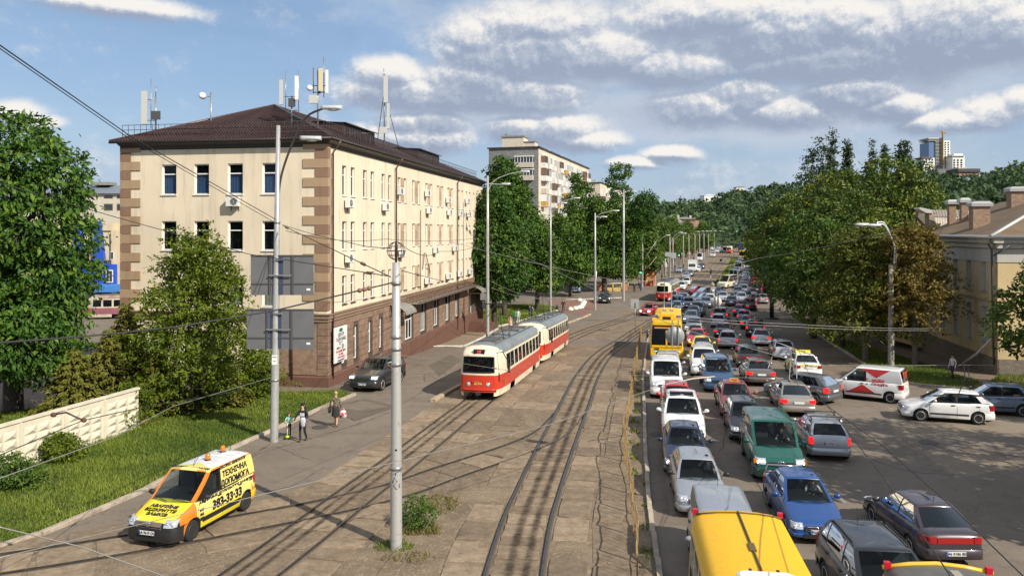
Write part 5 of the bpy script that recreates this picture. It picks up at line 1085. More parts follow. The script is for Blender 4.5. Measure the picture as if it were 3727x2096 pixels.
# right side
rs = 'trees along the right side of the avenue'
def rtr(name,label,X,d,zt,R_,n,size,m,seed,z0=.2,**k):
    x = (X - CX)/F*d; h = H - (zt - HY)/F*d - T(d); return tree(name,label,(x,d,T(d)),h,R_,h*z0,n,size,m,seed,group=rs,trunk=k.pop('trunk',.32),**k)
mb0 = rtr('maple_tree','browning maple whose orange-brown crown hangs over the verge before the corner house',3330,57,795,3.0,15000,.24,M_brn,61,.42,nl=30,lobe=.3,bark=M_barkl,trunk=.2)
mb0.children[0].data = sprig_crown('crown',10.4,3.6,400,M_brn,61,.22,.34,.3,.95)
mb1 = rtr('maple_tree','yellowing maple left of the browning one, behind the concrete lamp post',3150,60,790,4.2,26000,.25,M_mix,62,.30,nl=38,lobe=.32,bark=M_barkl,trunk=.24)
mb1.children[0].data = sprig_crown('crown',10.6,4.5,620,M_mix,62,.23,.2,.25,.93)
r3 = rtr('lime_tree','dark street tree behind the yellowing maple on the right walk',3060,70,690,5.2,28000,.34,M_yel2,63,.2,nl=36,tb=-.12)
rtr('maple_tree','large rounded tree with golden top on the right, tallest near the corner house roof',3240,82,568,6.6,34000,.40,M_yel2,64,.2,nl=44,lobe=.36)
rtr('maple_tree','golden-topped tree left of the tallest rounded one',3050,92,605,6.4,30000,.42,M_yel2,65,.18,nl=40,lobe=.36)
r5 = rtr('lime_tree','dark tree overhanging the right kerb of the queue',2920,102,690,6.6,26000,.46,M_yel2,66,.12,nl=36,tb=-.1)
rtr('lime_tree','green tree behind the bus shelter sign on the right',2960,78,760,4.6,18000,.38,M_chest,67,.2,nl=30,tb=.1)
for i,(X,d,zt,R_) in enumerate([(2865,128,715,7.5),(2850,155,735,8),(2845,190,745,9),(2848,230,752,9),(2850,280,748,10),(2850,340,742,11)]):
    h = H - (zt - HY)/F*d - T(d); h5 = H - (690 - HY)/F*102 - T(102); again(r5,'tree on the right side of the avenue, %s beyond the one overhanging the queue' % ords[i],((X - CX)/F*d,d,T(d)),h/h5,i*1.7 + .5,h/h5)
for X,d,zt,Rr,s,lab in ((3030,168,470,5.0,71,'tallest pointed dark poplar on the right skyline'),(2985,150,545,8.0,72,'broad dark poplar mass left of the tallest pointed one'),(3085,160,508,4.6,73,'shorter pointed poplar right of the tallest one'),(3175,190,505,4.0,74,'narrow poplar standing clear between the pointed pair and the round dark tree'),(3218,195,522,2.2,75,'thin slip of a poplar beside the narrow one'),(3290,150,515,5.4,76,'round dark tree left of the high-rise')):
    x = (X - CX)/F*d; h = H - (zt - HY)/F*d; rr = random.Random(s); lob = []
    for i in range(34):
        t = i/33; rad = Rr*(math.sin(pi*min(1,.25 + .75*t))**.7)*.7*rr.random(); a = i*2.4; rad *= 1 if s in (72,76) else (1.05 - t)**.8; sz = Rr*rr.uniform(.24,.36)*(1.1 - (.55 if s in (72,76) else .82)*t); lob.append((rad*math.cos(a),rad*math.sin(a),h*(.15 + .82*t),sz,sz,sz*(2.2 if s != 76 else 1.0)))
    tree('poplar_tree',lab,(x,d,0),h,Rr,3,17000,.5,M_pop,s,.4,lob,'poplars on the right skyline',nl=0)
b = Q(3770,1300,46); tree('lime_tree','leafy tree at the right edge in front of the yellow house',(b.x + 1.2,45.5,0),8.6,3.5,1.6,20000,.26,M_lime,81,.22,nl=30,lobe=.36)
# trees just outside the right edge, whose shade falls across the crossing
for i,(x,y,h,Rr) in enumerate([(22.5,21.5,11.5,4.6),(28,25.5,13,5.0),(36,31,12,4.8)]):
    again(r3 if i % 2 else c2,'street tree beyond the right edge of the crossing, %s from the bridge' % ords[i],(x,y,0),h/((H - (690 - HY)/F*70 - T(70)) if i % 2 else (1080 - 822)*P(2075,1080).y/F),i*1.9)
# wooded hills behind the street
def ridge(X): return float(np.interp(X,[1500,1900,2370,2480,2560,2650,2720,2800,2900,3100,3340,3440,3560,3640,3727,4000],[800,790,752,752,738,722,705,692,678,665,655,664,668,640,622,610]))
def d01(X): t = min(1,max(0,(X - 2950)/350)); return 430 + (150 - 430)*t,760 + (520 - 760)*t
colsX = np.arange(1400,4200,50); HV = []; HF = []; nd = 14
def hill_pt(X,t):
    d0,d1 = d01(X); d = d0 + (d1 - d0)*t; zr = H - (ridge(X) + 12 - HY)/F*d1; return Vector(((X - CX)/F*d,d,-.5 + (zr + .5)*(t**.75)))
for X in colsX: HV += [hill_pt(X,j/(nd - 1)) for j in range(nd)] + [hill_pt(X,1) + Vector((0,300,0))]
for i in range(len(colsX) - 1):
    for j in range(nd): a = i*(nd + 1) + j; HF.append((a,a + nd + 1,a + nd + 2,a + 1))
struct(MB().add(HV,HF,0,True).build('wooded_hill',mat('hill_ground',(.03,.05,.015),.95)))
rg = np.random.default_rng(5); V = []; TN = []
for k in range(1500):
    X = rg.uniform(1450,4100); t = rg.uniform(0,1)**.8
    if X < 2350 and rg.random() < .5: continue
    p = np.array(hill_pt(X,t)); r = rg.uniform(3.0,5.5)*(.7 + .5*p[1]/700); h = r*rg.uniform(1.3,2.2); n = 60; d = rg.normal(0,1,(n,3)); d[:,2] = np.abs(d[:,2])*.9 + .05; d /= np.linalg.norm(d,axis=1)[:,None]
    c = p + d*np.array([r,r,h])*rg.uniform(.75,1.05,(n,1)) + np.array([0,0,-1.]); V.append(leaves(c,d,r*.5,.75,rg,.1)); TN.append(np.clip(.45 + rg.normal(0,.2) + rg.normal(0,.12,n),0,1))
V = np.concatenate(V); tag(stuff(put('hill_forest',npmesh('hill_forest',V,np.arange(len(V)).reshape(-1,4),M_wood,attr=np.concatenate(TN)))),'wooded hillside closing the view at the end of the avenue','forest')
# ------------------------------------------------------------------ vehicles
def paint(name,col,metal=.0,rough=.32): return mat('paint_' + name,col,rough,metal,coat=.8,spec=.5,var=.04,scale=2)
PT = {k: paint(k,*v) for k,v in dict(silver=((.40,.42,.45),.55,.35),lightsilver=((.52,.54,.57),.45,.35),white=((.74,.74,.73),),black=((.012,.013,.016),),navy=((.012,.02,.055),),blue=((.012,.06,.22),),red=((.42,.012,.02),),darkred=((.20,.03,.025),),green=((.004,.085,.06),),grey=((.12,.125,.135),.4),darkgrey=((.035,.037,.042),.3),
      brown=((.16,.145,.125),.5),beige=((.36,.33,.28),.5),purple=((.058,.046,.056),.3),skyblue=((.03,.26,.62),),midblue=((.03,.075,.17),.2),darkgreen=((.02,.045,.042),.2),yellow=((.78,.52,.012),),cream=((.62,.55,.40),),bluegrey=((.20,.24,.30),.4),taxi=((.72,.66,.10),),steelblue=((.14,.19,.27),.4)).items()}
M_tyre = mat('tyre_rubber',(.018,.018,.018),.85); M_rim = mat('alloy_rim',(.55,.56,.57),.35,.25); M_rimd = mat('steel_rim',(.07,.07,.075),.5,.5); M_trim = mat('black_plastic',(.016,.016,.017),.55); M_cab = mat('cabin_dark',(.022,.022,.024),.8); M_seat = mat('seat_cloth',(.05,.05,.055),.9)
M_cglass = glass('car_glass',(.72,.80,.80),.18,.02,1.16); M_tint = glass('tinted_glass',(.10,.12,.13),.78,.02,1.25)
M_lens = mat('headlight_lens',(.55,.58,.62),.08,.35,coat=1.); M_lensin = mat('headlight_chrome',(.75,.76,.78),.15,.9); M_tail = mat('tail_lens',(.33,.008,.010),.15,coat=.8); M_tailon = mat('brake_light_on',(.6,.01,.015),.2,emit=((1,.02,.02),1.0)); M_headon = mat('headlight_on',(.9,.9,.9),.2,emit=((1,.96,.9),5.)); M_amber = mat('amber_lens',(.55,.16,.01),.2); M_chrome = mat('chrome',(.62,.63,.65),.15,.95); M_plate = mat('plate_white',(.72,.72,.70),.45); M_pblue = mat('plate_blue',(.03,.12,.5),.5); M_py = mat('plate_yellow',(.8,.6,.05),.5)
#        L     W     H     wb    fo   wr   gc   hf    dc    zc    dw    dr    db    zb    zt   roofw  style
SPEC = dict(
    sedan=(4.5,1.75,1.46,2.62,.88,.31,.17,.70,1.28,.94,2.02,3.28,3.86,.98,.92,.66,'sedan'),
    lanos=(4.24,1.68,1.43,2.52,.82,.285,.16,.66,1.20,.90,1.95,3.10,3.68,.95,.90,.66,'sedan'),
    lada110=(4.27,1.68,1.42,2.49,.84,.285,.16,.66,1.18,.90,1.90,3.20,3.80,.97,.94,.67,'sedan'),
    boxy=(4.1,1.61,1.44,2.42,.72,.30,.17,.78,1.34,.92,1.84,3.06,3.42,.95,.90,.72,'sedan'),
    hatch=(3.98,1.68,1.48,2.48,.80,.30,.16,.74,1.08,.97,1.78,3.36,3.78,1.02,.80,.68,'hatch'),
    estate=(4.45,1.73,1.49,2.58,.86,.305,.17,.72,1.22,.95,1.94,3.90,4.28,1.0,.80,.69,'hatch'),
    suv=(4.72,1.90,1.73,2.80,.88,.37,.22,.95,1.32,1.14,2.10,4.12,4.56,1.2,.95,.72,'hatch'),
    mpv=(4.30,1.78,1.66,2.68,.84,.315,.17,.82,.92,1.04,1.86,3.76,4.14,1.10,.9,.74,'hatch'),
    smallvan=(4.18,1.76,1.83,2.69,.84,.31,.18,.84,.98,1.08,1.78,3.98,4.12,1.12,.95,.80,'van'),
    kombi=(4.30,1.81,1.82,2.73,.88,.315,.18,.86,.98,1.10,1.80,4.08,4.24,1.14,.95,.80,'hatch'),
    bigvan=(4.72,1.90,1.92,3.0,.84,.33,.20,.92,1.02,1.14,1.86,4.50,4.66,1.18,1.0,.84,'hatch'),
    sprinter=(5.9,1.98,2.55,3.6,.95,.35,.22,1.02,1.10,1.28,1.98,5.72,5.86,1.32,1.1,.88,'van'),
    minibus=(5.9,2.0,2.45,3.6,.95,.35,.22,1.02,1.10,1.28,1.98,5.70,5.84,1.32,1.1,.88,'hatch'))
GX = [(.0,.90),(.10,.955),(.30,.99),(.5,1.0),(.72,.988),(.88,.955),(.965,.91),(1.,.855)]
def body_parts(kind):
    L,W,Hh,wb,fo,wr,gc,hf,dc,zc,dw,dr,db,zb,zt,rw,style = SPEC[kind]
    Y = lambda dist: L/2 - dist; hw = W/2; yw_f = Y(fo); yw_r = Y(fo + wb); ra = wr*1.13
    ys = [0,.02,.07,.16,.3,fo - ra - .012,fo - ra]
    for c in (fo,fo + wb):
        ys += [c + ra*math.sin(t) for t in np.linspace(-pi/2,pi/2,11)] + [c - ra - .012,c + ra + .012]
    ys += [dc,dc + .02,(dc + dw)/2,dw,(fo + wb/2),dr,db,min(L - .2,db + .04),L - .30,L - .14,L - .05,L - .015,L]
    ys = sorted({round(min(max(y,0),L),4) for y in ys})
    nose = [0,.02,.07,.16,.30,dc]; nz = [hf - .28,hf - .19,hf - .10,hf - .04,hf,zc]
    tops_d = nose + [db,max(db + .03,L - .14),L - .05,L - .015,L] ; tops_z = nz + [zb,zt,zt - .06,zt - .16,zt - .28]
    if style != 'sedan': tops_d = nose + [db - .02,L - .05,L - .015,L]; tops_z = nz + [zb,zb - .03,zb - .12,zt - .2]
    def wplan(d): return hw*float(np.interp(d,[0,.02,.07,.16,.35,.8,L - .7,L - .3,L - .12,L - .04,L],[.70,.79,.87,.925,.965,1,1,.975,.93,.88,.82]))
    mb = MB(); rings = []
    for d in ys:
        t = float(np.interp(d,tops_d,tops_z)); b = gc + .10*max(0,1 - d/.25) + .12*max(0,1 - (L - d)/.3); arch = False
        for c in (fo,fo + wb):
            if abs(d - c) <= ra + 1e-4: b = max(b,wr + math.sqrt(max(0,ra*ra - (d - c)**2)))
        w = wplan(d); t = max(t,b + .03); half = []
        for f,_ in GX:
            z = b + (t - b)*f; q = (z - gc)/max(.05,t - gc); half.append((w*float(np.interp(q,[a for a,_ in GX],[x for _,x in GX])),Y(d),z))
        cr = .035*(1 if .1 < d < L - .05 else .4); top = [(w*.55,Y(d),t + cr*.8),(w*.2,Y(d),t + cr),(-w*.2,Y(d),t + cr),(-w*.55,Y(d),t + cr*.8)]
        rings.append(half + top + [(-x,y,z) for x,y,z in reversed(half)])
    n = len(rings[0]); nh = len(GX)
    def mf(i,j):
        d = (ys[i] + ys[i + 1])/2
        if j == n - 1: return 1
        if nh - 1 <= j <= n - nh and dc + .06 < d < (db - .04): return 1
        if (j == 0 or j == n - 2): return 1
        return 0
    mb.loft(rings,0,True,True,True,True,mf)
    # greenhouse shell: rings from belt to roof
    van = style == 'van'; A = lambda d: Y(d)
    bw = hw*.862; tw = hw*rw; Bp = dc + (1.25 if L < 5 else 1.5); nwin = 2
    sideb = [dc,dc + .13,Bp,Bp + .09]; sidet = [dw,dw + .10,Bp + .02,Bp + .09]; kinds = ['p','g','k']
    if style == 'sedan': sideb += [db - .30,db]; sidet += [dr - .12,dr]; kinds += ['g','p']
    elif style == 'hatch':
        if L > 4.25: q = (Bp + db)/2 + .25; sideb += [q,q + .09,db - .22,db]; sidet += [q,q + .07,dr - .16,dr]; kinds += ['g','k','g','p']
        else: sideb += [db - .34,db]; sidet += [dr - .22,dr]; kinds += ['g','p']
    else: sideb += [db - .1,db]; sidet += [dr - .1,dr]; kinds += ['p','p']
    fx = [1,.88,.45,0,-.45,-.88,-1]
    zbelt = lambda d: float(np.interp(d,[dc,db],[zc,zb])); ztop = lambda d: float(np.interp(d,[dw,(dw + dr)/2,dr],[Hh - .075,Hh - .055,Hh - .085]))
    rearbulge = .10 if style == 'sedan' else .05
    P0 = []; P1 = []; seg = []
    for i in range(len(sideb)):
        P0.append((bw,A(sideb[i]),zbelt(sideb[i]))); P1.append((tw,A(sidet[i]),ztop(sidet[i])))
        seg.append(kinds[i] if i < len(kinds) else 'p')
    seg[len(sideb) - 1] = 'p'                                           # rear right corner -> across the rear
    for k in range(1,6): P0.append((bw*fx[k],A(db) - rearbulge*(1 - fx[k]**2),zbelt(db) + .01)); P1.append((tw*fx[k],A(dr) - .05*(1 - fx[k]**2),ztop(dr) + .03*(1 - fx[k]**2)))
    seg += (['r']*4 if style != 'van' else ['r']*4) + ['p']
    for i in reversed(range(len(sideb))): P0.append((-bw,A(sideb[i]),zbelt(sideb[i]))); P1.append((-tw,A(sidet[i]),ztop(sidet[i])))
    ls = kinds[::-1] + ['p']; seg += ls
    for k in range(1,6): P0.append((-bw*fx[k],A(dc) + .16*(1 - fx[k]**2),zc + .0)); P1.append((-tw*fx[k],A(dw) + .06*(1 - fx[k]**2),ztop(dw) + .03*(1 - fx[k]**2)))
    seg += ['w']*4 + ['p']
    N = len(P0); assert len(seg) == N,(kind,N,len(seg))
    lev = []
    for t,bul in ((0,0),(.35,.022),(.7,.022),(1,0)):
        r = []
        for a,b in zip(P0,P1): x = a[0] + (b[0] - a[0])*t; r.append((x*(1 + bul*1.2/hw*.8),a[1] + (b[1] - a[1])*t,a[2] + (b[2] - a[2])*t))
        lev.append(r)
    cy = (A(dw) + A(dr))/2
    def sc(r,s,dz): return [(x*s,cy + (y - cy)*(1 - (1 - s)*.55),z + dz) for x,y,z in r]
    roof = [lev[-1],sc(lev[-1],.95,.035),sc(lev[-1],.82,.056),sc(lev[-1],.5,.07),sc(lev[-1],.12,.074)]
    panes = {}
    for j in range(N):
        if seg[j] == 'p' or seg[j] == 'k':
            b = len(mb.v); mb.v += [p for r in lev for p in (r[j],r[(j + 1) % N])]
            for k in range(3): mb.f.append((b + 2*k,b + 2*k + 1,b + 2*k + 3,b + 2*k + 2)); mb.m.append(1 if seg[j] == 'k' else 0); mb.sm.append(True)
    groups = []; cur = None
    for j in range(N):
        if seg[j] in 'grw':
            if cur and cur[0] == seg[j] and cur[2] == j - 1: cur[2] = j
            else: cur = [seg[j],j,j]; groups.append(cur)
        else: cur = None
    glassm = []
    ctr = Vector((0,cy,1.2))
    for g,a,b in groups:
        m = MB(); r = [[lev[k][(j) % N] for j in range(a,b + 2)] for k in range(4)]; m.loft(r,0,False,smooth=True)
        glassm.append(({'g': 'side_window','r': 'rear_window','w': 'windshield'}[g],m))
    mb.loft(roof,0,True,False,True,True)
    return mb,glassm,dict(L=L,W=W,H=Hh,wb=wb,fo=fo,wr=wr,gc=gc,hf=hf,dc=dc,zc=zc,dw=dw,dr=dr,db=db,zb=zb,zt=zt,Y=Y,hw=hw,tw=tw,bw=bw,style=style,wplan=wplan,cy=cy,Bp=Bp)
CACHE = {}
def proto(kind):
    if kind in CACHE: return CACHE[kind]
    mb,gl,s = body_parts(kind); pr = dict(s=s); pr['body'] = mb.mesh('body',[PT['silver'],M_trim]); pr['glass'] = [(n,m.mesh(n,M_cglass)) for n,m in gl]
    L,W,hw,Y,hf,gc,wr = s['L'],s['W'],s['hw'],s['Y'],s['hf'],s['gc'],s['wr']
    w = MB(); w.lathe([(wr*.62,-.09),(wr*.9,-.105),(wr,-.07),(wr,.07),(wr*.9,.105),(wr*.62,.09)],20,axis='x'); pr['tyre'] = w.mesh('wheel',M_tyre)
    def rim(spokes,m,nm):
        r = MB(); r.lathe([(wr*.64,.03),(wr*.64,.095),(wr*.58,.10),(wr*.55,.04)],20,axis='x'); r.lathe([(0,.05),(wr*.17,.05),(wr*.15,.085),(0,.09)],10,axis='x'); r.lathe([(0,.02),(wr*.6,.02),(wr*.6,.03),(0,.03)],16,axis='x',mi=1)
        for k in range(spokes): a = 2*pi*k/spokes; r.box((.066,0,0),(.03,wr*.16,wr*.5),M=Matrix.Rotation(a,3,'X') @ Matrix(((1,0,0),(0,1,0),(0,0,1)))); 
        # move spokes out from the hub
        n = 8*spokes
        for i in range(len(r.v) - n,len(r.v)):
            k = (i - (len(r.v) - n)) // 8; a = 2*pi*k/spokes; x,y,z = r.v[i]; r.v[i] = (x,y - math.sin(a)*wr*.35,z + math.cos(a)*wr*.35)
        return r.mesh('rim',[m,M_trim])
    pr['rim'] = rim(7,M_rim,'a'); pr['rimd'] = rim(10,M_rimd,'b')
    sed = s['style'] == 'sedan'; wp = s['wplan']
    hx = hw*.62; m = MB(); big = 1.25 if s['H'] > 1.6 else 1.
    def cap(fx0,fx1,z0,z1,front,bulge=.0,off=.012,d0=None):
        """lamp lens that follows the rounded corner of the body"""
        k = MB(); rows = []; 
        for zi in range(4):
            z = z0 + (z1 - z0)*zi/3; row = []
            for xi in range(6):
                f = fx0 + (fx1 - fx0)*xi/5; x = hw*f
                # depth along the car where the plan outline has this half width
                dd = float(np.interp(f,[.0,.70,.79,.87,.925,.965,.99],[0,.0,.02,.07,.16,.35,.55])) if front else float(np.interp(f,[0,.82,.88,.93,.975,1],[0,0,.04,.12,.3,.6]))
                up = max(0,(z - (hf - .28))/.28) if front else 0
                dd += .02*0 + (.30*max(0,up - .2)**2*.9 if front else 0)
                row.append((x*(1.006),(Y(dd) + off) if front else (Y(L - dd) - off),z + .012))
            rows.append(row)
        ctr = [rows[0][0]]; k.loft(rows,0,False,smooth=True)
        back = [[(x*.96,y - (.05 if front else -.05),z) for x,y,z in r] for r in rows]
        edge = rows[0] + [r[-1] for r in rows[1:]] + rows[3][::-1][1:] + [r[0] for r in rows[1:3]][::-1]; eb = back[0] + [r[-1] for r in back[1:]] + back[3][::-1][1:] + [r[0] for r in back[1:3]][::-1]
        k.loft([edge,eb],0,True,smooth=False); return k
    def mirror(k):
        q = MB(); q.v = [(-x,y,z) for x,y,z in k.v]; q.f = [tuple(reversed(f)) for f in k.f]; q.m = list(k.m); q.sm = list(k.sm); return q
    a = cap(.56,.93,hf - .20,hf - .045 + (.03 if big > 1 else 0),True); pr['headlight'] = [a.mesh('headlight',M_lens),mirror(a).mesh('headlight',M_lens)]
    k = MB(); 
    for f in (.66,.80): k.lathe([(0,.0),(.055*big,.0),(.06*big,-.02)],10,(hw*f,Y(float(np.interp(f,[.7,.79,.87],[0,.02,.07])) + .02),hf - .12),axis='y')
    pr['lamp'] = [k.mesh('reflector',M_lensin),mirror(k).mesh('reflector',M_lensin)]
    zt0,zt1 = (s['zt'] - .24,s['zt'] - .07) if sed else (s['zb'] - .34,s['zb'] - .08)
    a = cap(.60 if sed else .79,.975 if sed else .955,zt0,zt1,False); pr['taillight'] = [a.mesh('taillight',M_tail),mirror(a).mesh('taillight',M_tail)]
    k = MB(); PX = [.70,.79,.87,.925,.965]; PD = [0,.02,.07,.16,.35]; RX = [.82,.88,.93,.975,.99]; RD = [0,.04,.12,.3,.45]
    def band_(X_,D_,sg,base,z0,z1):
        half = [(hw*(x + .012),base - sg*d + sg*.022,0) for x,d in zip(X_,D_)]; row = half[::-1] + [(hw*X_[0]*t,base + sg*.034,0) for t in (.5,0,-.5)] + [(-x,y,z) for x,y,z in half]
        k.loft([[(x*s_,y - sg*o_,z) for x,y,_ in row] for z,s_,o_ in ((z0,.985,.06),(z0 + .03,1,.0),(z1 - .02,1,.0),(z1,.985,.035))],0,False)
    band_(PX,PD,1,Y(0),gc + .06,hf - .30); fb_ = k.mesh('front_bumper',[PT['silver']]); k = MB(); band_(RX,RD,-1,Y(L),gc + .10,gc + .40); pr['bumper'] = [fb_,k.mesh('rear_bumper',[PT['silver']])]
    k = MB(); k.box((0,Y(0) - .02,hf - .17),(hw*.95,.07,.13)); pr['grille'] = k.mesh('grille',M_trim)
    k = MB()
    for zz_ in (-.05,0,.05): k.box((0,Y(0) + .02,hf - .17 + zz_),(hw*.93,.02,.012))
    for sx in (-1,1): k.box((sx*hw*.475,Y(0) + .018,hf - .17),(.016,.022,.14))
    pr['grille_bar'] = k.mesh('grille_bar',M_chrome)
    k = MB(); k.box((0,Y(0) + .01,gc + .13),(hw*1.1,.08,.12)); pr['lower_intake'] = k.mesh('bumper_insert',M_trim)
    k = MB(); k.box((0,0,0),(.52,.016,.115)); k.box((-.235,-.002,0),(.04,.018,.112),1); pr['plate'] = k.mesh('license_plate',[M_plate,M_pblue])
    k = MB(); k.ell((hw + .10,Y(s['dc'] + .32),s['zc'] + .10),(.115,.075,.085),8,6); k.box((hw - .01,Y(s['dc'] + .30),s['zc'] + .05),(.12,.06,.03)); pr['mirror'] = [k.mesh('mirror',[PT['silver']]),mirror(k).mesh('mirror',[PT['silver']])]
    k = MB()
    for x0,x1 in ((.05,.60),(-.70,-.1)): 
        f = lambda x,t: Vector((x*hw,Y(s['dc']) + .16*(1 - (x*hw/s['bw'])**2) + .02 - (s['dw'] - s['dc'])*t,s['zc'] + .03 + (s['H'] - .075 - s['zc'])*t))
        k.tube([f(x0,.0),f(x1,.10)],.012,4)
    pr['wiper'] = k.mesh('wiper',M_trim)
    k = MB(); k.box((0,0,0),(.035,.16,.03)); pr['door_handle'] = k.mesh('door_handle',M_trim); pr['hpos'] = [(sx*(hw*.975 + .006),Y(d),s['zc'] - .10) for sx in (-1,1) for d in (s['Bp'] - .12,s['Bp'] + (.95 if L > 3.9 else .8))]
    k = MB()
    for sx in (-1,1):
        for d in (s['dc'] + .10,s['Bp'] + .04,s['Bp'] + .98):
            if d > s['db'] - .25 or (s['style'] == 'van' and d > s['Bp'] + .5): continue
            k.tube([(sx*(hw*GX[i][1] + .001),Y(d),gc + .04 + (s['zc'] - gc - .06)*GX[i][0]) for i in range(8)],.007,4)
        k.box((sx*(hw*1.0 - .004),Y(fo_ := s['fo'] + s['wb']/2),gc + .28),(.02,s['wb'] - wr*2.7,.07))
    k.tube([(-hw*.8,Y(s['dc'] - .02),s['zc'] + .012),(hw*.8,Y(s['dc'] - .02),s['zc'] + .012)],.008,4)
    pr['seam'] = k.mesh('door_seam',M_trim)
    k = MB()
    for x in (-.36,.36):
        k.box((x,Y(s['dc'] + 1.25),s['zc'] + .02),(.46,.14,.55*(s['H'] - s['zc'])*2)); k.box((x,Y(s['dc'] + 1.28),s['H'] - .30),(.24,.10,.2))
    if s['style'] != 'van': k.box((0,Y(s['db'] - .55),s['zc'] + .05),(1.15,.14,.4*(s['H'] - s['zc'])*2))
    k.box((0,Y(s['dc'] + .22),s['zc'] - .03),(s['bw']*1.7,.42,.08)); pr['seat'] = k.mesh('seat',M_seat)
    k = MB(); k.lathe([(.17,-.012),(.19,0),(.17,.012),(.155,0)],14,axis='y'); k.box((0,0,0),(.33,.02,.03)); pr['wheel_st'] = k.mesh('steering_wheel',M_trim)
    k = MB()
    for sx in (-1,1):
        zr = s['H'] - .03; k.tube([(sx*(s['tw'] - .04),Y(s['dw'] + .2),zr - .02),(sx*(s['tw'] - .04),Y(s['dw'] + .35),zr + .05),(sx*(s['tw'] - .04),Y(s['dr'] - .3),zr + .05),(sx*(s['tw'] - .04),Y(s['dr'] - .12),zr - .03)],.022,5)
    pr['rail'] = k.mesh('roof_rail',M_trim)
    k = MB(); k.tube([(0,Y(s['dr'] - .15),s['H'] - .02),(0,Y(s['dr'] - .05),s['H'] + .28)],.008,4); pr['aerial'] = k.mesh('aerial',M_trim)
    k = MB(); k.box((0,Y(s['dr'] - .02) - .02,s['H'] - .085),(.34,.03,.035)); pr['brake'] = k.mesh('high_brake_light',M_tailon)
    k = MB(); k.box((0,Y(L) - .004,(zt0 + zt1)/2 - .0),(hw*1.16,.02,.16)); pr['tailband'] = k.mesh('taillight_band',M_tail)
    CACHE[kind] = pr; return pr
def heading(h): return math.atan2(-h[0],h[1])
def road_dir(y): 
    a,b = xat(TRA,y - 2),xat(TRA,y + 2); return Vector((b - a,4,0)).normalized()
GRP = 'cars waiting in the traffic jam'
def car(kind,col,X,Y_,label,ref='f',face=True,h=None,name='parked_car',cat='car',near=False,tint=False,plate=None,lights='off',rim='rim',brake=False,group=GRP,extras=(),H_=None,xy=None,grp=True):
    """ref: f / b = foot of the front / rear bumper seen at (X, Y_), r = middle of the roof, c = centre on the ground"""
    pr = proto(kind); s = pr['s']
    zr_ = {'r': s['H'],'c': 0}.get(ref,s['gc'] + .04)
    if xy is not None: c = Vector((*xy,0)); hd = Vector((*h,0)).normalized()
    else:
        if True:
            k = (Y_ - HY)/F; lo,hi = 2.,2500.
            for _ in range(50):
                m = (lo + hi)/2
                if (H - T(m) - zr_)/m > k: lo = m
                else: hi = m
            p = Vector(((X - CX)/F*lo,lo,0))
            hd = Vector((*h,0)).normalized() if h is not None else road_dir(p.y)*(-1 if face else 1)
        off = {'f': s['L']/2,'b': -s['L']/2,'r': s['cy'],'c': 0}[ref]; c = p - hd*off
    c.z = T(c.y); e = empty(name,label,cat,c,heading(hd),group)
    q = hd*s['wb']/2
    pitch = math.atan2(T((c + q).y) - T((c - q).y),s['wb']); e.rotation_euler = Matrix.Rotation(heading(hd),4,'Z').to_3x3().__matmul__(Matrix.Rotation(pitch,3,'X')).to_euler()
    def part(n,me,par=e,loc=(0,0,0),rz=0): return put(n,me,par,loc,rz)
    def own(o,i,m): o.material_slots[i].link = 'OBJECT'; o.material_slots[i].material = m
    P_ = PT[col] if isinstance(col,str) else col
    b = part('body',pr['body']); own(b,0,P_)
    for n,me in pr['glass']:
        o = part(n,me)
        if tint and n != 'windshield': own(o,0,M_tint)
    for sx in (-1,1):
        for yy in (s['Y'](s['fo']),s['Y'](s['fo'] + s['wb'])):
            w = part('wheel',pr['tyre'],e,(sx*(s['hw'] - .125),yy,s['wr']),0 if sx > 0 else pi); part('rim',pr[rim],w)
    for i in (0,1):
        o = part('headlight',pr['headlight'][i]); k = part('reflector',pr['lamp'][i],o)
        if lights == 'on' and face: own(k,0,M_headon)
        o = part('taillight',pr['taillight'][i])
        if brake: own(o,0,M_tailon)
        o = part('mirror',pr['mirror'][i]); own(o,0,P_ if 'blackmirror' not in extras else M_trim)
    for q_ in pr['bumper']: own(part(q_.name.split('.')[0],q_),0,P_)
    g = part('grille',pr['grille']); part('grille_bar',pr['grille_bar'],g); part('bumper_insert',pr['lower_intake'])
    fp = part('license_plate',pr['plate'],e,(0,s['L']/2 + .05,s['gc'] + .26),pi); rp = part('license_plate',pr['plate'],e,(0,-s['L']/2 - (.05 if 'lowplate' in extras else .012),(s['gc'] + .29 if s['style'] == 'sedan' and 'lowplate' in extras else s['zt'] - .2 if s['style'] == 'sedan' else s['zb'] - .28)),0)
    if plate:
        pp = fp if face else rp
        text('plate_lettering',plate,M_blk,pp,(.02,-.011,0),(1,0,0),(0,0,1),.105,.002)
    part('seat',pr['seat'])
    if brake: part('high_brake_light',pr['brake'])
    if near:
        part('wiper',pr['wiper']); [part('door_handle',pr['door_handle'],e,q_) for q_ in pr['hpos']]; part('door_seam',pr['seam']); part('aerial',pr['aerial'])
        st = part('steering_wheel',pr['wheel_st'],e,(-.36,s['Y'](s['dc'] + .55),s['zc'] + .04)); st.rotation_euler = (-.5,0,0)
    if 'rail' in extras: part('roof_rail',pr['rail'])
    if 'tailband' in extras: part('taillight_band',pr['tailband'])
    return e,pr
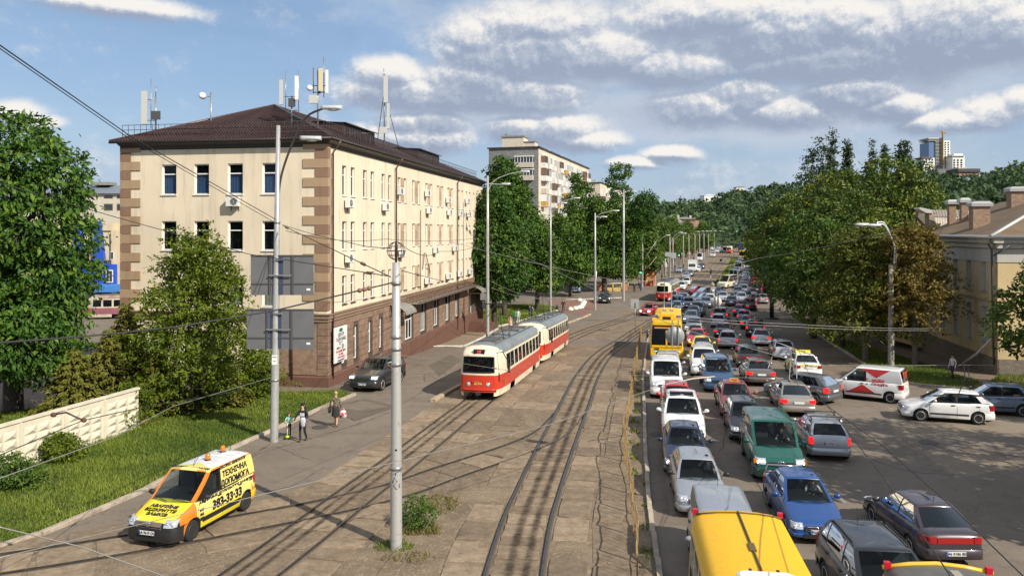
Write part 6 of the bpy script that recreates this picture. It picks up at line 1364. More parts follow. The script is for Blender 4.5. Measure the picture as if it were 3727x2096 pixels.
# ---- the named cars near the bridge
car('smallvan','silver',2617,1754,'silver van whose ribbed roof shows just behind the nearest yellow minibus',xy=(5.72,21.4),h=(-.15,-1),name='delivery_van',cat='van',near=True)
skoda,_ = car('hatch','silver',2556,1868,'silver hatchback with a driver shading his eyes, behind the ribbed-roof van',near=True,plate='AA 1742 KX',extras=('blackmirror',))
car('sedan','navy',2502,1722,'dark navy sedan between the silver hatchback and the white luxury SUV',near=True,lights='on')
x5,x5p = car('suv','white',2490,1606,'white luxury SUV with open sunroof and glowing round headlights',near=True,lights='on',name='suv',cat='suv')
car('hatch','red',2468,1522,'bright red hatchback right behind the white luxury SUV',near=True)
car('bigvan','white',2428,1438,'white people-carrier van with black roof lines by the railing',near=True,name='passenger_van',cat='van')
car('mpv','lightsilver',2433,1382,'pale silver minivan in front of the yellow trolleybus',near=True)
lanos,lp_ = car('lanos','blue',2984,1962,'blue sedan with a white-shirted driver in the front row of the jam',near=True,plate='AI 5274 BH')
vito,vp_ = car('bigvan','green',2843,1741,'dark green van with chrome bull bar behind the blue sedan',near=True,lights='on',name='passenger_van',cat='van')
car('hatch','black',2730,1600,'small black hatchback directly behind the green van',near=True)
taxi1,t1p = car('sedan','darkred',2690,1512,'rust-red sedan with an orange taxi sign on its roof',near=True,name='taxi',cat='taxi')
car('kombi','midblue',2621,1418,'dark blue family van with chrome bumper frame and roof rails',near=True,extras=('rail',),name='passenger_van',cat='van')
car('suv','white',2569,1362,'white SUV with a plain roof left of the dark blue family van',near=True,name='suv',cat='suv',lights='on')
car('estate','lightsilver',2567,1327,'whitish estate car with roof bars behind the plain-roofed white SUV',near=True,extras=('rail',))
car('sedan','taxi',2556,1291,'yellow-sided sedan squeezed behind the whitish estate')
car('hatch','red',2539,1195,'crimson hatchback beside the round grey hanging sign','r')
car('hatch','cream',2533,1178,'cream-roofed hatchback just behind the crimson one','r')
car('sedan','silver',2529,1153,'silver sedan third behind the crimson hatchback','r',lights='on')
car('sedan','bluegrey',2519,1128,'blue-grey sedan with one glaring headlight beside the trolleybus roof','r',lights='on')
car('sedan','darkgrey',2524,1112,'charcoal sedan behind the blue-grey one level with the trolleybus tail','r')
car('suv','darkgrey',2540,1097,'charcoal SUV with a pale sunroof behind the charcoal sedan','r',name='suv',cat='suv')
car('sedan','silver',2571,1079,'silver sedan with round glaring headlights left of the small white hanging sign','r',lights='on')
car('sedan','lightsilver',2464,1094,'silver sedan with dazzling headlights in front of the sky-blue van','r',lights='on')
car('sedan','black',2437,1104,'black sedan just behind the poles of the trolleybus','r')
car('smallvan','skyblue',2466,1074,'sky-blue delivery van among the silver cars','r',name='delivery_van',cat='van')
car('boxy','black',2508,1081,'black and yellow checkered boxy taxi right of the sky-blue van','r',lights='on',name='taxi',cat='taxi')
car('sedan','bluegrey',2488,1065,'blue-grey sedan behind the sky-blue van','r')
car('estate','silver',2452,1058,'silver estate car at the front of the middle tram','r')
car('hatch','red',2534,1070,'red hatchback turning across the crossing in front of the far tracks','c',h=(-.9,-.55))
car('hatch','darkgrey',2547,1064,'dark hatchback behind the turning red one','r',h=(-.7,-.75))
car('sedan','steelblue',2568,1066,'steel-blue sedan between the turning red hatchback and the white hatchback','r',h=(-.6,-.8))
car('hatch','white',2586,1069,'white-roofed hatchback behind the silver sedan with round headlights','r')
car('mpv','grey',2574,1044,'grey minivan beneath the small hanging signal','r',h=(-.75,-.65))
car('sedan','lightsilver',2632,1060,'shiny white-silver sedan facing out of the cream minibus shadow','r')
car('minibus','cream',2648,1047,'cream minibus with a roof hatch turning across the queue','c',h=(-.62,-.78),name='minibus',cat='minibus')
car('sedan','steelblue',2614,1044,'steel-blue sedan left of the cream minibus','r',h=(-.5,-.85))
car('estate','bluegrey',2686,1042,'blue-grey estate car right behind the cream minibus','r')
car('suv','white',2706,1034,'white SUV leading the second column past the cream minibus','r',name='suv',cat='suv')
car('sedan','darkgrey',2708,1022,'charcoal sedan behind the white SUV of the second column','r')
car('sedan','lightsilver',2699,1063,'pale silver sedan in the middle of the crossing','r')
car('sedan','darkgrey',2718,1057,'charcoal sedan at the right of the pale silver one','r')
car('sedan','bluegrey',2736,1047,'light blue-grey sedan next to the first red brake lights','r')
car('sedan','navy',2663,1076,'navy sedan seen from behind beside the small white hanging sign','r',False)
BR = dict(face=False,brake=True)
car('suv','darkgrey',2755,1033,'charcoal SUV with two red tail lamps at the head of the outbound lane','r',**BR,name='suv',cat='suv')
car('hatch','darkred',2759,1022,'wine-red hatchback ahead of the leading charcoal SUV','r',**BR)
car('estate','grey',2750,1068,'grey estate with lit brake lights under the right-hand trees','r',**BR)
car('hatch','silver',2775,1068,'silver hatchback beside the kerb right of the grey estate','r',**BR)
car('suv','black',2729,1083,'black SUV with lit brake lights behind the grey estate','r',**BR,name='suv',cat='suv')
car('sedan','black',2704,1092,'black sedan left of the black SUV with lit brakes','r',**BR)
car('sedan','navy',2695,1107,'navy sedan with small red tail lamps behind the black one','r',**BR)
car('hatch','bluegrey',2709,1127,'blue-grey hatchback braking in the outbound lane','r',**BR)
car('sedan','darkgrey',2725,1146,'charcoal sedan with broad red lamps behind the braking blue-grey hatchback','r',**BR)
car('suv','black',2750,1161,'black SUV nearest to the kerb just ahead of the white braking sedan','r',**BR,name='suv',cat='suv')
car('sedan','lightsilver',2771,1196,'white-silver sedan with red brake lights along the right kerb','r',**BR,near=True)
car('suv','grey',2622,1118,'grey SUV with tall upright red lamps under the small white hanging sign','r',**BR,name='suv',cat='suv')
car('hatch','silver',2616,1142,'silver hatchback behind the SUV with upright lamps','r',False)
car('sedan','black',2634,1173,'black sedan with a wide red light strip behind the silver hatchback','r',**BR)
car('estate','silver',2650,1203,'silver estate with roof rails stopped in the middle lane','r',**BR,near=True,extras=('rail',))
car('estate','darkgreen',2729,1330,'dark green old estate car with wide rear lamps','b',False,near=True,extras=('tailband',))
car('sedan','brown',2772,1396,'dusty brown-silver sedan seen from behind in the middle of the crossing','b',False,near=True,brake=True)
car('hatch','lightsilver',2856,1303,'dusty white hatchback at the right kerb before the brown paving','b',False,near=True)
taxi2,t2p = car('sedan','white',2945,1368,'white sedan taxi with yellow panels and a yellow roof sign','b',False,near=True,name='taxi',cat='taxi')
car('hatch','grey',3042,1459,'grey hatchback turning left in front of the white delivery van','b',False,near=True,h=(-.62,.78),brake=True)
car('sedan','beige',2908,1505,'beige-silver sedan leaving the crossing behind the grey hatchback','b',False,near=True,tint=True,brake=True)
l2,l2p = car('hatch','silver',3024,1664,'silver-blue hatchback with empty black roof rack beside the green van','b',False,near=True,tint=True,plate='AA 0722 KC',brake=True)
lada,ldp = car('lada110','purple',3478,2046,'dark plum-grey sedan with a full-width red lamp band at the lower right','b',False,near=True,tint=True,plate='AI 0186 BE',extras=('tailband','lowplate'),h=(.02,1))
car('suv','black',3165,1937,'black people carrier with chrome window line in front of the right yellow minibus','r',near=True,extras=('rail',))
fiesta,fp_ = car('hatch','white',3438,1526,'white hatchback seen side-on crossing towards the jam','c',near=True,h=(-.955,.30))
car('hatch','steelblue',3600,1500,'slate-blue hatchback half hidden behind the side-on white one','c',near=True,h=(-.97,.24))
sfe,_ = car('suv','darkgrey',1318,1412,'dark grey SUV parked along the brown stone wall of the office block',near=True,h=(-.24,-.97),lights='on',name='suv',cat='suv',extras=('rail',),plate='AA 7108 TI')
car('suv','black',2200,1099,'black SUV driving past the white concrete hemispheres',near=True,h=(-.12,-1),name='suv',cat='suv')
rl,rlp = car('boxy','red',2346,1145,'old red boxy sedan with round lamps ahead of the trolleybus',near=True,lights='on',h=(-.45,-.9))
car('suv','steelblue',2094,1062,'slate-blue car parked in the shade under the row of chestnuts',h=(-.15,-1))
car('boxy','white',2496,1035,'old white boxy estate waiting behind the red tram')
car('estate','white',2477,1052,'white car hidden beside the tail of the red tram')
car('sedan','bluegrey',2507,1003,'blue-grey sedan in front of the white box truck',lights='on')
car('sedan','silver',2494,1013,'silver roof visible between the box truck and the old white estate',h=None)
car('sedan','white',2537,987,'white car overtaking on the right of the white box truck')
car('hatch','navy',2552,975,'small navy car on the far tram tracks',lights='on')
car('sedan','silver',2470,990,'silver-grey sedan parked by the lamp posts left of the box truck')
car('sprinter','white',2545,947,'white van parked at the left kerb far down the avenue',name='delivery_van',cat='van')
car('suv','white',2594,933,'white off-roader alone on the far carriageway',name='suv',cat='suv')
for X,Y_,k,c,l in ((2610,918,'sedan','white','white car at the left kerb just beyond the lone off-roader'),(2622,917,'sedan','navy','navy car beside the far white bus'),(2616,893,'bigvan','lightsilver','pale van at the far end of the left carriageway'),(2634,890,'sedan','silver','silver car at the far end between pale van and bus'),(2590,908,'sedan','white','white parked car behind the last lamp posts'),(2663,893,'sedan','grey','grey car roof beyond the far red tram')):
    car(k,c,X,Y_,l,'f' if Y_ > 895 else 'r')
for X,Y_,k,c,l in ((2697,934,'sedan','grey','grey car in front of the far yellow bus'),(2692,942,'hatch','bluegrey','blue-grey hatchback third before the far yellow bus'),(2687,951,'sprinter','white','tall white van in the median lane of the far queue'),(2681,970,'sedan','silver','silver car between the tall white van and the silver one'),(2671,980,'sprinter','silver','tall silver van nearest the grass median'),(2668,1011,'suv','bluegrey','blue-grey car in front of the tall silver van'),
        (2722,947,'sprinter','white','white minivan in the second lane of the far queue'),(2725,961,'sedan','silver','silver car in front of the far white minivan'),(2722,968,'sedan','darkgrey','charcoal car second before the far white minivan'),(2718,979,'suv','darkgrey','charcoal SUV with one bright headlight in the far queue'),(2716,988,'sedan','white','white sedan midway in the far queue'),(2716,998,'sedan','bluegrey','blue-grey sedan after the midway white one'),(2712,1006,'estate','darkgrey','charcoal estate fourth behind the white SUV of the second column'),(2709,1013,'sedan','silver','silver sedan second behind the white SUV of the second column'),
        (2700,925,'sedan','lightsilver','pale car roof at the side of the far yellow bus')):
    car(k,c,X,Y_,l,'r',lights='on' if 'headlight' in l else 'off',name='delivery_van' if k == 'sprinter' else 'parked_car',cat='van' if k == 'sprinter' else 'car')
for X,Y_,k,c,l in ((2757,1012,'sedan','grey','grey sedan far ahead in the outbound lane with red lamps'),(2752,999,'hatch','red','red car far ahead in the outbound lane'),(2750,985,'sedan','silver','silver car far ahead beyond the outbound red one'),(2748,970,'sedan','white','white car farthest ahead in the outbound lane'),(2790,1047,'sedan','silver','silver car parked under the right-hand trees')):
    car(k,c,X,Y_,l,'r',False,brake='red' in l)
# ---- extras on particular cars
def roof_sign(par,pr,txt,m,size=(.7,.2,.16)):
    s = pr['s']; b = MB(); b.box((0,(s['Y'](s['dw']) + s['cy'])/2,s['H'] + .09),size); o = b.build('taxi_sign',m,par)
    for fy in (-1,1): text('sign_lettering',txt,M_blk,o,(0,(s['Y'](s['dw']) + s['cy'])/2 + fy*(size[1]/2 + .002),s['H'] + .09),(-fy,0,0),(0,0,1),.13,.004)
roof_sign(taxi1,t1p,'TAXI',mat('sign_orange',(.75,.32,.04),.4),(.42,.16,.15)); roof_sign(taxi2,t2p,'TAXI',mat('sign_yellow',(.78,.66,.05),.4),(.95,.25,.18))
s = t2p['s']; M_ty = mat('taxi_yellow_film',(.75,.66,.06),.4)
for sx in (-1,1): k = MB(); k.loft([[(sx*(s['hw']*GX[i][1] + .006),y,s['gc'] + .05 + (s['zc'] - s['gc'] - .05)*GX[i][0]) for i in range(1,7)] for y in (.75,.2,-.4,-.85)],0,False); k.build('yellow_panel',M_ty,taxi2); text('lettering','579',M_blk,taxi2,(sx*(s['hw'] + .012),-.05,.62),(0,sx,0),(0,0,1),.34,.012)
k = MB(); k.box((0,-s['L']/2 - .006,s['zt'] - .06),(1.1,.012,.12)); k.build('yellow_panel',M_ty,taxi2); text('lettering','579 - 579',M_blk,taxi2,(0,-s['L']/2 - .015,s['zt'] - .06),(1,0,0),(0,0,1),.12,.006)
s = x5p['s']; k = MB(); y0,y1 = s['Y'](s['dw'] + .25),s['Y'](s['dw'] + 1.0); k.box((0,(y0 + y1)/2,s['H'] + .004),(1.05,y0 - y1,.02)); sr = k.build('sunroof',M_tint,x5); k = MB(); k.box((0,y1 + .16,s['H'] + .045),(1.06,.34,.02)); k.box((0,y0,s['H'] + .02),(1.06,.04,.03)); k.build('sunroof_panel',M_trim,sr)
k = MB()
for sx in (-.19,.19): k.ell((sx,s['L']/2 + .0,s['hf'] - .12),(.15,.04,.075),10,6)
k.build('kidney_grille',M_chrome,x5)
s = vp_['s']; k = MB(); a = s['L']/2
k.tube([(-.62,a - .05,.42),(-.6,a + .16,.45),(-.5,a + .2,.78),(.5,a + .2,.78),(.6,a + .16,.45),(.62,a - .05,.42)],.035,7); k.tube([(-.56,a + .18,.55),(.56,a + .18,.55)],.03,6); k.build('bull_bar',M_chrome,vito)
k = MB(); k.lathe([(.125,-.012),(.14,0),(.125,.012),(.11,0)],16,(0,a + .03,s['hf'] - .17),axis='y')
for t in (90,210,330): k.cyl((0,a + .03,s['hf'] - .17),(.12*math.cos(R(t)),a + .03,s['hf'] - .17 + .12*math.sin(R(t))),.016,n=5)
k.build('emblem',M_chrome,vito)
for sx in (-1,1): k = MB(); k.box((sx*s['hw']*.93,a - .14,s['hf'] - .11),(.12,.1,.15)); k.build('indicator',M_amber,vito)
s = l2p['s']; k = MB()
for y in (s['Y'](s['dw'] + .25),s['Y'](s['dr'] - .35)):
    k.box((0,y,s['H'] + .12),(1.3,.045,.03))
    for sx in (-1,1): k.cyl((sx*.55,y,s['H'] - .05),(sx*.57,y,s['H'] + .12),.025,n=5)
k.build('roof_rack',M_trim,l2)
s = lp_['s']; a = s['L']/2; k = MB()
for sx in (-1,1):
    k.tube([(sx*.03,a + .03,s['hf'] - .23),(sx*.05,a + .03,s['hf'] - .11),(sx*.36,a + .0,s['hf'] - .11),(sx*.32,a + .0,s['hf'] - .24),(sx*.03,a + .03,s['hf'] - .23)],.016,5)
k.build('grille_surround',M_chrome,lanos)
s = rlp['s']; k = MB()
for sx in (-.52,.52): k.lathe([(0,.03),(.10,.02),(.11,-.03)],14,(sx,s['L']/2 + .0,s['hf'] - .13),axis='y')
k.build('round_headlight',M_headon,rl); k = MB(); k.box((.35,0,s['H'] + .12),(.03,1.6,.03)); k.box((-.35,0,s['H'] + .12),(.03,1.6,.03)); k.box((0,.6,s['H'] + .08),(1.1,.03,.03)); k.box((0,-.6,s['H'] + .08),(1.1,.03,.03)); k.build('roof_rack',M_trim,rl)
# ---- yellow assistance van
vy,vyp = car('smallvan','yellow',0,0,'yellow and orange roadside assistance van with two amber roof beacons',xy=(-9.98,25.1),h=(-.27,-.965),near=True,name='assistance_van',cat='van',rim='rimd',group=None)
s = vyp['s']; hw,Y = s['hw'],s['Y']; M_vy = mat('film_yellow',(.80,.66,.03),.35,coat=.5); M_vl = mat('film_pale_yellow',(.78,.68,.20),.35,coat=.5); M_vo = mat('film_orange',(.72,.20,.015),.35,coat=.5); M_vw = mat('van_white',(.74,.75,.76),.35,coat=.5)
for o in list(vy.children):
    if o.name.split('.')[0] == 'body':
        me = o.data.copy(); o.data = me; was = [p.material_index for p in me.polygons]; me.materials.clear()
        for m in (M_vl,M_trim,M_vo,M_vw,M_vy): me.materials.append(m)
        for sl in o.material_slots: sl.link = 'DATA'
        for p in me.polygons:
            if was[p.index] == 1: p.material_index = 1; continue
            c = p.center; d = s['L']/2 - c.y; ax = abs(c.x); n = abs(p.normal.x)
            if c.z > s['H'] - .09 and ax < s['tw']*.96 and d > s['dw'] + .42: p.material_index = 3
            elif c.z > s['H'] - .16 and d > s['dw'] + .2 and ax > s['tw']*.9: p.material_index = 2
            elif c.z > s['zc'] + .02 and d < s['dw'] and ax > hw*.5: p.material_index = 2
            elif c.z > s['H'] - .12: p.material_index = 0
            elif d < s['dc'] + .05 and ax < hw*.80 and c.z > s['hf'] - .1: p.material_index = 4
            elif c.z < s['hf'] - .13 and d < .25: p.material_index = 1
            elif d < s['dc'] + .02: p.material_index = 2
            elif d > s['L'] - .35 and c.z < .75 and ax > hw*.7: p.material_index = 2
            elif c.z < s['gc'] + .16: p.material_index = 3
            elif c.z < .62: p.material_index = 4
            else: p.material_index = 0
    if o.name.startswith('mirror'): o.material_slots[0].material = M_trim
    if o.name.startswith('front_bumper'): bpy.data.objects.remove(o); continue
    if o.name.startswith('license_plate') and o.location.y > 0: o.location.y += .05; o.location.z += .06; text('plate_lettering','AA 9619 OC',M_blk,o,(.02,-.011,0),(1,0,0),(0,0,1),.105,.002)
k = MB(); a = s['L']/2
BX = [(.0,0),(.3,.005),(.6,.02),(.78,.06),(.9,.14),(.97,.28),(1.0,.42)]; BX = [(-x,d) for x,d in BX[:0:-1]] + BX
k.loft([[(x*hw*1.015,a + .06 - d - abs(z - s['gc'] - .22)*.22,z) for x,d in BX] for z in (s['gc'] + .03,s['gc'] + .16,s['gc'] + .30,s['hf'] - .26,s['hf'] - .22)],0,False); k.loft([[(x*hw*1.01,a + .01 - d - q,s['hf'] - .22 + q*.1) for x,d in BX] for q in (0,.16)],0,False); k.build('front_bumper',M_trim,vy)
k = MB(); k.box((0,a + .02,s['hf'] - .10),(hw*1.0,.06,.11)); k.ell((0,a + .055,s['hf'] - .10),(.09,.02,.08),10,6); k.build('chrome_grille',M_chrome,vy)
for sx in (-1,1):
    k = MB(); k.box((sx*(hw*.985 + .006),-.1,.52),(.02,s['wb'] - .7,.09)); k.build('side_strip',M_trim,vy)
M_bk2 = mat('film_black',(.012,.012,.03),.4)
def side_txt(t,y,z,size,b=.008,sx=1,stretch=1.,m=None):
    q = (z - s['gc'])/(s['zc'] - s['gc'])
    if z <= s['zc']: x = hw*float(np.interp(q,[a_ for a_,_ in GX],[x_ for _,x_ in GX])) + .006; tilt = .0 if q < .8 else -.06
    else: f = (z - s['zc'])/(s['H'] - .075 - s['zc']); x = s['bw'] + (s['tw'] - s['bw'])*f + .03 - .02*abs(f - .5); tilt = (s['bw'] - s['tw'])/(s['H'] - s['zc'])
    o = text('lettering',t,m or M_bk2,vy,(sx*x,y,z),(0,sx,0),(-sx*tilt,0,1),size,b,sx=stretch)
for sx in (1,-1):
    f = 1; 
    side_txt('ТЕХНІЧНА',-.95,1.50,.25,.010,sx); side_txt('ДОПОМОГА',-.95,1.23,.25,.010,sx); side_txt('АВАРІЙНЕ ВІДКРИТТЯ ЗАМКІВ',-.42,.985,.19,.007,sx,.93); side_txt('383-33·33',-.40,.75,.38,.018,sx,.98)
    for i,t in enumerate(('044','066','093')): side_txt(t,.86,.80 - .13*i,.125,.006,sx)
    side_txt('ЕКСПРЕС ЕВАКУАТОР',-.9,1.735,.125,.005,sx)
zc_,hf_ = s['zc'],s['hf']
for i,t in enumerate(('АВАРІЙНЕ','ВІДКРИТТЯ','ЗАМКІВ')):
    d = .66 - .17*i; z = hf_ + (zc_ - hf_)*(d - .30)/(s['dc'] - .30) + .046; text('lettering',t,M_bk2,vy,(0,Y(d),z),(-1,0,0),(0,-1,(zc_ - hf_)/(s['dc'] - .3)),.165,.008,sx=1.12)
text('lettering','ЕКСПРЕС   ЕВАКУАТОР',M_bk2,vy,(0,Y(s['dw'] + .07),s['H'] - .0),(-1,0,0),(0,-1,.3),.12,.005)
for x,d in ((0,s['dw'] + .9),(.12,s['dr'] - .35)):
    k = MB(); k.lathe([(.10,0),(.10,.03),(.085,.03)],14,(x,Y(d),s['H'] - .005)); k.lathe([(.088,.03),(.075,.2),(.05,.225),(0,.23)],14,(x,Y(d),s['H'] - .005),1); k.build('beacon',[M_trim,mat('beacon_amber',(.55,.17,.01),.15,coat=.6)],vy)
k = MB(); k.tube([(0,Y(s['dw'] + .16),s['H']),(.0,Y(s['dw'] + .75),s['H'] + .5)],.007,4); k.build('aerial',M_trim,vy)
for i in range(3): k = MB(); k.box((0,Y(s['dw'] + 1.1 + i*.42),s['H'] + .002),(1.0,.05,.016)); k.build('roof_rib',M_vw,vy)
# ---- white parcel van with red triangles
np_,npp = car('smallvan','white',3150,1449,'white parcel van with red arrow shapes turning right of the grey hatchback','c',near=True,h=(-.80,.60),name='delivery_van',cat='van',group=None)
s = npp['s']; hw,Y = s['hw'],s['Y']; M_nr = mat('film_red',(.55,.022,.02),.35,coat=.4)
def sidept(y,z,sx,off=.008):
    if z <= s['zc']: x = hw*float(np.interp((z - s['gc'])/(s['zc'] - s['gc']),[a for a,_ in GX],[b for _,b in GX]))
    else: f = (z - s['zc'])/(s['H'] - .075 - s['zc']); x = s['bw'] + (s['tw'] - s['bw'])*f + .024*(1 - abs(2*f - 1))
    return (sx*(x + off),y,z)
def tri(pts,sx,nm='red_triangle'):
    k = MB(); n = 8; A,B,C = pts
    rows = [[sidept(A[0] + (C[0] - A[0])*i/n + (B[0] - A[0] - (B[0] - A[0])*i/n)*t,A[1] + (C[1] - A[1])*i/n + ((B[1] - A[1])*(1 - i/n))*t,sx) for t in np.linspace(0,1,5)] for i in range(n + 1)]
    k.loft(rows,0,False); return k.build(nm,M_nr,np_)
for sx in (1,-1):
    tri([(.05,1.76),(-1.45,1.76),(-.75,1.32)],sx); tri([(.75,.46),(-.75,.46),(-.05,.92)],sx)
    for dy,dz in ((.0,.13),(.0,-.13),(.13,0),(-.13,0)):
        k = MB(); c = sidept(-.28 + dy*.9,1.08 + dz,sx,.012); r = .06; k.loft([[(c[0],c[1] + r*math.cos(t),c[2] + r*math.sin(t)) for t in np.linspace(0,2*pi,5)[:-1]],[(c[0] + sx*.002,c[1],c[2])]*4],0,True,False,False,False); k.build('emblem',M_nr,np_)
    text('lettering','НОВА',M_nr,np_,sidept(-.85,1.17,sx,.014),(0,sx,0),(-sx*.2,0,1),.22,.010); text('lettering','ПОШТА',M_nr,np_,sidept(-.93,.96,sx,.012),(0,sx,0),(0,0,1),.22,.010)
k = MB(); b = -s['L']/2; k.prism([(-.62,b + .02,1.72),(.25,b + .02,1.72),(-.2,b - .02,1.25)],(0,-.02,0)); k.build('red_triangle',M_nr,np_)
k = MB(); k.box((.2,b + .06,1.42),(.02,.04,.9)); k.build('door_seam',M_trim,np_)
# ---- minibuses right under the bridge
def bus(kind_label,cat,xy,h,L,W,Hh,roofm,bodym,ribs=True,hatch=False,z0=.35,nwin=6,name='minibus'):
    c = Vector((*xy,T(xy[1]))); e = empty(name,kind_label,cat,c,heading(h)); hw = W/2
    prof = [(1,z0),(1.0,1.1),(.985,1.15),(.93,Hh - .38),(.90,Hh - .2),(.84,Hh - .07),(.72,Hh - .015),(.4,Hh + .03),(0,Hh + .05)]
    ys = [-L/2,-L/2 + .06,-L/2 + .3]; win = np.linspace(-L/2 + .35,L/2 - .9,nwin + 1)
    for w in win: ys += [w,w + .14]
    ys += [L/2 - .5,L/2 - .1,L/2]; ys = sorted({round(float(y),3) for y in ys})
    def fr(y): t = min(1,(L/2 - abs(y))/.35); return .93 + .07*math.sqrt(max(0,t*(2 - t)))
    mb = MB(); rings = []
    for y in ys: f = fr(y); half = [(hw*a*f,y,(z if z < Hh - .4 else z - (1 - f)*.6)) for a,z in prof]; rings.append(half + [(-x,y2,z) for x,y2,z in reversed(half[:-1])])
    n = len(rings[0]); isw = [any(abs(ys[i] - (w + .14)) < .01 and any(abs(ys[i + 1] - v) < .01 for v in win) for w in win) for i in range(len(ys) - 1)]
    def mf(i,j):
        if isw[i] and j in (2,n - 4): return None
        return 1 if 4 <= j <= n - 6 else 0
    mb.loft(rings,0,False,False,False,True,mf)
    for q in (0,len(rings) - 1):
        r = rings[q]; f = 1 if q == 0 else -1
        lowp = [r[0],r[1],r[2],r[n - 3],r[n - 2],r[n - 1]]; up = [r[3]] + list(r[4:n - 4]) + [r[n - 4]]; mb.poly(lowp[::f]); mb.poly(up[::f])
        wq = (r[2],r[3],r[n - 4],r[n - 3]); k = MB(); k.poly(wq); k.build('windshield' if q else 'rear_window',M_tint,e)
    mb.build('body',[bodym,roofm],e)
    for i in range(len(ys) - 1):
        if isw[i]:
            for j in (2,n - 4): k = MB(); k.poly([rings[i][j],rings[i][j + 1],rings[i + 1][j + 1],rings[i + 1][j]]); k.build('side_window',M_cglass,e)
    k = MB(); k.box((0,0,.5),(W*.9,L*.95,.1)); k.build('floor',M_trim,e)
    for y in np.linspace(-L/2 + 1,L/2 - 2,5):
        for x in (-.6,.6): k = MB(); k.box((x*hw,y,1.05),(.8,.14,.9)); k.box((x*hw,y + .22,.75),(.8,.45,.14)); k.build('seat',M_seat,e)
    for sx in (-1,1):
        for y in (L*.31,-L*.29): k = MB(); k.lathe([(.22,-.12),(.4,-.12),(.42,-.08),(.42,.08),(.4,.12),(.22,.12)],16,(sx*(hw - .13),y,.42),0,'x'); k.lathe([(0,.09),(.24,.11),(.2,.06)],14,(sx*(hw - .13),y,.42),1,'x'); k.build('wheel',[M_tyre,M_rimd],e)
    for sx in (-1,1): k = MB(); k.box((sx*hw*.83,-L/2 + .16,Hh - .0),(.11,.11,.12)); k.build('marker_light',mat('marker_red',(.50,.01,.03),.3),e)
    for sx in (-1,1): k = MB(); k.box((sx*hw*.8,-L/2 - .01,.95),(.16,.05,.3)); k.build('taillight',M_tail,e)
    return e,hw
M_by = paint('bus_yellow',(.80,.47,.008),.0,.4); M_byr = mat('bus_roof_yellow',(.80,.45,.010),.5,var=.10,scale=7,col2=(.70,.38,.012),thresh=(.55,.72)); M_bgr = mat('bus_roof_grey',(.115,.11,.10),.6,var=.15,scale=5)
nb_,hwb = bus('yellow minibus seen from above, nearest to the bridge with a white roof hatch','minibus',(4.72,15.0),(-.142,-1),7.0,2.28,2.72,M_byr,M_by)
k = MB(); k.tube([(0,-3.3,2.775),(.0,3.3,2.775)],.03,4); k.box((0,-1.2,2.785),(.13,.4,.03)); k.build('roof_seam',mat('seam_sealant',(.12,.09,.03),.8),nb_)
k = MB(); k.tube([(-.95,-3.22,2.70),(-.5,-3.22,2.755),(0,-3.22,2.78),(.5,-3.22,2.755),(.95,-3.22,2.70)],.025,4); k.build('roof_seam',mat('seam_sealant',(.12,.09,.03),.8),nb_)
k = MB(); rr_ = [(.52*sx + 0,sy*.48) for sx,sy in ((-1,-.8),(-.85,-1),(.85,-1),(1,-.8),(1,.8),(.85,1),(-.85,1),(-1,.8))]; k.loft([[(x - .0,y + .75,2.74) for x,y in rr_],[(x,y + .75,2.90) for x,y in rr_],[(x*.9,y*.9 + .75,2.93) for x,y in rr_]],0,True,False,True,False); hb = k.build('roof_hatch',M_white,nb_)
for x in (-.25,.25): k = MB(); k.box((x,.22,2.88),(.05,.12,.06)); k.build('hatch_hinge',M_trim,hb)
rb_,hwb = bus('yellow minibus with grey roof cut off by the bottom right corner','minibus',(7.75,12.05),(-.142,-1),7.0,2.22,2.72,M_bgr,M_by)
k = MB(); k.tube([(-1.0,-3.36,2.66),(-.5,-3.38,2.74),(0,-3.4,2.77),(.5,-3.38,2.74),(1.0,-3.36,2.66)],.045,6); k.build('roof_edge',M_by,rb_); k = MB(); k.box((-.2,0,2.775),(.16,6.2,.012)); k.build('roof_strip',mat('pale_strip',(.33,.29,.24),.7),rb_)
# ---- trolleybus
tb = P(2426,1313); tb.y += 0; hd = road_dir(tb.y)*-1; L,W,Hh = 11.6,2.5,3.05; c = Vector((tb.x,tb.y,0)) - hd*(L/2); c.z = T(c.y) + .1
tr,hwb = bus('yellow trolleybus waiting in the left lane beside the railing','trolleybus',(c.x,c.y),hd,L,W,Hh,M_byr,M_by,nwin=8,name='trolleybus'); tr.location.z = T(tb.y)*.6 + T(c.y)*.4
M_bord = mat('dark_display',(.02,.02,.022),.3); a = L/2
k = MB(); k.box((0,a + .0,2.62),(2.1,.06,.36)); k.build('display',M_bord,tr); k = MB(); k.box((.3,a + .035,2.6),(1.2,.01,.08)); k.build('display_text',mat('led_orange',(.4,.12,.03),.5,emit=((1,.3,.05),.6)),tr)
k = MB(); k.box((0,a + .03,1.75),(.12,.05,1.3)); k.box((0,a + .03,1.2),(2.2,.05,.14)); k.build('windshield_pillar',M_by,tr)
k = MB(); k.box((0,a + .02,.62),(2.3,.1,.3)); k.build('bumper',M_by,tr); text('fleet_number','435',M_blk,tr,(.75,a + .03,.95),(-1,0,0),(0,0,1),.28,.01)
for x in (-.9,.9): k = MB(); k.ell((x,a + .04,.78),(.16,.05,.1),10,6); k.build('headlight',M_lens,tr)
k = MB(); k.prism([(-.62,a - 1.0,3.0),(.62,a - 1.0,3.0),(.45,a - 1.0,3.52),(-.45,a - 1.0,3.52)],(0,-2.4,0)); eq = k.build('roof_equipment',M_byr,tr); k = MB(); k.box((0,a - .985,3.2),(.62,.02,.28)); k.build('vent_opening',M_bord,eq)
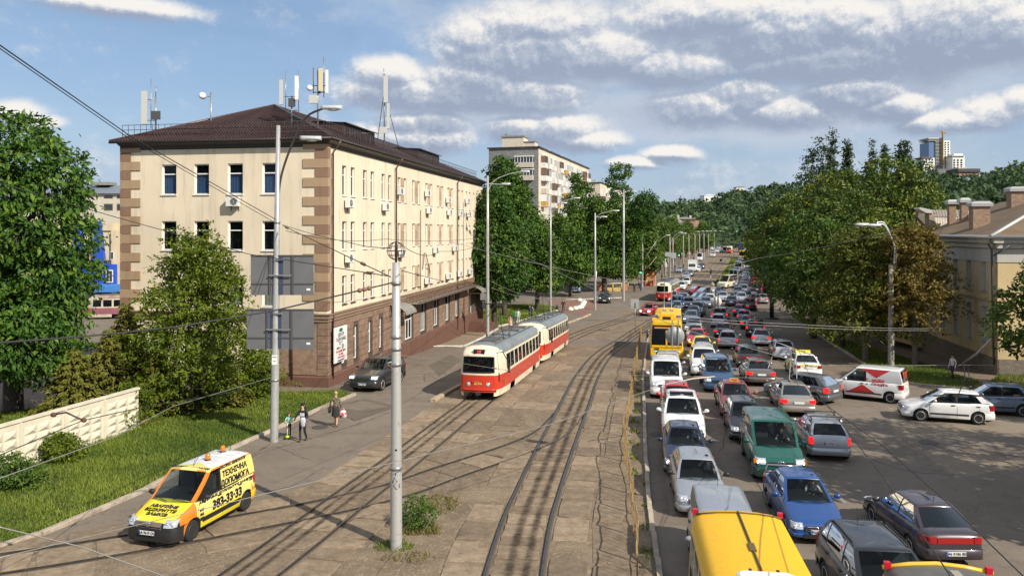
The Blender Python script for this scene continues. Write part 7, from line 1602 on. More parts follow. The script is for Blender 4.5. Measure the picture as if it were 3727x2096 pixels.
for sx in (-1,1): k = MB(); k.box((sx*.85,a - 1.2,3.1),(.5,.5,.2)); k.build('roof_fairing',M_byr,tr); k = MB(); k.box((sx*.9,a - 3.2,3.06),(.35,2.6,.10)); k.build('roof_tray',M_bgr,tr)
for sx in (-1,1):
    k = MB(); k.tube([(sx*.3,-1.0,3.15),(sx*.33,-6.6,5.3)],.035,6); k.box((sx*.33,-6.65,5.33),(.08,.25,.1)); k.box((sx*.3,-.9,3.2),(.3,.6,.25)); k.build('trolley_pole',M_galv,tr)
    k = MB(); k.ell((sx*1.42,a - .1,2.0),(.1,.06,.22),8,6); k.tube([(sx*1.15,a - .1,2.45),(sx*1.42,a - .1,2.2)],.02,4); k.build('mirror',M_trim,tr)
# far yellow bus, blue truck, white box truck
def far_bus(X,Y_,lab,m,cat,L,W,Hh,name): 
    q = P(X,Y_); hd = road_dir(q.y)*-1; c = Vector((q.x,q.y,0)) - hd*L/2; return bus(lab,cat,(c.x,c.y),hd,L,W,Hh,m,m,name=name)
far_bus(2703,944,'yellow city bus far down the avenue behind the parked queue',M_by,'bus',10,2.5,3.0,'city_bus'); far_bus(2641,920,'white bus at the far end beside the red tram',PT['lightsilver'],'bus',9,2.4,2.8,'city_bus')
def truck(X,Y_,lab,boxm,cabm,L=6.4,W=2.2,Hh=3.1):
    q = P(X,Y_); hd = road_dir(q.y)*-1; c = Vector((q.x,q.y,0)) - hd*L/2; c.z = T(c.y); e = empty('box_truck',lab,'truck',c,heading(hd)); a = L/2
    k = MB(); k.box((0,-.75,(Hh + .75)/2),(W,L - 1.7,Hh - .75)); k.build('cargo_box',boxm,e)
    k = MB(); k.loft([[(x,y,z) for x,z in ((-.95,.45),(.95,.45),(.95,zt),(-.95,zt))] for y,zt in ((a,.95),(a - .05,1.15),(a - .7,1.3),(a - 1.25,2.15),(a - 1.75,2.2))],0,True,True,True,False); k.build('cab',cabm,e)
    k = MB(); k.poly([(-.85,a - .72,1.34),(.85,a - .72,1.34),(.8,a - 1.22,2.10),(-.8,a - 1.22,2.10)]); k.v = [(x,y + .02,z + .02) for x,y,z in k.v]; k.build('windshield',M_log,e)
    for sx in (-1,1):
        for y in (a - 1.0,-a + 1.3): k = MB(); k.lathe([(.2,-.11),(.36,-.11),(.38,0),(.36,.11),(.2,.11)],14,(sx*.88,y,.38),0,'x'); k.build('wheel',M_tyre,e)
        k = MB(); k.ell((sx*.7,a - .02,.8),(.15,.05,.1),8,6); k.build('headlight',M_lens,e)
    return e
truck(2518,992,'white box truck standing in the left carriageway behind the blue-grey sedan',PT['white'],PT['white']); truck(2697,918,'truck with a bright blue tall body beyond the far yellow bus',mat('truck_blue',(.03,.09,.42),.5),PT['grey'],7.5,2.5,3.9)
# ------------------------------------------------------------------ trams
M_tred = mat('tram_red',(.56,.040,.018),.35,coat=.5,var=.10,scale=1.5); M_tcream = mat('tram_cream',(.70,.62,.46),.45,var=.10,scale=2); M_troof = mat('tram_roof',(.19,.215,.225),.55,var=.18,scale=1.2); M_tdark = mat('tram_underside',(.02,.02,.02),.8)
M_oldw = MATS['old_white_paint']; M_oldp = mat('faded_crimson',(.24,.085,.105),.7,var=.2,scale=1.5); M_oldc = mat('rust_stained_cream',(.46,.41,.32),.7,var=.3,scale=1.4); M_oldr = mat('rusty_roof',(.26,.19,.15),.8,var=.4,scale=1.3)
def tram(label,front,rear,red=None,cream=None,roof=None,number=None,route=None,group='red and cream trams',poles=True):
    red,cream,roof = red or M_tred,cream or M_tcream,roof or M_troof
    f = Vector(front); b = Vector(rear); hd = (f - b).normalized(); L = 14.0; c = (f + b)/2; e = empty('tram',label,'tram',c,0,group); pitch = math.asin(hd.z); hd2 = Vector((hd.x,hd.y,0)).normalized()
    e.rotation_euler = (Matrix.Rotation(heading(hd2),3,'Z') @ Matrix.Rotation(pitch,3,'X')).to_euler(); hw = 1.25; hL = L/2
    Z = [.28,.64,1.42,1.57,2.40,2.52,2.72,2.88,2.97,3.02]; XF = [.97,1,1,.995,.96,.945,.90,.78,.5,0]
    win = [5.3,4.25,3.05,1.85,.65,-.55,-1.75,-2.95,-4.15,-5.35]; wl = .98
    ys = sorted({hL,hL - .03,hL - .12,hL - .3,hL - .6,hL - 1.0,*[w for w in win],*[w - wl for w in win],-hL,-hL + .03,-hL + .12,-hL + .3,-hL + .6},reverse=True)
    def plan(y): t = hL - abs(y); return float(np.interp(t,[0,.03,.12,.3,.6,1.0,1.9],[.70,.76,.82,.87,.91,.95,1]))
    def zt(z,y): t = hL - abs(y); return z if z < 2.5 else 2.5 + (z - 2.5)*float(np.interp(t,[0,.12,.5,1.1],[.35,.6,.92,1]))
    def yo(y,z): s = 1 if y > 0 else -1; t = hL - abs(y); k = max(0,1 - t/1.2); return y - s*k*(.10*max(0,(z - 1.4)) + .12*max(0,.6 - z) + (.16*max(0,z - 2.4)))
    mb = MB(); rings = []
    for y in ys: half = [(hw*x*plan(y),yo(y,z),zt(z,y)) for x,z in zip(XF,Z)]; rings.append(half + [(-x,yy,z) for x,yy,z in reversed(half[:-1])])
    n = len(rings[0]); m = len(Z)
    def iswin(i): return any(abs(ys[i] - w) < .01 and abs(ys[i + 1] - (w - wl)) < .01 for w in win)
    def band(j): j = j if j < m - 1 else n - 2 - j; return j
    # wheel cut-outs in the skirt
    def mf(i,j):
        k = band(j); yc = (ys[i] + ys[i + 1])/2
        if k == 0: return None if (3.1 < abs(yc) < 4.3) else 1
        if k == 1: return 0
        if k == 2: return 1
        if k == 3: return None if iswin(i) else 1
        if k == 4: return 1
        if k == 5: return 1 if abs(yc) > hL - 1.35 else 2
        return 2 if abs(yc) < hL - .7 else 1
    mb.loft(rings,0,False,False,False,True,mf)
    for q,s in ((0,1),(len(rings) - 1,-1)):                          # front and rear faces, band by band, slightly bowed
        r = rings[q]
        for k in range(1,m - 1):
            if k == 3: continue
            rows = [[(r[kk][0]*(1 - 2*t),r[kk][1] + s*.14*(1 - (1 - 2*t)**2),r[kk][2]) for t in np.linspace(0,1,9)] for kk in (k,k + 1)]
            mb.loft(rows,0 if k == 1 else 1,False)
        k = 3; rows = [[(r[k][0]*(1 - 2*t),r[k][1] + s*.14*(1 - (1 - 2*t)**2),r[k][2]) for t in np.linspace(0,1,9)],[(r[4][0]*(1 - 2*t),r[4][1] + s*.14*(1 - (1 - 2*t)**2),r[4][2]) for t in np.linspace(0,1,9)]]
        w = MB(); w.loft(rows,0,False); w.build('windshield' if s > 0 else 'rear_window',M_cglass,e)
        fr = MB(); edge = rows[0] + rows[1][::-1]; fr.tube([(x,y + s*.01,z) for x,y,z in edge] + [(edge[0][0],edge[0][1] + s*.01,edge[0][2])],.035,5); fr.build('windshield_seal',M_trim,e)
    mb.build('body',[red,cream,roof],e)
    for i in range(len(ys) - 1):
        if not iswin(i): continue
        for s,(j0,j1) in ((1,(3,4)),(-1,(n - 5,n - 4))):
            a_,b_,c_,d_ = rings[i][j0],rings[i][j1],rings[i + 1][j1],rings[i + 1][j0]; off = -.03*s; w = MB(); w.poly([(p[0] + off,p[1],p[2]) for p in (a_,b_,c_,d_)]); wo = w.build('side_window',M_cglass,e)
            w = MB(); lo_,up_ = (a_,d_) if a_[2] < b_[2] else (b_,c_); hi0,hi1 = (b_,c_) if a_[2] < b_[2] else (a_,d_); mid = lambda t: [(p[0] + (q[0] - p[0])*t + off*.5,p[1] + (q[1] - p[1])*t,p[2] + (q[2] - p[2])*t) for p,q in ((lo_,hi0),(up_,hi1))]
            w.tube(mid(.62),.02,4); w.tube([(p[0] + off*.6,p[1],p[2]) for p in (a_,b_)],.022,4); w.tube([(p[0] + off*.6,p[1],p[2]) for p in (c_,d_)],.022,4); w.build('window_bar',M_trim,wo)
    k = MB(); k.box((0,0,.62),(2.2,13.2,.08)); k.build('floor',M_tdark,e); k = MB(); k.box((0,0,.5),(1.9,12.8,.25)); k.build('underframe',M_tdark,e)
    for i,w in enumerate(win[1:]):
        for s in (-1,1):
            k = MB(); k.box((s*.82,w - .5,1.05),(.42,.08,.8)); k.box((s*.82,w - .3,.95),(.42,.4,.08)); k.build('seat',mat('tram_seat',(.22,.05,.04),.7) if i % 2 else M_seat,e)
    for y in (3.7,-3.7):
        for s in (-1,1):
            for dy in (-.85,.85): k = MB(); k.lathe([(.1,-.05),(.33,-.05),(.35,.03),(.33,.06),(.1,.06)],16,(s*.76,y + dy,.37),0,'x'); k.build('wheel',M_tdark,e)
    for s in (-.46,.46):
        k = MB(); k.lathe([(0,.05),(.10,.04),(.12,-.01),(.13,-.04)],16,(s*1.15,hL + .06,.92),0,'y'); k.build('headlight',M_lens,e); k = MB(); k.lathe([(.13,.03),(.155,.02),(.155,-.05)],16,(s*1.15,hL + .05,.92),0,'y'); k.build('headlight_rim',M_chrome,e)
    k = MB(); k.loft([[(x,hL + .16 - .20*abs(x)**2,z) for x in np.linspace(-1.0,1.0,9)] for z in (.50,.60)],0,False); k.tube([(x,hL + .18 - .20*abs(x)**2,.64) for x in np.linspace(-1,1,9)],.05,5); k.build('bumper',red,e)
    k = MB(); k.box((0,hL - .1,.42),(.28,.7,.14)); k.cyl((0,hL + .2,.42),(0,hL + .38,.38),.07,n=7); k.build('coupler',M_tdark,e)
    k = MB(); k.tube([(-.3,hL + .13,1.18),(-.3,hL + .17,1.05),(.3,hL + .17,1.05),(.3,hL + .13,1.18)],.018,5); k.build('handrail',red,e)
    k = MB(); k.tube([(.1,hL + .17,1.58),(-.45,hL + .08,1.95)],.014,4); k.build('wiper',M_trim,e)
    k = MB(); k.box((0,hL - .16,2.66),(.62,.25,.27)); rb = k.build('route_box',M_bord,e)
    if route: text('route_number',route,mat('led_red',(.5,.02,.03),.5,emit=((1,.04,.06),1.2)),rb,(0,hL - .03,2.66),(-1,0,0),(0,0,1),.24,.006)
    if number: text('fleet_number',number,mat('number_yellow',(.75,.58,.10),.5),e,(0,hL + .155,.98),(-1,0,0),(0,0,1),.22,.01)
    for s in (1,):
        k = MB(); k.tube([(-.95,hL - .3,2.62),(-1.35,hL + .0,2.72),(-1.72,hL + .1,2.1)],.025,5); k.box((-1.72,hL + .1,1.85),(.1,.16,.42)); k.build('mirror',M_trim,e)
    k = MB()
    for s in (-1,1): k.tube([(s*.62,5.6,3.0),(s*.62,-5.8,3.0)],.03,4)
    for y in (4.6,3.6,-2.0,-4.2): k.box((0,y,3.06),(.9,.6,.12))
    for y in (2.9,1.2): k.tube([(-.6,y,3.08),(.6,y,3.08)],.04,5)
    for x in (-.5,.5): k.cyl((x,2.9,3.0),(x,2.9,3.22),.06,n=6); k.cyl((x,1.2,3.0),(x,1.2,3.22),.06,n=6)
    k.build('roof_equipment',mat('roof_gear',(.10,.105,.105),.7),e)
    if poles:
        k = MB(); z0 = 3.2
        for s in (-1,1): k.tube([(s*.5,2.9,z0),(s*.62,4.1,3.75),(s*.16,2.3,4.95)],.022,4); k.tube([(s*.5,1.2,z0),(s*.62,.0,3.75),(s*.16,1.8,4.95)],.022,4)
        k.tube([(-.8,2.05,4.98),(-.5,2.05,5.03),(.5,2.05,5.03),(.8,2.05,4.98)],.03,5); k.tube([(-.16,2.3,4.95),(.16,2.3,4.95),(.16,1.8,4.95),(-.16,1.8,4.95),(-.16,2.3,4.95)],.018,4); k.build('pantograph',M_iron,e)
    return e
def on(line,y): return Vector((xat(line,y),y,T(y)))
t1f = on(TRB,43.6); t1r = on(TRB,57.2); t1 = tram('red and cream tram showing route number 19, leading the coupled pair',t1f,t1r,number='5794',route='19')
t2 = tram('second car of the coupled red and cream tram pair',on(TRB,58.5),on(TRB,72.1))
k = MB()
for s in (-1,1):
    for y in (5.9,-6.3): k.box((s*1.26,y,.98),(.02,.10,.22))
k.build('side_lamp',M_amber,t1)
tram('red tram approaching on the left tracks beyond the crossing',on(TRB,123),on(TRB,136.5),number=None,route=None,red=mat('tram_red_old',(.40,.022,.02),.4)); tram('small red and cream tram at the far end of the avenue',on(TRA,335),on(TRA,348))
q0 = P(330,1160); q1 = P(560,1152); tram('old faded crimson tram withdrawn in the depot yard, right one',(q0.x + 13.4,q0.y + 3,q0.z),(q0.x + .0,q0.y,q0.z),M_oldp,M_oldc,M_oldr,group='withdrawn trams in the depot yard',poles=False)
tram('old faded crimson tram with rust-stained roof, left one half hidden by the chestnut',(q0.x - 1.2,q0.y - .2,q0.z),(q0.x - 14.5,q0.y - 2,q0.z),M_oldp,M_oldc,M_oldr,group='withdrawn trams in the depot yard',poles=False)
# ------------------------------------------------------------------ people: one skinned body, clothes as regions of it
def bake_skin(verts,edges,rad,root,sub):
    import bmesh
    me = bpy.data.meshes.new('sk'); me.from_pydata([tuple(v) for v in verts],edges,[]); o = bpy.data.objects.new('sk',me); COL.objects.link(o)
    bm = bmesh.new(); bm.from_mesh(me); ly = bm.verts.layers.skin.verify(); bm.verts.ensure_lookup_table()
    for i,v in enumerate(bm.verts): v[ly].radius = rad[i] if isinstance(rad[i],tuple) else (rad[i],rad[i]); v[ly].use_root = (i == root)
    bm.to_mesh(me); bm.free(); m = o.modifiers.new('s','SKIN'); m.use_smooth_shade = True
    if sub: q = o.modifiers.new('d','SUBSURF'); q.levels = sub; q.render_levels = sub
    dg = bpy.context.evaluated_depsgraph_get(); out = bpy.data.meshes.new_from_object(o.evaluated_get(dg)); bpy.data.objects.remove(o); bpy.data.meshes.remove(me); return out
M_skin = mat('skin',(.50,.30,.21),.6)
def cloth(n,c): return mat('cloth_' + n,c,.85,var=.12,scale=9)
def person(label,loc,rz,h=1.68,top=None,legs=None,shoes=None,hair=(.015,.011,.01),pose=None,fingers=True,sleeves='long',bare_leg=False,long_hair=False,skirt=None,group=None,sub=1,z=0.,female=False,short_legs=False):
    """pose: joint offsets in metres for a 1.70 m figure, facing +y"""
    p = dict(pelvis=(0,0,.95),waist=(0,0,1.10),chest=(0,.01,1.30),neck=(0,0,1.46),chin=(0,.02,1.54),head=(0,.02,1.66),sL=(-.17,0,1.40),eL=(-.24,-.02,1.13),wL=(-.25,.08,.90),sR=(.17,0,1.40),eR=(.24,-.02,1.13),wR=(.25,.08,.90),
             hL=(-.09,0,.90),kL=(-.10,.04,.50),aL=(-.10,-.02,.09),tL=(-.11,.14,.03),hR=(.09,0,.90),kR=(.10,.04,.50),aR=(.10,-.02,.09),tR=(.11,.14,.03))
    if pose: p.update(pose)
    r = dict(pelvis=(.13,.10),waist=(.115 if female else .13,.09),chest=(.14,.105),neck=.055,chin=.062,head=.088,sL=.062,eL=.046,wL=.030,sR=.062,eR=.046,wR=.030,hL=.092,kL=.062,aL=.045,tL=.036,hR=.092,kR=.062,aR=.045,tR=.036)
    bones = [('pelvis','waist','t'),('waist','chest','t'),('chest','neck','t'),('neck','chin','k'),('chin','head','k'),('chest','sL','t'),('sL','eL','s'),('eL','wL','f'),('chest','sR','t'),('sR','eR','s'),('eR','wR','f'),('pelvis','hL','l'),('hL','kL','l'),('kL','aL','c'),('aL','tL','b'),('pelvis','hR','l'),('hR','kR','l'),('kR','aR','c'),('aR','tR','b')]
    names = list(p); V = [Vector(p[n]) for n in names]; rad = [r[n] for n in names]; E = [(names.index(a),names.index(b)) for a,b,_ in bones]; kind = [k for*_,k in bones]
    for sd in ('L','R'):
        w = Vector(p['w' + sd]); d = (w - Vector(p['e' + sd])).normalized(); sx = -1 if sd == 'L' else 1; side = d.cross(Vector((sx,0,0))); side = side.normalized() if side.length > .1 else Vector((0,1,0)); pi_ = len(V); V.append(w + d*.075); rad.append((.034,.016)); E.append((names.index('w' + sd),pi_)); kind.append('k')
        if fingers:
            for i,ln in enumerate((.07,.08,.075,.06)):
                o = side*(.024 - .016*i); b = len(V); V += [V[pi_] + o + d*.025,V[pi_] + o + d*(.025 + ln*.55) + d.cross(side)*.006*sx,V[pi_] + o*.95 + d*(.02 + ln) + d.cross(side)*.022*sx]; rad += [.009,.0085,.007]; E += [(pi_,b),(b,b + 1),(b + 1,b + 2)]; kind += ['k']*3
            b = len(V); V += [w + d*.035 + side*.035,w + d*.075 + side*.055]; rad += [.011,.008]; E += [(names.index('w' + sd),b),(b,b + 1)]; kind += ['k']*2
    me = bake_skin(V,E,rad,0,sub); A = np.array([V[a] for a,_ in E]); B = np.array([V[b] for _,b in E]); AB = B - A; ll = (AB**2).sum(1) + 1e-9
    mats = [M_skin,top or M_skin,legs or M_skin,shoes or M_trim]; me.materials.clear()
    for m in mats: me.materials.append(m)
    for f in me.polygons:
        c = np.array(f.center); t = np.clip(((c - A)*AB).sum(1)/ll,0,1); i = int((((A + AB*t[:,None] - c)**2).sum(1)).argmin()); k = kind[i]
        f.material_index = {'t': 1,'k': 0,'l': 2,'c': 0 if bare_leg else 2,'b': 3}.get(k,0 if (k == 'f' and sleeves != 'long') or (k == 's' and sleeves == 'none') or (k == 's' and sleeves == 'short' and t[i] > .6) else 1)
        if k == 't' and c[2] < 1.0 and not skirt: f.material_index = 2
        f.use_smooth = True
    s = h/1.75; e = empty('person',label,'person',(loc[0],loc[1],loc[2] + z),rz,group); e.scale = (s,s,s); put('body',me,e)
    hd = Vector(p['head']); ch = Vector(p['chin']); up = (hd - ch).normalized()
    k = MB(); k.ell((hd.x,hd.y - .014,hd.z + .028),(.093,.108,.098),12,8)
    if long_hair: k.loft([[(hd.x + x*w_,hd.y - .075 + .02*abs(x),z_) for x in (-1,-.5,0,.5,1)] + [(hd.x + x*w_,hd.y - .13,z_) for x in (1,.5,0,-.5,-1)] for w_,z_ in ((.08,hd.z + .05),(.105,hd.z - .1),(.11,hd.z - .25),(.06,hd.z - .40))],0,True,True,True)
    k.v = [(x,y,z_) if not (y > hd.y + .055 and z_ < hd.z + .06) else (x,hd.y + .03,z_) for x,y,z_ in k.v]; k.build('hair',mat('hair_%d' % int(hair[0]*999),hair,.6),e)
    k = MB(); k.ell((hd.x,hd.y + .10,hd.z - .035),(.013,.02,.022),6,5); k.build('nose',M_skin,e)
    for sx in (-1,1): k = MB(); k.ell((hd.x + sx*.034,hd.y + .082,hd.z - .005),(.012,.008,.007),6,5); k.build('eye',M_blk,e); k = MB(); k.ell((hd.x + sx*.09,hd.y - .005,hd.z - .02),(.012,.022,.03),6,5); k.build('ear',M_skin,e)
    k = MB(); k.ell((hd.x,hd.y + .083,hd.z - .075),(.024,.008,.007),6,4); k.build('mouth',mat('lips',(.30,.10,.09),.6),e)
    if skirt:
        k = MB(); zt,zb,wt,wb_ = skirt[1:]; k.loft([[((wt + (wb_ - wt)*t)*math.cos(a)*(1 + .06*math.sin(6*a)*t),(wt*.75 + (wb_*.8 - wt*.75)*t)*math.sin(a)*(1 + .06*math.sin(6*a)*t),zt + (zb - zt)*t) for a in np.linspace(0,2*pi,25)[:-1]] for t in (0,.3,.6,1)],0,True,True,False); k.build('skirt',skirt[0],e)
    return e
walk = dict(kL=(-.09,.16,.52),aL=(-.08,.10,.10),tL=(-.09,.26,.05),kR=(.09,-.02,.50),aR=(.10,-.26,.13),tR=(.10,-.14,.03))
# mother with long dark hair
w = P(1102,1606); mo = person('woman in black with long dark hair carrying a pale jacket, walking beside the child',w,pi - .15,1.68,cloth('black',(.018,.018,.022)),cloth('black',(.018,.018,.022)),cloth('blackshoe',(.02,.02,.02)),long_hair=True,female=True,pose=dict(kR=(.09,.10,.52),aR=(.06,.13,.10),tR=(.06,.28,.05),kL=(-.09,.0,.50),aL=(-.09,-.22,.12),tL=(-.09,-.08,.03),eR=(.30,.02,1.16),wR=(.36,.12,.98),eL=(-.26,.02,1.13),wL=(-.14,.20,1.08)))
k = MB(); k.loft([[(.02 + .12*math.cos(a)*w_,.22 + .06*math.sin(a)*w_,z) for a in np.linspace(0,2*pi,11)[:-1]] for z,w_ in ((1.14,.7),(1.05,1.1),(.92,1.0),(.78,.8),(.72,.45))],0,True,True,True); jk = k.build('folded_jacket',cloth('palegrey',(.50,.50,.55)),None,(0,0,0)); jk.location = w + Vector((.13,-.06,-.02)); jk.rotation_euler = (0,0,pi - .15); jk['label'] = 'pale grey jacket hung over the left forearm of the woman in black'; jk['category'] = 'jacket'
k = MB(); k.loft([[(.0 + x,y,z) for x,y in ((-.12,-.10),(.12,-.10),(.12,-.22),(-.12,-.22))] for z in (1.05,1.38)],0,True,True,True,False); bp_ = k.build('backpack',cloth('darkgrey',(.06,.06,.07))); bp_.location = w; bp_.rotation_euler = (0,0,pi - .15); tag(bp_,'dark grey backpack on the back of the woman in black','backpack')
k = MB(); k.box((0,0,0),(.20,.02,.14)); k.build('shirt_print',cloth('whiteprint',(.6,.6,.64)),mo,(-.03,.125,1.26))
# child on scooter
cpos = P(1052,1592); ch = person('small girl in a mint green T-shirt riding a scooter',cpos,pi + .1,1.12,cloth('mint',(.25,.66,.56)),cloth('blackleg',(.02,.02,.025)),cloth('whiteshoe',(.6,.58,.55)),hair=(.10,.055,.03),long_hair=True,female=True,sleeves='short',pose=dict(eL=(-.25,.12,1.15),wL=(-.15,.34,1.10),eR=(.25,.12,1.15),wR=(.15,.34,1.10),kL=(-.10,.10,.52),kR=(.10,-.1,.52),aR=(.12,-.28,.12),tR=(.12,-.14,.04),chin=(0,.05,1.56),head=(0,.07,1.69),neck=(0,.02,1.47)))
sc_ = empty('scooter','child\'s kick scooter with white stem and lime green wheels','scooter',(cpos.x,cpos.y - .23,0),pi + .1)
k = MB(); k.tube([(0,.06,.12),(0,.0,.70)],.018,6); k.build('stem',M_white,sc_); k = MB(); k.tube([(-.16,0,.70),(.16,0,.70)],.016,6); k.build('handlebar',mat('lime_plastic',(.45,.62,.02),.4),sc_)
k = MB(); k.prism([(-.05,.05,.07),(.05,.05,.07),(.06,-.42,.07),(-.06,-.42,.07)],(0,0,.025)); k.ell((0,.1,.12),(.10,.07,.06),8,6); k.build('deck',mat('lime_plastic',(.55,.70,.02),.4),sc_)
for x,y in ((-.11,.1),(.11,.1),(0,-.44)): k = MB(); k.lathe([(.02,-.015),(.06,-.02),(.06,.02),(.02,.015)],12,(x,y,.06),0,'x'); k.build('wheel',M_trim,sc_)
# blonde woman seen from behind
w3 = P(1222,1553); wb = person('blonde woman in a brown patterned jacket and dark skirt seen from behind',w3,.12,1.66,mat('cloth_pattern',(.045,.035,.025),.85,col2=(.19,.15,.10),scale=14,thresh=(.42,.56)),cloth('blackleg',(.02,.02,.025)),cloth('blackshoe',(.02,.02,.02)),hair=(.42,.30,.16),bare_leg=True,female=True,skirt=(cloth('darkskirt',(.025,.02,.02)),1.02,.55,.16,.21),pose=dict(kL=(-.06,.06,.50),aL=(-.03,.10,.10),tL=(-.03,.24,.04),kR=(.06,.02,.50),aR=(.05,-.12,.10),tR=(.06,.02,.03),eL=(-.27,.03,1.14),wL=(-.22,.10,1.0)))
k = MB(); k.loft([[(.07*math.cos(a)*s_,.14*math.sin(a)*s_,z) for a in np.linspace(0,2*pi,13)[:-1]] for z,s_ in ((.0,.8),(.08,1),(.22,.9),(.26,.6))],0,True,True,True); k.tube([(0,-.1,.25),(0,-.04,.42),(0,.05,.42),(0,.1,.25)],.012,4); hbg = k.build('handbag',cloth('blackbag',(.015,.015,.015)),None,w3 + Vector((-.30,.06,.66))); tag(hbg,'black handbag on the left arm of the blonde woman','handbag')
k = MB(); k.loft([[(x*s_,y*s_,z) for x,y in ((-.16,-.05),(.16,-.05),(.16,.05),(-.16,.05))] for z,s_ in ((0,.9),(.1,1.1),(.28,.9),(.36,.5))],0,True,True,True); k.tube([(-.06,0,.35),(-.03,0,.45),(.03,0,.45),(.06,0,.35)],.01,4); hb2 = k.build('carrier_bag',mat('red_white_bag',(.55,.05,.06),.5,col2=(.7,.66,.64),scale=7,thresh=(.47,.5)),None,w3 + Vector((.33,.06,.42))); tag(hb2,'red and white carrier bag in the right hand of the blonde woman','bag')
# people farther off
fp2 = dict(fingers=True,sub=1)
qd = [(1858,1200,'woman in a pink coat walking away beside the tram roof',1.66,(.55,.33,.28),(.03,.03,.04),0.,walk,'woman'),(1874,1183,'person in a green jacket with a dark backpack by the tram stop',1.75,(.03,.22,.07),(.05,.07,.12),.1,None,'m'),(1886,1178,'person in white beside the one in the green jacket',1.7,(.6,.6,.58),(.5,.5,.5),.1,None,'m'),(1928,1158,'person in a turquoise cap waiting at the tram stop',1.7,(.05,.12,.16),(.05,.06,.09),2.,None,'m'),(1938,1160,'person in a grey hooded jacket at the tram stop',1.65,(.22,.22,.22),(.1,.09,.08),2.2,None,'m'),
      (2050,1137,'man in a black T-shirt pushing a stroller on the red paving',1.8,(.02,.02,.025),(.05,.05,.06),pi,walk,'m'),(2309,1064,'person in black walking along the far pavement by the kiosk',1.75,(.03,.03,.035),(.03,.03,.04),pi,walk,'m'),(2338,1062,'person in a pale blue top near the kiosk',1.7,(.25,.33,.42),(.2,.24,.3),1.,walk,'m'),(2375,1042,'person in dark clothes waiting by the red kiosk',1.7,(.04,.03,.04),(.03,.03,.03),1.,None,'m'),(2327,1048,'person in white standing at the traffic light pole',1.7,(.5,.5,.5),(.05,.05,.05),2.,None,'m'),(2409,1018,'person in white at the far tram stop',1.7,(.6,.6,.6),(.1,.1,.1),2.,None,'m'),(2525,952,'person in a red top on the far pavement',1.75,(.45,.03,.03),(.1,.1,.12),2.,None,'m'),(2457,985,'person in blue standing beside the silver-grey parked sedan',1.75,(.05,.12,.45),(.1,.1,.12),2.,None,'m')]
for X,Y_,lab,h,tc_,lc,rz,ps,kd in qd:
    person(lab,P(X,Y_),rz,h,cloth('c%d' % (X),tc_),cloth('l%d' % (X),lc),None,pose=ps,female=kd == 'woman',sub=0 if Y_ < 1100 else 1,skirt=(cloth('c%d' % X,tc_),1.05,.5,.15,.22) if kd == 'woman' else None,fingers=Y_ > 1100)
b = P(2041,1137); st = empty('stroller','dark pushchair in front of the man in the black T-shirt','stroller',b + Vector((-.3,-.5,0)),.3); k = MB(); k.loft([[(x,y,z) for x,y in ((-.22,-.3),(.22,-.3),(.22,.3),(-.22,.3))] for z in (.45,.75)],0,True,True,True,False); k.ell((0,.15,.85),(.24,.3,.25),8,6); k.build('seat',cloth('stroller',(.12,.12,.13)),st)
for x in (-.25,.25):
    for y in (-.35,.35): k = MB(); k.lathe([(.03,-.02),(.13,-.02),(.13,.02),(.03,.02)],10,(x,y,.13),0,'x'); k.build('wheel',M_trim,st)
k = MB(); k.tube([(-.22,.3,.5),(-.22,.55,1.0),(.22,.55,1.0),(.22,.3,.5)],.02,4); k.build('handle',M_iron,st)
b = P(3468,1385); person('woman in a white jacket and dark face covering walking on the right pavement',b,1.9,1.68,cloth('whitejacket',(.62,.55,.52)),cloth('darkleg',(.03,.03,.04)),None,pose=walk,female=True)
# drivers seen behind the windscreens
sit = dict(pelvis=(0,0,.50),waist=(0,-.04,.64),chest=(0,-.07,.84),neck=(0,-.07,1.00),chin=(0,-.04,1.08),head=(0,-.04,1.20),sL=(-.17,-.07,.94),eL=(-.26,.14,.74),wL=(-.16,.36,.80),sR=(.17,-.07,.94),eR=(.26,.14,.74),wR=(.16,.36,.80),hL=(-.1,.06,.47),kL=(-.13,.48,.50),aL=(-.13,.66,.14),tL=(-.13,.80,.12),hR=(.1,.06,.47),kR=(.13,.48,.50),aR=(.13,.66,.14),tR=(.13,.80,.12))
def driver(cr,kind,lab,tc_,pose=None,dz=None):
    s = CACHE[kind]['s']; loc = cr.matrix_basis @ Vector((-.36,s['Y'](s['dc'] + 1.0),s['zc'] - .74 if dz is None else dz)); ps = dict(sit); ps.update(pose or {}); person(lab,loc,cr.rotation_euler.z,1.70,cloth('d' + kind + lab[:9],tc_),cloth('dleg',(.03,.03,.04)),None,pose=ps,fingers=True,sleeves='short',group=None)
driver(lanos,'lanos','driver in a white shirt at the wheel of the blue sedan',(.62,.66,.72)); driver(skoda,'hatch','driver of the silver hatchback raising a hand to the face',(.02,.02,.025),dict(eR=(.30,.10,.95),wR=(.13,.18,1.16))); driver(x5,'suv','driver of the white luxury SUV',(.10,.10,.11)); driver(vito,'bigvan','driver of the dark green van',(.05,.05,.055))
for o in list(COL.objects):
    if o.type == 'EMPTY' and o.get('label','').startswith(('pale silver minivan in','dark blue family van','bright red hatchback right','dark navy sedan between','small black hatchback directly','rust-red sedan','white people-carrier')):
        kd = {'pale': 'mpv','dark b': 'kombi','bright': 'hatch','dark n': 'sedan','small': 'hatch','rust-r': 'sedan','white ': 'bigvan'}; kk = next(v for q,v in kd.items() if o['label'].startswith(q)); driver(o,kk,'driver of the ' + ' '.join(o['label'].split()[:4 if not o['label'].startswith('bright') else 3]),random.choice([(.05,.10,.35),(.3,.3,.3),(.04,.04,.05),(.35,.1,.08)]))

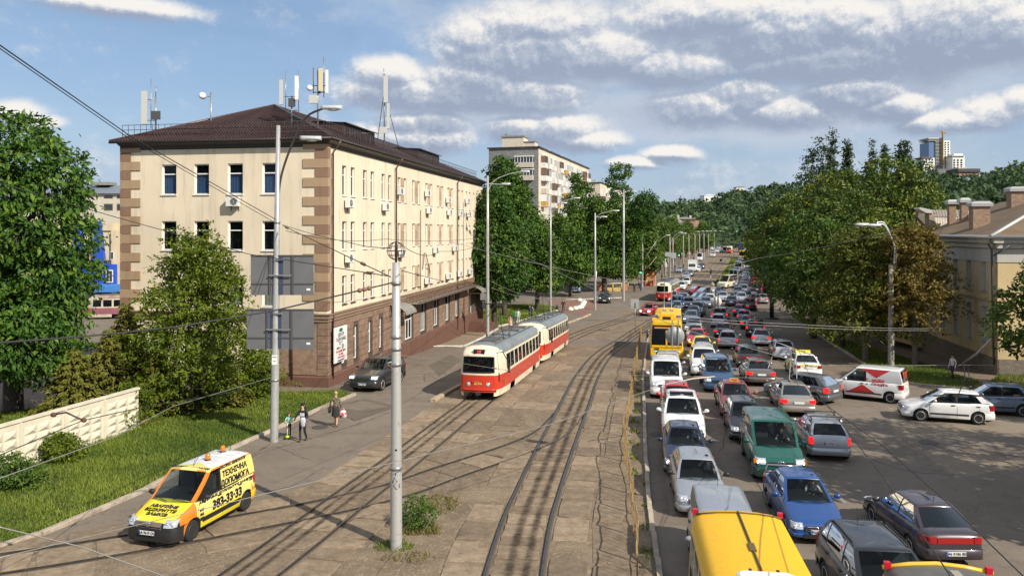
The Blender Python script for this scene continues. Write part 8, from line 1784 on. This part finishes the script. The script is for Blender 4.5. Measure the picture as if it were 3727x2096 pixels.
for tt,occ in ((t1,((-.55,5.7),(.55,3.9),(.6,2.7),(.6,.3),(-.6,1.5),(.6,-2.1),(.6,-4.5))),(t2,((.55,4.2),(.6,1.0),(.6,-3.3)))):
    for i,(x,y) in enumerate(occ):
        person('%s in the %s tram car' % ('tram driver at the controls' if tt is t1 and i == 0 else 'passenger %s' % ('by the first side window','by the second side window','by the fourth side window','on the far side','by the sixth side window','by the rear side window')[max(0,i - 1) if tt is t1 else i*2],'leading' if tt is t1 else 'second'),tt.matrix_basis @ Vector((x,y,.68)),tt.rotation_euler.z,1.7,cloth('t%d' % i,[(.03,.05,.2),(.3,.08,.05),(.35,.33,.3),(.05,.05,.06),(.1,.2,.3),(.4,.3,.1),(.2,.2,.2)][i]),cloth('dleg',(.03,.03,.04)),None,pose=sit,fingers=False,sub=0)
# ------------------------------------------------------------------ poles, lamps, signs, fences, wires
M_alu = mat('painted_pole',(.43,.43,.42),.42,.35,var=.12,scale=3); M_rpole = mat('weathered_pole',(.44,.44,.42),.5,.3,col2=(.30,.25,.20),scale=7,thresh=(.56,.76)); M_cpole = mat('concrete_pole',(.30,.28,.25),.85,var=.2,scale=3,bump=.3); M_lamp = mat('lamp_housing',(.60,.61,.61),.35,.3); M_sign = mat('sign_back',(.165,.168,.175),.55,.3,var=.08,scale=1.5); M_signl = mat('sign_back_light',(.36,.38,.38),.5,.3)
def lamp_head(mb_parent,p,d,sc=1.,nm='lamp_head'):
    p = Vector(p); d = Vector(d).normalized(); a = math.atan2(d.y,d.x); k = MB(); L = .85*sc
    k.loft([[(x,y*w,z) for y,z in ((-.16*sc,0),(-.12*sc,.09*sc),(0,.13*sc),(.12*sc,.09*sc),(.16*sc,0),(.1*sc,-.05*sc),(-.1*sc,-.05*sc))] for x,w in ((-.05*L,.3),(.1*L,.7),(.4*L,1),(.8*L,.95),(1.0*L,.4))],0,True,True,True); o = k.build(nm,M_lamp,mb_parent,p,a)
    k = MB(); k.ell((.55*L,0,-.05*sc),(.3*L,.11*sc,.07*sc),8,5); k.build('lamp_glass',mat('lamp_glass',(.5,.5,.46),.15),o); return o
def pole(label,base,h,r0,r1,m,name='lamp_post',cat='lamp post',collar=(),group=None,flange=True):
    e = empty(name,label,cat,base,0,group); k = MB(); k.lathe([(r0 + .02,-.2),(r0,0),(r0*.985,h*.28),(r0*.9 + r1*.1,h*.285),(r0*.85 + r1*.15,h*.3),(r0*.55 + r1*.45,h*.6),(r1,h),(0,h + .01)],14); k.build('pole',m,e)
    for z in collar: t = z/h; r = r0 + (r1 - r0)*t; k = MB(); k.lathe([(r + .005,z - .05),(r + .03,z - .05),(r + .03,z + .05),(r + .005,z + .05)],14); k.build('collar',M_galv,e)
    return e
def arm(e,pts,r=.04,m=None):
    k = MB(); k.tube(spline(pts,6),r,7); k.build('arm',m or M_iron,e)
# foreground pole with wire globe
b = P(1442,1995); h = 8.3; fg = pole('tall weathered pole in the foreground crowned by a wire globe',b,h,.172,.108,M_rpole,'catenary_pole','pole',(2.35,5.35,5.8,6.15,7.7))
cz = h + .34; k = MB()
for i in range(4): a = pi*i/4; k.tube([(.26*math.cos(t)*math.cos(a),.26*math.cos(t)*math.sin(a),cz + .26*math.sin(t)) for t in np.linspace(0,2*pi,29)],.011,4,cap=False)
for zz_,rr_ in ((0,.27),(.13,.23),(-.13,.23)): k.tube([(rr_*math.cos(t),rr_*math.sin(t),cz + zz_) for t in np.linspace(0,2*pi,29)],.011,4,cap=False)
k.cyl((0,0,h),(0,0,cz + .27),.03,n=7); k.build('wire_globe',M_iron,fg)
k = MB(); k.box((.02,-.15,2.9),(.06,.03,.05))
for pts in ([(-.08,-.142,1.95),(-.02,-.16,2.12),(.05,-.155,2.0),(-.05,-.155,1.87),(.04,-.158,1.76)],[(.0,-.16,2.17),(.02,-.16,2.25)],[(.08,-.14,1.9),(.10,-.13,1.8),(.12,-.11,1.93)]): k.tube(pts,.017,4)
k.build('graffiti',M_blk,fg)
k = MB(); k.prism([(.09,-.115,4.05),(.135,-.06,4.05),(.135,-.06,4.2),(.09,-.115,4.2)],(-.004,-.006,0)); k.build('yellow_sticker',mat('sticker_yellow',(.7,.5,.03),.6),fg)
# left pole: two lamp arms and the backs of two direction signs
b = P(998,1606); px = b.y/F; h = 13.85; lp = pole('tall grey lamp post with two lamps and the backs of two road signs',b,h,.175,.085,M_alu,collar=(2.7,7.3,9.6)); lp.rotation_euler = (0,R(.75),0)
arm(lp,[(.05,0,9.9),(.1,0,11.3),(.45,0,12.6),(1.15,-.1,14.1),(1.9,-.2,14.55),(2.25,-.2,14.62)],.05); arm(lp,[(0,0,13.25),(.6,0,13.3),(1.05,0,13.3)],.045); lamp_head(lp,(1.95,-.2,14.6),(1,-.05,0),1.05); lamp_head(lp,(1.0,0,13.28),(1,0,-.05),1.05)
for X0,X1,Y0,Y1,lab in ((906,1134,930,1075,'upper grey road sign seen from behind on the left lamp post'),(892,1135,1128,1273,'lower grey road sign seen from behind on the left lamp post')):
    c = Q((X0 + X1)/2,(Y0 + Y1)/2,b.y - .35); w_,h_ = (X1 - X0)*px,(Y1 - Y0)*px; e = empty('road_sign',lab,'road sign',c,0,'road signs seen from behind'); rot = -.03
    k = MB(); k.box((0,.3,0),(w_,.04,h_)); k.build('panel',M_sign,e); k = MB()
    for z in (h_*.5,-h_*.22): k.box((0,.262,z*.98),(w_,.035,.05))
    for x in (-w_*.19,w_*.17): k.box((x,.24,0),(.07,.06,h_))
    k.box((-w_*.07,.27,0),(w_*.17,.015,h_*.96),1); k.build('rib',[mat('sign_rib',(.10,.10,.105),.5,.3),mat('sign_fold',(.04,.055,.10),.5)],e)
    [MB().box((-.05,.15,z),(x,.05,.06)).build('clamp',M_galv,e) for z,x in ((0,w_*.36),(h_*.4,.4))]; k = MB(); k.box((w_*.42,.27,-h_*.36),(.16,.01,.09)); k.build('label_plate',M_white,e)
k = MB(); k.box((.02,-.165,2.95 + .65),(.24,.02,.42)); k.build('paper_notice',M_white,lp); k = MB(); k.box((.02,-.177,3.72),(.18,.006,.03)); k.box((.02,-.177,3.55),(.14,.006,.02)); k.build('notice_print',M_blk,lp)
k = MB(); k.tube([(.09,-.14,2.3),(.13,-.10,2.15),(.08,-.145,2.0),(.13,-.10,1.9),(.09,-.14,1.75)],.012,4); k.build('graffiti',M_blk,lp)
# further left poles
def lamp2(label,X,Yb,Yt,heads,r=.17,m=None,arm_m=None,dist=None):
    b = P(X,Yb) if dist is None else Q(X,Yb,dist); h = H - b.z - (Yt - HY)/F*b.y; px = b.y/F; e = pole(label,b,h,r,r*.6,m or M_alu,collar=(h*.5,))
    for hx,hy,y0 in heads:
        d = (hx - X)*px; z = H - b.z - (hy - HY)/F*b.y; z0 = H - b.z - (y0 - HY)/F*b.y; s = 1 if d > 0 else -1
        arm(e,[(0,0,z0),(d*.15,0,z0 + (z - z0)*.55),(d*.5,0,z - .12*abs(z - z0)),(d - s*.7,0,z)],.045,arm_m or M_alu); lamp_head(e,(d - s*.8,0,z),(s,0,0),1.05)
    return e
p2 = lamp2('grey lamp post standing behind the leading tram with grey cabinet',1775,1225,640,[(1925,626,700),(1855,671,668)]); k = MB(); k.box((-.45,-.1,4.0),(.55,.35,.65)); k.build('cabinet',M_galv,p2)
lamp2('second lamp post behind the trams at the tree strip',2004,1140,728,[(2110,722,790),(2062,740,738)],.16); lamp2('third lamp post on the plaza with two lamps',2166,1127,775,[(2252,768,800),(2208,790,788)],.17)
b = P(2270,1095); e = pole('tall slim mast with a crown of floodlights',b,H - b.z - (690 - HY)/F*b.y,.2,.12,M_alu); z = H - b.z - (698 - HY)/F*b.y
for a in np.linspace(0,2*pi,6)[:-1]: arm(e,[(0,0,z + .3),(.7*math.cos(a),.7*math.sin(a),z + .55),(1.3*math.cos(a),1.3*math.sin(a),z)],.04,M_iron); lamp_head(e,(1.2*math.cos(a),1.2*math.sin(a),z),(math.cos(a),math.sin(a),0),.9)
ad = [(2383,1040,870,[(2438,857,930)]),(2438,1010,862,[(2484,847,900)]),(2449,992,866,[(2497,850,900)]),(2507,957,852,[(2545,843,885)]),(2529,953,851,[(2562,842,880)]),(2546,948,850,[(2577,842,876)]),(2562,942,850,[(2590,842,870)]),(2578,930,850,[(2606,842,868)]),(2600,914,848,[(2624,841,862)])]
for i,(X,Yb,Yt,hd_) in enumerate(ad): lamp2('concrete lamp post on the left of the far avenue, %s one counted from the kiosk' % ords[i],X,Yb,Yt,hd_,.20,M_cpole,M_cpole)
e = pole('bare concrete pole without a lamp beside the parked silver-grey sedan',P(2487,986),9.2,.16,.11,M_cpole,'utility_pole','pole')
e = pole('wooden-looking utility pole with side braces by the traffic light',P(2338,1050),11.3,.19,.13,M_cpole,'utility_pole','pole'); 
for z0,z1,x in ((3.3,6.0,2.7),(5.6,8.9,2.6)): k = MB(); k.tube([(0.1,0,z0),(x*.5,0,z0 + (z1 - z0)*.4),(x,0,z1)],.06,5); k.build('brace',M_cpole,e)
# right concrete post with two long arms
bR = Q(3243,1338,54); bR = P(3243,1338); px = bR.y/F; e = pole('concrete lamp post on the right verge with a double curved arm',bR,H - (940 - HY)/F*bR.y,.21,.15,M_cpole); zt = H - (798 - HY)/F*bR.y; z9 = H - (930 - HY)/F*bR.y
for dx,dz in ((0,0),(.12,.14)): arm(e,[(.15 + dx,0,z9 - .8),(.25 + dx,0,z9 + .5),(.2,0,z9 + 1.3),(-.45,0,zt + .0 + dz),(-1.1,-.1,zt + .06 + dz)],.045,M_lamp)
lamp_head(e,(-.75,0,zt),(-1,0,.03),1.05); lamp_head(e,(-1.7,-.2,zt + .05),(-1,0,.02),1.05)
# advertising pillar silhouette on the right walk
bp = P(2809,1161); e = empty('billboard_post','dark T-shaped billboard post at the right kerb of the queue','billboard',bp); px = bp.y/F; k = MB(); k.cyl((0,0,0),(0,0,(1161 - 1065)*px),.26,n=12); k.lathe([(.9,0),(.85,.12),(.3,.2)],14); k.build('post',M_trim,e); k = MB(); k.box((1.2,.5,(1161 - 1063)*px),(4.3,.5,.35)); k.build('frame',M_trim,e)
k = MB(); k.box((1.2,.5,(1161 - 1063)*px + 1.7),(4.2,.35,3.0)); k.build('panel',mat('billboard_back',(.035,.04,.035),.7),e)
# small rectangular sign back on a pole near the trolleybus
b = P(2312,1212); px = b.y/F; e = empty('road_sign','white rectangular road sign seen from behind on a thin pole left of the trolleybus','road sign',b,0,'road signs seen from behind'); k = MB(); k.cyl((0,0,-.1),(-.02,0,(1212 - 1092)*px),.04,n=7); k.build('pole',M_galv,e); k = MB(); k.box((-.05,-.06,(1212 - 1105)*px),(30*px,.04,34*px)); k.build('panel',M_signl,e); k = MB(); k.box((-.02,-.1,(1212 - 1112)*px),(.07,.05,.6)); k.build('bracket',M_iron,e)
# signs and signals hung from the span wires
def hung(label,X,Y,d,r,m,ring=.5):
    c = Q(X,Y,d); e = empty('hanging_sign',label,'road sign',c,0,'round signs hung from span wires'); k = MB(); k.lathe([(0,-.02),(r,-.02),(r,.02),(0,.02)],28,axis='y'); k.build('disc',m,e); k = MB()
    for x in (-r*.32,r*.32): k.box((x,-.045,.15*r),(r*.13,.04,r*1.7 + ring))
    k.build('hanger',M_iron if r < .37 and d > 40 else M_galv,e); return e
hung('large round grey sign seen from behind, hanging in front of the trolleybus',2457,1222,30,.355,M_signl); hung('smaller round white sign seen from behind, hanging over the middle of the jam',2608,1098,52,.33,mat('sign_cream',(.62,.60,.54),.5))
c = Q(2593,1055,60); e = empty('hanging_signal','small tram signal box hanging above the crossing','traffic light',c); k = MB(); k.box((0,0,0),(.32,.25,.55)); k.lathe([(.0,0),(.15,.0),(.17,.1),(.0,.3)],10,(0,0,.3)); k.build('housing',M_cpole,e); k = MB(); k.lathe([(.12,0),(.1,-.08),(0,-.05)],12,(0,-.12,-.05),0,'y'); k.build('lens',M_lens,e)
# traffic lights
def tlight(label,X,Yb,h,d=None,lit=True):
    b = P(X,Yb); e = empty('traffic_light',label,'traffic light',b); k = MB(); k.cyl((0,0,0),(0,0,h),.07,n=7); k.build('pole',M_iron,e); k = MB(); k.box((0,0,h + .4),(.34,.28,1.0)); hs = k.build('housing',M_trim,e)
    for i,m in enumerate((mat('signal_green_on',(.05,.6,.2),.3,emit=((.02,1,.25),6.)),mat('signal_off',(.04,.03,.02),.4),mat('signal_off',(.04,.03,.02),.4))): k = MB(); k.lathe([(0,-.02),(.12,-.02),(.12,.02)],12,(0,-.15,h + .1 + i*.3),0,'y'); k.build('lens',m,hs)
tlight('green traffic light on the left pavement of the far avenue',2471,985,3.9); tlight('green traffic light hanging over the far end of the avenue',2681,912,9.0); tlight('green traffic light beside the utility pole at the crossing',2331,1058,3.2)
# sign boards on the avenue's lamp posts, blue plate on the tracks, dark plate sign
for X,Y,w_,h_,d,lab,m in ((2432,926,22,16,168,'left of two white signs between the avenue lamp posts',M_signl),(2452,930,18,20,166,'right of two white signs between the avenue lamp posts',M_signl)):
    c = Q(X,Y,d); e = empty('road_sign',lab,'road sign',c,0,'road signs seen from behind'); k = MB(); k.box((0,0,0),(w_*d/F,.06,h_*d/F)); k.build('panel',m,e); k = MB(); k.cyl((0,.1,c.z*0 - c.z + T(d)),(0,.1,0),.06,n=6); k.build('pole',M_galv,e)
b = P(2624,960); e = empty('road_sign','small blue plate on a short post on the far tram tracks','road sign',b,0); k = MB(); k.cyl((0,0,0),(0,0,.6),.05,n=6); k.build('pole',M_galv,e); k = MB(); k.box((0,0,1.1),(.75,.05,.75)); k.build('panel',mat('plate_navy',(.03,.06,.16),.5),e)
b = P(2587,1042); e = empty('road_sign','narrow dark sign on a thin post in the middle of the crossing','road sign',b,0); k = MB(); k.cyl((0,0,0),(0,0,2.4),.05,n=6); k.build('pole',M_galv,e); k = MB(); k.box((0,0,2.9),(.35,.1,1.1)); k.build('panel',M_trim,e)
# red kiosk and roadside clutter at the far stop
b = P(2366,1040); e = empty('kiosk','red advertising kiosk at the far tram stop','kiosk',b,-.25); k = MB(); k.box((0,0,1.5),(1.9,1.6,3.0)); k.build('body',mat('kiosk_red',(.50,.06,.03),.5,col2=(.62,.30,.12),scale=1.6,thresh=(.48,.62)),e); k = MB(); k.box((0,0,3.06),(2.2,1.9,.12)); k.build('roof',M_trim,e); k = MB(); k.box((0,-.82,1.6),(1.5,.04,1.7)); k.build('poster',mat('poster_orange',(.60,.22,.06),.5,col2=(.70,.50,.22),scale=2.2,thresh=(.45,.6)),e)
b = P(2421,1015); e = empty('statue_sign','pale statue-like figure on a post at the far tram stop','statue',b); k = MB(); k.lathe([(.2,0),(.16,1.6),(.3,2.0),(.42,3.0),(.26,3.7),(.12,3.9),(.2,4.1),(.16,4.4),(0,4.5)],10); k.tube([(-.1,0,3.4),(-.8,0,4.2)],.1,5); k.build('figure',mat('pale_stone',(.45,.44,.42),.8),e)
M_parap = mat('yellow_parapet',(.42,.30,.10),.7,var=.2); M_orail = mat('orange_barrier',(.40,.15,.05),.7,var=.2)
e = empty('low_fence','low yellow and white fence with orange ends round the lawn at the crossing','fence',(0,0,0)); pts = [P(2200,1062),P(2262,1060),P(2272,1056),P(2285,1050)]
for i,q in enumerate(pts + [P(2230,1061)]): k = MB(); k.cyl(q,q + Vector((0,0,1.6)),.16,n=7); k.build('post',M_parap,e)
k = MB(); k.prism([pts[0],pts[1],pts[1] + Vector((0,0,.75)),pts[0] + Vector((0,0,.75))],(0,.15,0)); k.build('panel',M_parap,e); k = MB(); k.tube([pts[0] + Vector((0,0,1.45)),pts[1] + Vector((0,0,1.45)),pts[3] + Vector((0,0,1.45))],.07,5); k.build('rail',M_white,e)
for X0,X1 in ((2180,2194),(2275,2284)): a_,b_ = P(X0,1058),P(X1,1056); k = MB(); k.prism([a_,b_,b_ + Vector((0,0,1.2)),a_ + Vector((0,0,1.2))],(0,.1,0)); k.build('barrier_board',M_orail,e)
b = P(2160,1078); e = empty('leaning_pole','broken white bollard post leaning beside the third lamp post','post',b); k = MB(); k.tube([(0,0,0),(.25,0,1.2),(.5,.1,4.2)],.11,6); k.build('shaft',M_white,e)
# white concrete hemispheres
M_hemi = mat('white_concrete',(.70,.67,.58),.8,var=.08)
for i,(X,Y) in enumerate([(2076,1129),(2094,1126),(2107,1123),(2115,1121),(2119,1114),(2122,1109),(2126,1103),(2110,1096)]):
    p = P(X,Y); k = MB(); k.lathe([(.42,0),(.44,.06),(.40,.22),(.29,.38),(.13,.46),(0,.48)],16); o = k.build('concrete_hemisphere',M_hemi,None,p); tag(o,'white concrete hemisphere bollard, %s in the curved row from the man with the stroller' % ords[i],'bollard','white hemisphere bollards')
# concrete panel fence with diamond relief
M_conf = mat('whitewashed_concrete',(.62,.57,.44),.85,var=.10,scale=2.2,bump=.3,bscale=20); fe = empty('panel_fence','pale concrete panel fence with diamond relief along the lawn','fence',(0,0,0))
fa = P(-330,1850); fb = P(506,1561); u = Vector((fb.x - fa.x,fb.y - fa.y,0)); Lf = u.length; u.normalize(); nf = Vector((u.y,-u.x,0)); frf = frame((fa.x,fa.y,0),u,nf); npan = 5; pl = Lf/npan
for i in range(npan):
    a0 = i*pl; hgt = 1.86; k = MB(); fbox(k,frf,a0 + .03,a0 + pl - .03,0,hgt,0,-.1); k.build('fence_panel',M_conf,fe); k = MB(); nx = int((pl - .3)/.48); nz_ = 4; w_ = (pl - .3)/nx; hz = (hgt - .45)/nz_
    for ix in range(nx):
        for iz in range(nz_):
            x0 = a0 + .15 + ix*w_; z0 = .2 + iz*hz; c = frf(x0 + w_/2,z0 + hz/2,.11); q = [frf(x0 + .02,z0 + .02,.004),frf(x0 + w_ - .02,z0 + .02,.004),frf(x0 + w_ - .02,z0 + hz - .02,.004),frf(x0 + .02,z0 + hz - .02,.004)]; k.add(q + [c],[(0,1,4),(1,2,4),(2,3,4),(3,0,4)])
    k.build('diamond_relief',M_conf,fe); k = MB(); fbox(k,frf,a0,a0 + pl,hgt,hgt + .09,.06,-.16); k.build('coping',M_conf,fe); k = MB(); fbox(k,frf,a0 - .05,a0 + .05,0,hgt - .01,.05,-.14); k.build('joint_post',M_conf,fe)
e = empty('metal_barrier','reddish metal barrier with posts behind the concrete fence','barrier',(0,0,0)); 
for (X0,Y0,X1,Y1) in ((20,1385,140,1368),(120,1345,290,1300)):
    a_,b_ = Q(X0,Y0,48),Q(X1,Y1,53); k = MB(); k.prism([a_,b_,b_ + Vector((0,0,.35)),a_ + Vector((0,0,.35))],(0,.2,0)); k.build('rail',mat('barrier_red',(.24,.09,.065),.7,var=.2),e)
    for t in (.1,.5,.9): q = a_.lerp(b_,t); k = MB(); k.cyl((q.x,q.y,0),q + Vector((0,0,.9)),.06,n=6); k.build('post',M_rust,e)
# pedestrian railing along the tracks
M_yrail = mat('ochre_railing',(.36,.235,.09),.65,.1,col2=(.16,.10,.06),scale=5,thresh=(.5,.72)); ra = empty('railing','bent ochre-painted pedestrian railing along the tram tracks','railing',(0,0,0)); FL = spline(FEN,6); cum = [0]
for a_,b_ in zip(FL[:-1],FL[1:]): cum.append(cum[-1] + (b_ - a_).length)
def fat(s): i = max(1,min(int(np.searchsorted(cum,s)),len(FL) - 1)); return FL[i - 1].lerp(FL[i],(s - cum[i - 1])/max(1e-6,cum[i] - cum[i - 1]))
s = .2; rr = random.Random(3)
while s < cum[-1] - 1.9:
    a_,b_ = fat(s),fat(s + 1.85); d = (b_ - a_).normalized(); n = Vector((d.y,-d.x,0)); wob = [n*rr.gauss(0,.03) for _ in range(4)]; h = 1.02; lean = n*rr.gauss(-.02,.04)
    k = MB(); top = [a_ + lean + Vector((0,0,h)),a_.lerp(b_,.4) + lean + wob[0] + Vector((0,0,h + rr.gauss(0,.02))),a_.lerp(b_,.75) + lean + wob[1] + Vector((0,0,h)),b_ + lean + Vector((0,0,h))]; bot = [p - lean*.8 - Vector((0,0,h - .18)) for p in top]
    k.tube(spline(top,3),.022,5); k.tube(spline(bot,3),.018,5); k.build('rail',M_yrail,ra)
    for i in range(1,7): t = i/7; p0 = a_.lerp(b_,t); j = int(t*3); tp = top[j].lerp(top[min(3,j + 1)],t*3 - j); bt = bot[j].lerp(bot[min(3,j + 1)],t*3 - j); k = MB(); k.cyl(bt + d*(.10 if i % 2 else -.10),tp - d*(.10 if i % 2 else -.10),.009,n=4,cap=False); k.build('bar',M_yrail,ra)
    k = MB(); k.box((a_.x + lean.x*.5,a_.y,T(a_.y) + .52),(.045,.045,1.12),rot=math.atan2(d.y,d.x)); k.build('post',M_yrail,ra); s += 1.95
# gate and mesh fence by the yellow house
gt = empty('iron_gate','pale iron bar gate beside the yellow corner house','gate',(0,0,0)); g0 = P(3640,1340); g1 = P(3674,1336); k = MB(); hh = 1.9
for t in np.linspace(0,1,9): q = g0.lerp(g1,t); k = MB(); k.cyl(q,q + Vector((0,0,hh + .15*math.sin(t*pi))),.022,n=5); k.build('bar',M_oldw,gt)
k = MB()
for z in (.15,hh - .1): k.tube([g0 + Vector((0,0,z)),g1 + Vector((0,0,z))],.03,5)
k.build('rail',M_oldw,gt); k = MB(); q = P(3682,1345); k.box((q.x,q.y,1.0),(.4,.4,2.1)); o = k.build('gate_pier',M_base); tag(o,'dark brick gate pier between iron gate and mesh fence','pier')
mf_ = empty('mesh_fence','dark lattice mesh fence at the right edge beyond the gate pier','fence',(0,0,0)); m0 = P(3690,1346); m1 = P(3860,1350); k = MB()
for i in range(26): t = i/25; k.tube([m0.lerp(m1,max(0,t - .08)) + Vector((0,0,.2)),m0.lerp(m1,min(1,t + .08)) + Vector((0,0,1.6))],.02,4); k.tube([m0.lerp(m1,min(1,t + .08)) + Vector((0,0,.2)),m0.lerp(m1,max(0,t - .08)) + Vector((0,0,1.6))],.02,4)
k.build('lattice',M_oldw,mf_)
# ------------------------------------------------------------------ overhead wires
M_cable = mat('black_cable',(.022,.022,.024),.6); M_wire = mat('grey_wire',(.30,.29,.27),.5,.4); M_ins = mat('insulator',(.20,.12,.08),.5)
def wire(label,pts,r,m=None,sag=0.,name='overhead_wire',ins=()):
    """pts: (column, row, depth) of points it passes"""
    P3 = [Q(*p) for p in pts]; out = []
    for a_,b_ in zip(P3[:-1],P3[1:]):
        for t in np.linspace(0,1,9)[:-1]: q = a_.lerp(b_,t); q.z -= sag*4*t*(1 - t); out.append(q)
    out.append(P3[-1]); e = empty(name,label,'wire',out[0]); k = MB(); k.tube([q - out[0] for q in out],r,5); k.build('strand',m or M_wire,e)
    for t,l in ins:
        i = int(t*(len(out) - 2)); a_ = out[i].lerp(out[i + 1],t*(len(out) - 2) - i); d = (out[i + 1] - out[i]).normalized(); k = MB()
        for j in range(3): k.ell(tuple(a_ + d*(j - 1)*l*.34 - out[0]),(r*2.6 + .012,)*3,6,5)
        k.cyl(a_ - d*l/2 - out[0],a_ + d*l/2 - out[0],r*1.7 + .006,n=5); k.build('insulator',M_ins,e)
    return e
wire('black cable running from the top left corner down to the lamp post, upper of two',[(-40,138,16),(480,500,24),(1005,800,34.6)],.016,M_cable); wire('black cable just under the upper one from the top left corner',[(-40,150,16),(470,505,24),(1003,812,34.6)],.012,M_cable)
wire('thin cables from the lamp post across the end wall to the globe pole',[(1028,818,34.5),(1280,885,28),(1420,902,23)],.012,M_cable,.05); wire('span cable from the lamp post sloping down to the globe pole',[(1030,822,34.5),(1422,1008,22.9)],.016,M_cable,0,ins=((.06,.5),(.93,.45)))
wire('long cable from the left edge through the lamp post to the globe pole',[(-30,660,26),(420,790,30),(905,925,34.3)],.015,M_cable); wire('cable from the lamp post past the upper sign to the globe pole',[(905,925,34.2),(1130,960,30),(1420,1006,22.9)],.015,M_cable,0,ins=((.95,.4),))
wire('thick twisted black cable sagging from the left edge to the globe pole',[(-40,1250,17),(300,1225,18.5),(640,1190,20),(1000,1130,21.5),(1424,1030,22.8)],.022,M_cable,0,ins=((.97,.4),))
wire('pale contact wire from the left edge rising across the lawn to the road',[(-30,1750,15.5),(420,1588,19),(630,1478,24),(990,1372,33)],.011,M_wire,0,ins=((.5,.4),)); wire('dark contact wire crossing the concrete fence',[(-30,1668,16),(300,1530,19),(500,1485,22),(880,1420,29)],.012,M_cable)
wire('white span wire crossing the whole lower picture from the left edge to the sign bracket',[(-30,2035,14),(560,1895,17),(1440,1680,22),(2000,1545,26),(2420,1400,31)],.010,M_wire); wire('white wire in the bottom left corner sloping down to the right',[(-30,1910,13),(300,1990,14),(640,2110,15)],.012,M_wire)
wire('thin grey wire running up the dirt to the trolley span',[(1440,2096,18),(1600,1840,24),(1780,1470,36)],.006,M_wire); wire('contact wire with insulators crossing in front of the leading tram',[(1440,1290,24),(1700,1325,33),(1900,1355,38),(2420,1368,44),(2760,1375,48),(3050,1380,50)],.010,M_wire,0,ins=((.30,.5),(.62,.6)))
wire('span wire from the globe pole to the second lamp post',[(1462,985,22.8),(1640,1030,40),(1770,1048,71)],.012,M_cable,0,ins=((.12,.5),))
wire('upper span wire across the crossing to the right-hand trees',[(1640,880,45),(2300,1030,60),(2760,940,62),(3250,840,55)],.014,M_wire,.15); wire('middle span wire carrying the round signs',[(1790,880,70),(2460,1190,31),(2950,1330,30),(3300,1330,32),(3620,1328,34)],.012,M_wire)
wire('span wire above the right lanes, upper of a close pair',[(2460,1150,45),(2900,1180,46),(3350,1196,48),(3740,1180,50)],.012,M_wire,.05); wire('span wire above the right lanes, lower of a close pair',[(2460,1160,45),(2900,1190,46),(3350,1203,48),(3740,1195,50)],.012,M_wire,.05)
wire('trolley wire from the bridge across the open asphalt, left of two',[(2905,1270,38),(2975,1430,27),(3210,1730,15),(3470,2110,10)],.010,M_cable); wire('trolley wire from the bridge across the open asphalt, right of two',[(2830,1300,38),(2905,1400,29),(3210,1620,17),(3450,1830,13),(3740,2110,10)],.010,M_cable)
wire('wires looping from the second lamp post to the tree strip',[(1790,1025,72),(1990,1090,90),(2160,1070,118)],.018,M_wire,.3); wire('green-tinted span wire from the second lamp post to the floodlight mast',[(1790,1048,72),(2010,1085,92),(2270,1045,120)],.018,M_wire,.4); wire('contact wire over the tram tracks behind the second car',[(1780,1150,70),(2160,1165,80),(2440,1160,70)],.012,M_cable,.1)
wire('cable crossing the facade between lamp post and second lamp post',[(1040,840,34.4),(1400,870,45),(1770,860,70)],.014,M_cable,.25)
wire('drooping cable along the facade below the middle windows',[(1480,905,30),(1600,915,45),(1770,880,70)],.014,M_cable,.25)
br = [Q(3508,1322,34),Q(3512,1380,33),Q(3490,1430,32)]; e = empty('wire_hanger','double trolley-wire hanger with dark clamps above the slate-blue hatchback','wire fitting',br[0]); k = MB(); k.tube([q - br[0] for q in br],.02,5); k.tube([Q(3525,1340,34) - br[0],Q(3530,1420,33) - br[0]],.02,5); k.tube([Q(3380,1440,31) - br[0],Q(3490,1432,32) - br[0],Q(3560,1440,32.5) - br[0],Q(3740,1440,34) - br[0]],.018,5); k.build('arm',M_cable,e); k = MB()
for X in (3410,3480,3560,3700): k = MB(); k.box(tuple(Q(X,1440,32) - br[0]),(.22,.07,.07)); k.build('clamp',M_ins,e)
e = empty('wire_hanger','trolley-wire crossing fitting above the white sedan taxi','wire fitting',Q(2895,1275,38)); o0 = Q(2895,1275,38); k = MB()
for a_,b_ in (((2770,1225,38),(2950,1290,38)),((2880,1275,38),(2872,1385,36)),((2896,1280,38),(2900,1380,36)),((2810,1300,38),(2795,1340,37))): k.tube([Q(*a_) - o0,Q(*b_) - o0],.022,5)
k.build('arm',M_wire,e); k = MB()
for q in ((2806,1268,38),(2885,1275,38),(2873,1383,36),(2790,1385,37)): k = MB(); k.ell(tuple(Q(*q) - o0),(.09,.07,.08),7,5); k.build('clamp',M_ins,e)
e = empty('wire_hanger','pale clamp bar hanging above the bright red hatchback','wire fitting',Q(2540,1372,33)); o0 = Q(2540,1372,33); k = MB(); k.tube([Q(2420,1400,32) - o0,Q(2520,1378,32.5) - o0,Q(2600,1370,33) - o0],.03,5); k.build('arm',mat('pale_bar',(.5,.46,.4),.6),e); k = MB(); k.ell((0,0,0),(.3,.05,.05),8,5); k.build('clamp',M_ins,e)
e = empty('wire_hanger','dark pulley fitting hanging over the concrete fence at left','wire fitting',Q(230,1505,19)); o0 = Q(230,1505,19); k = MB(); k.tube([Q(195,1508,19) - o0,Q(240,1500,19) - o0,Q(305,1530,19) - o0],.022,5); k.build('arm',M_iron,e); 
for X,Y in ((195,1509),(305,1528)): k = MB(); k.ell(tuple(Q(X,Y,19) - o0),(.08,.05,.06),7,5); k.build('clamp',M_rust,e)
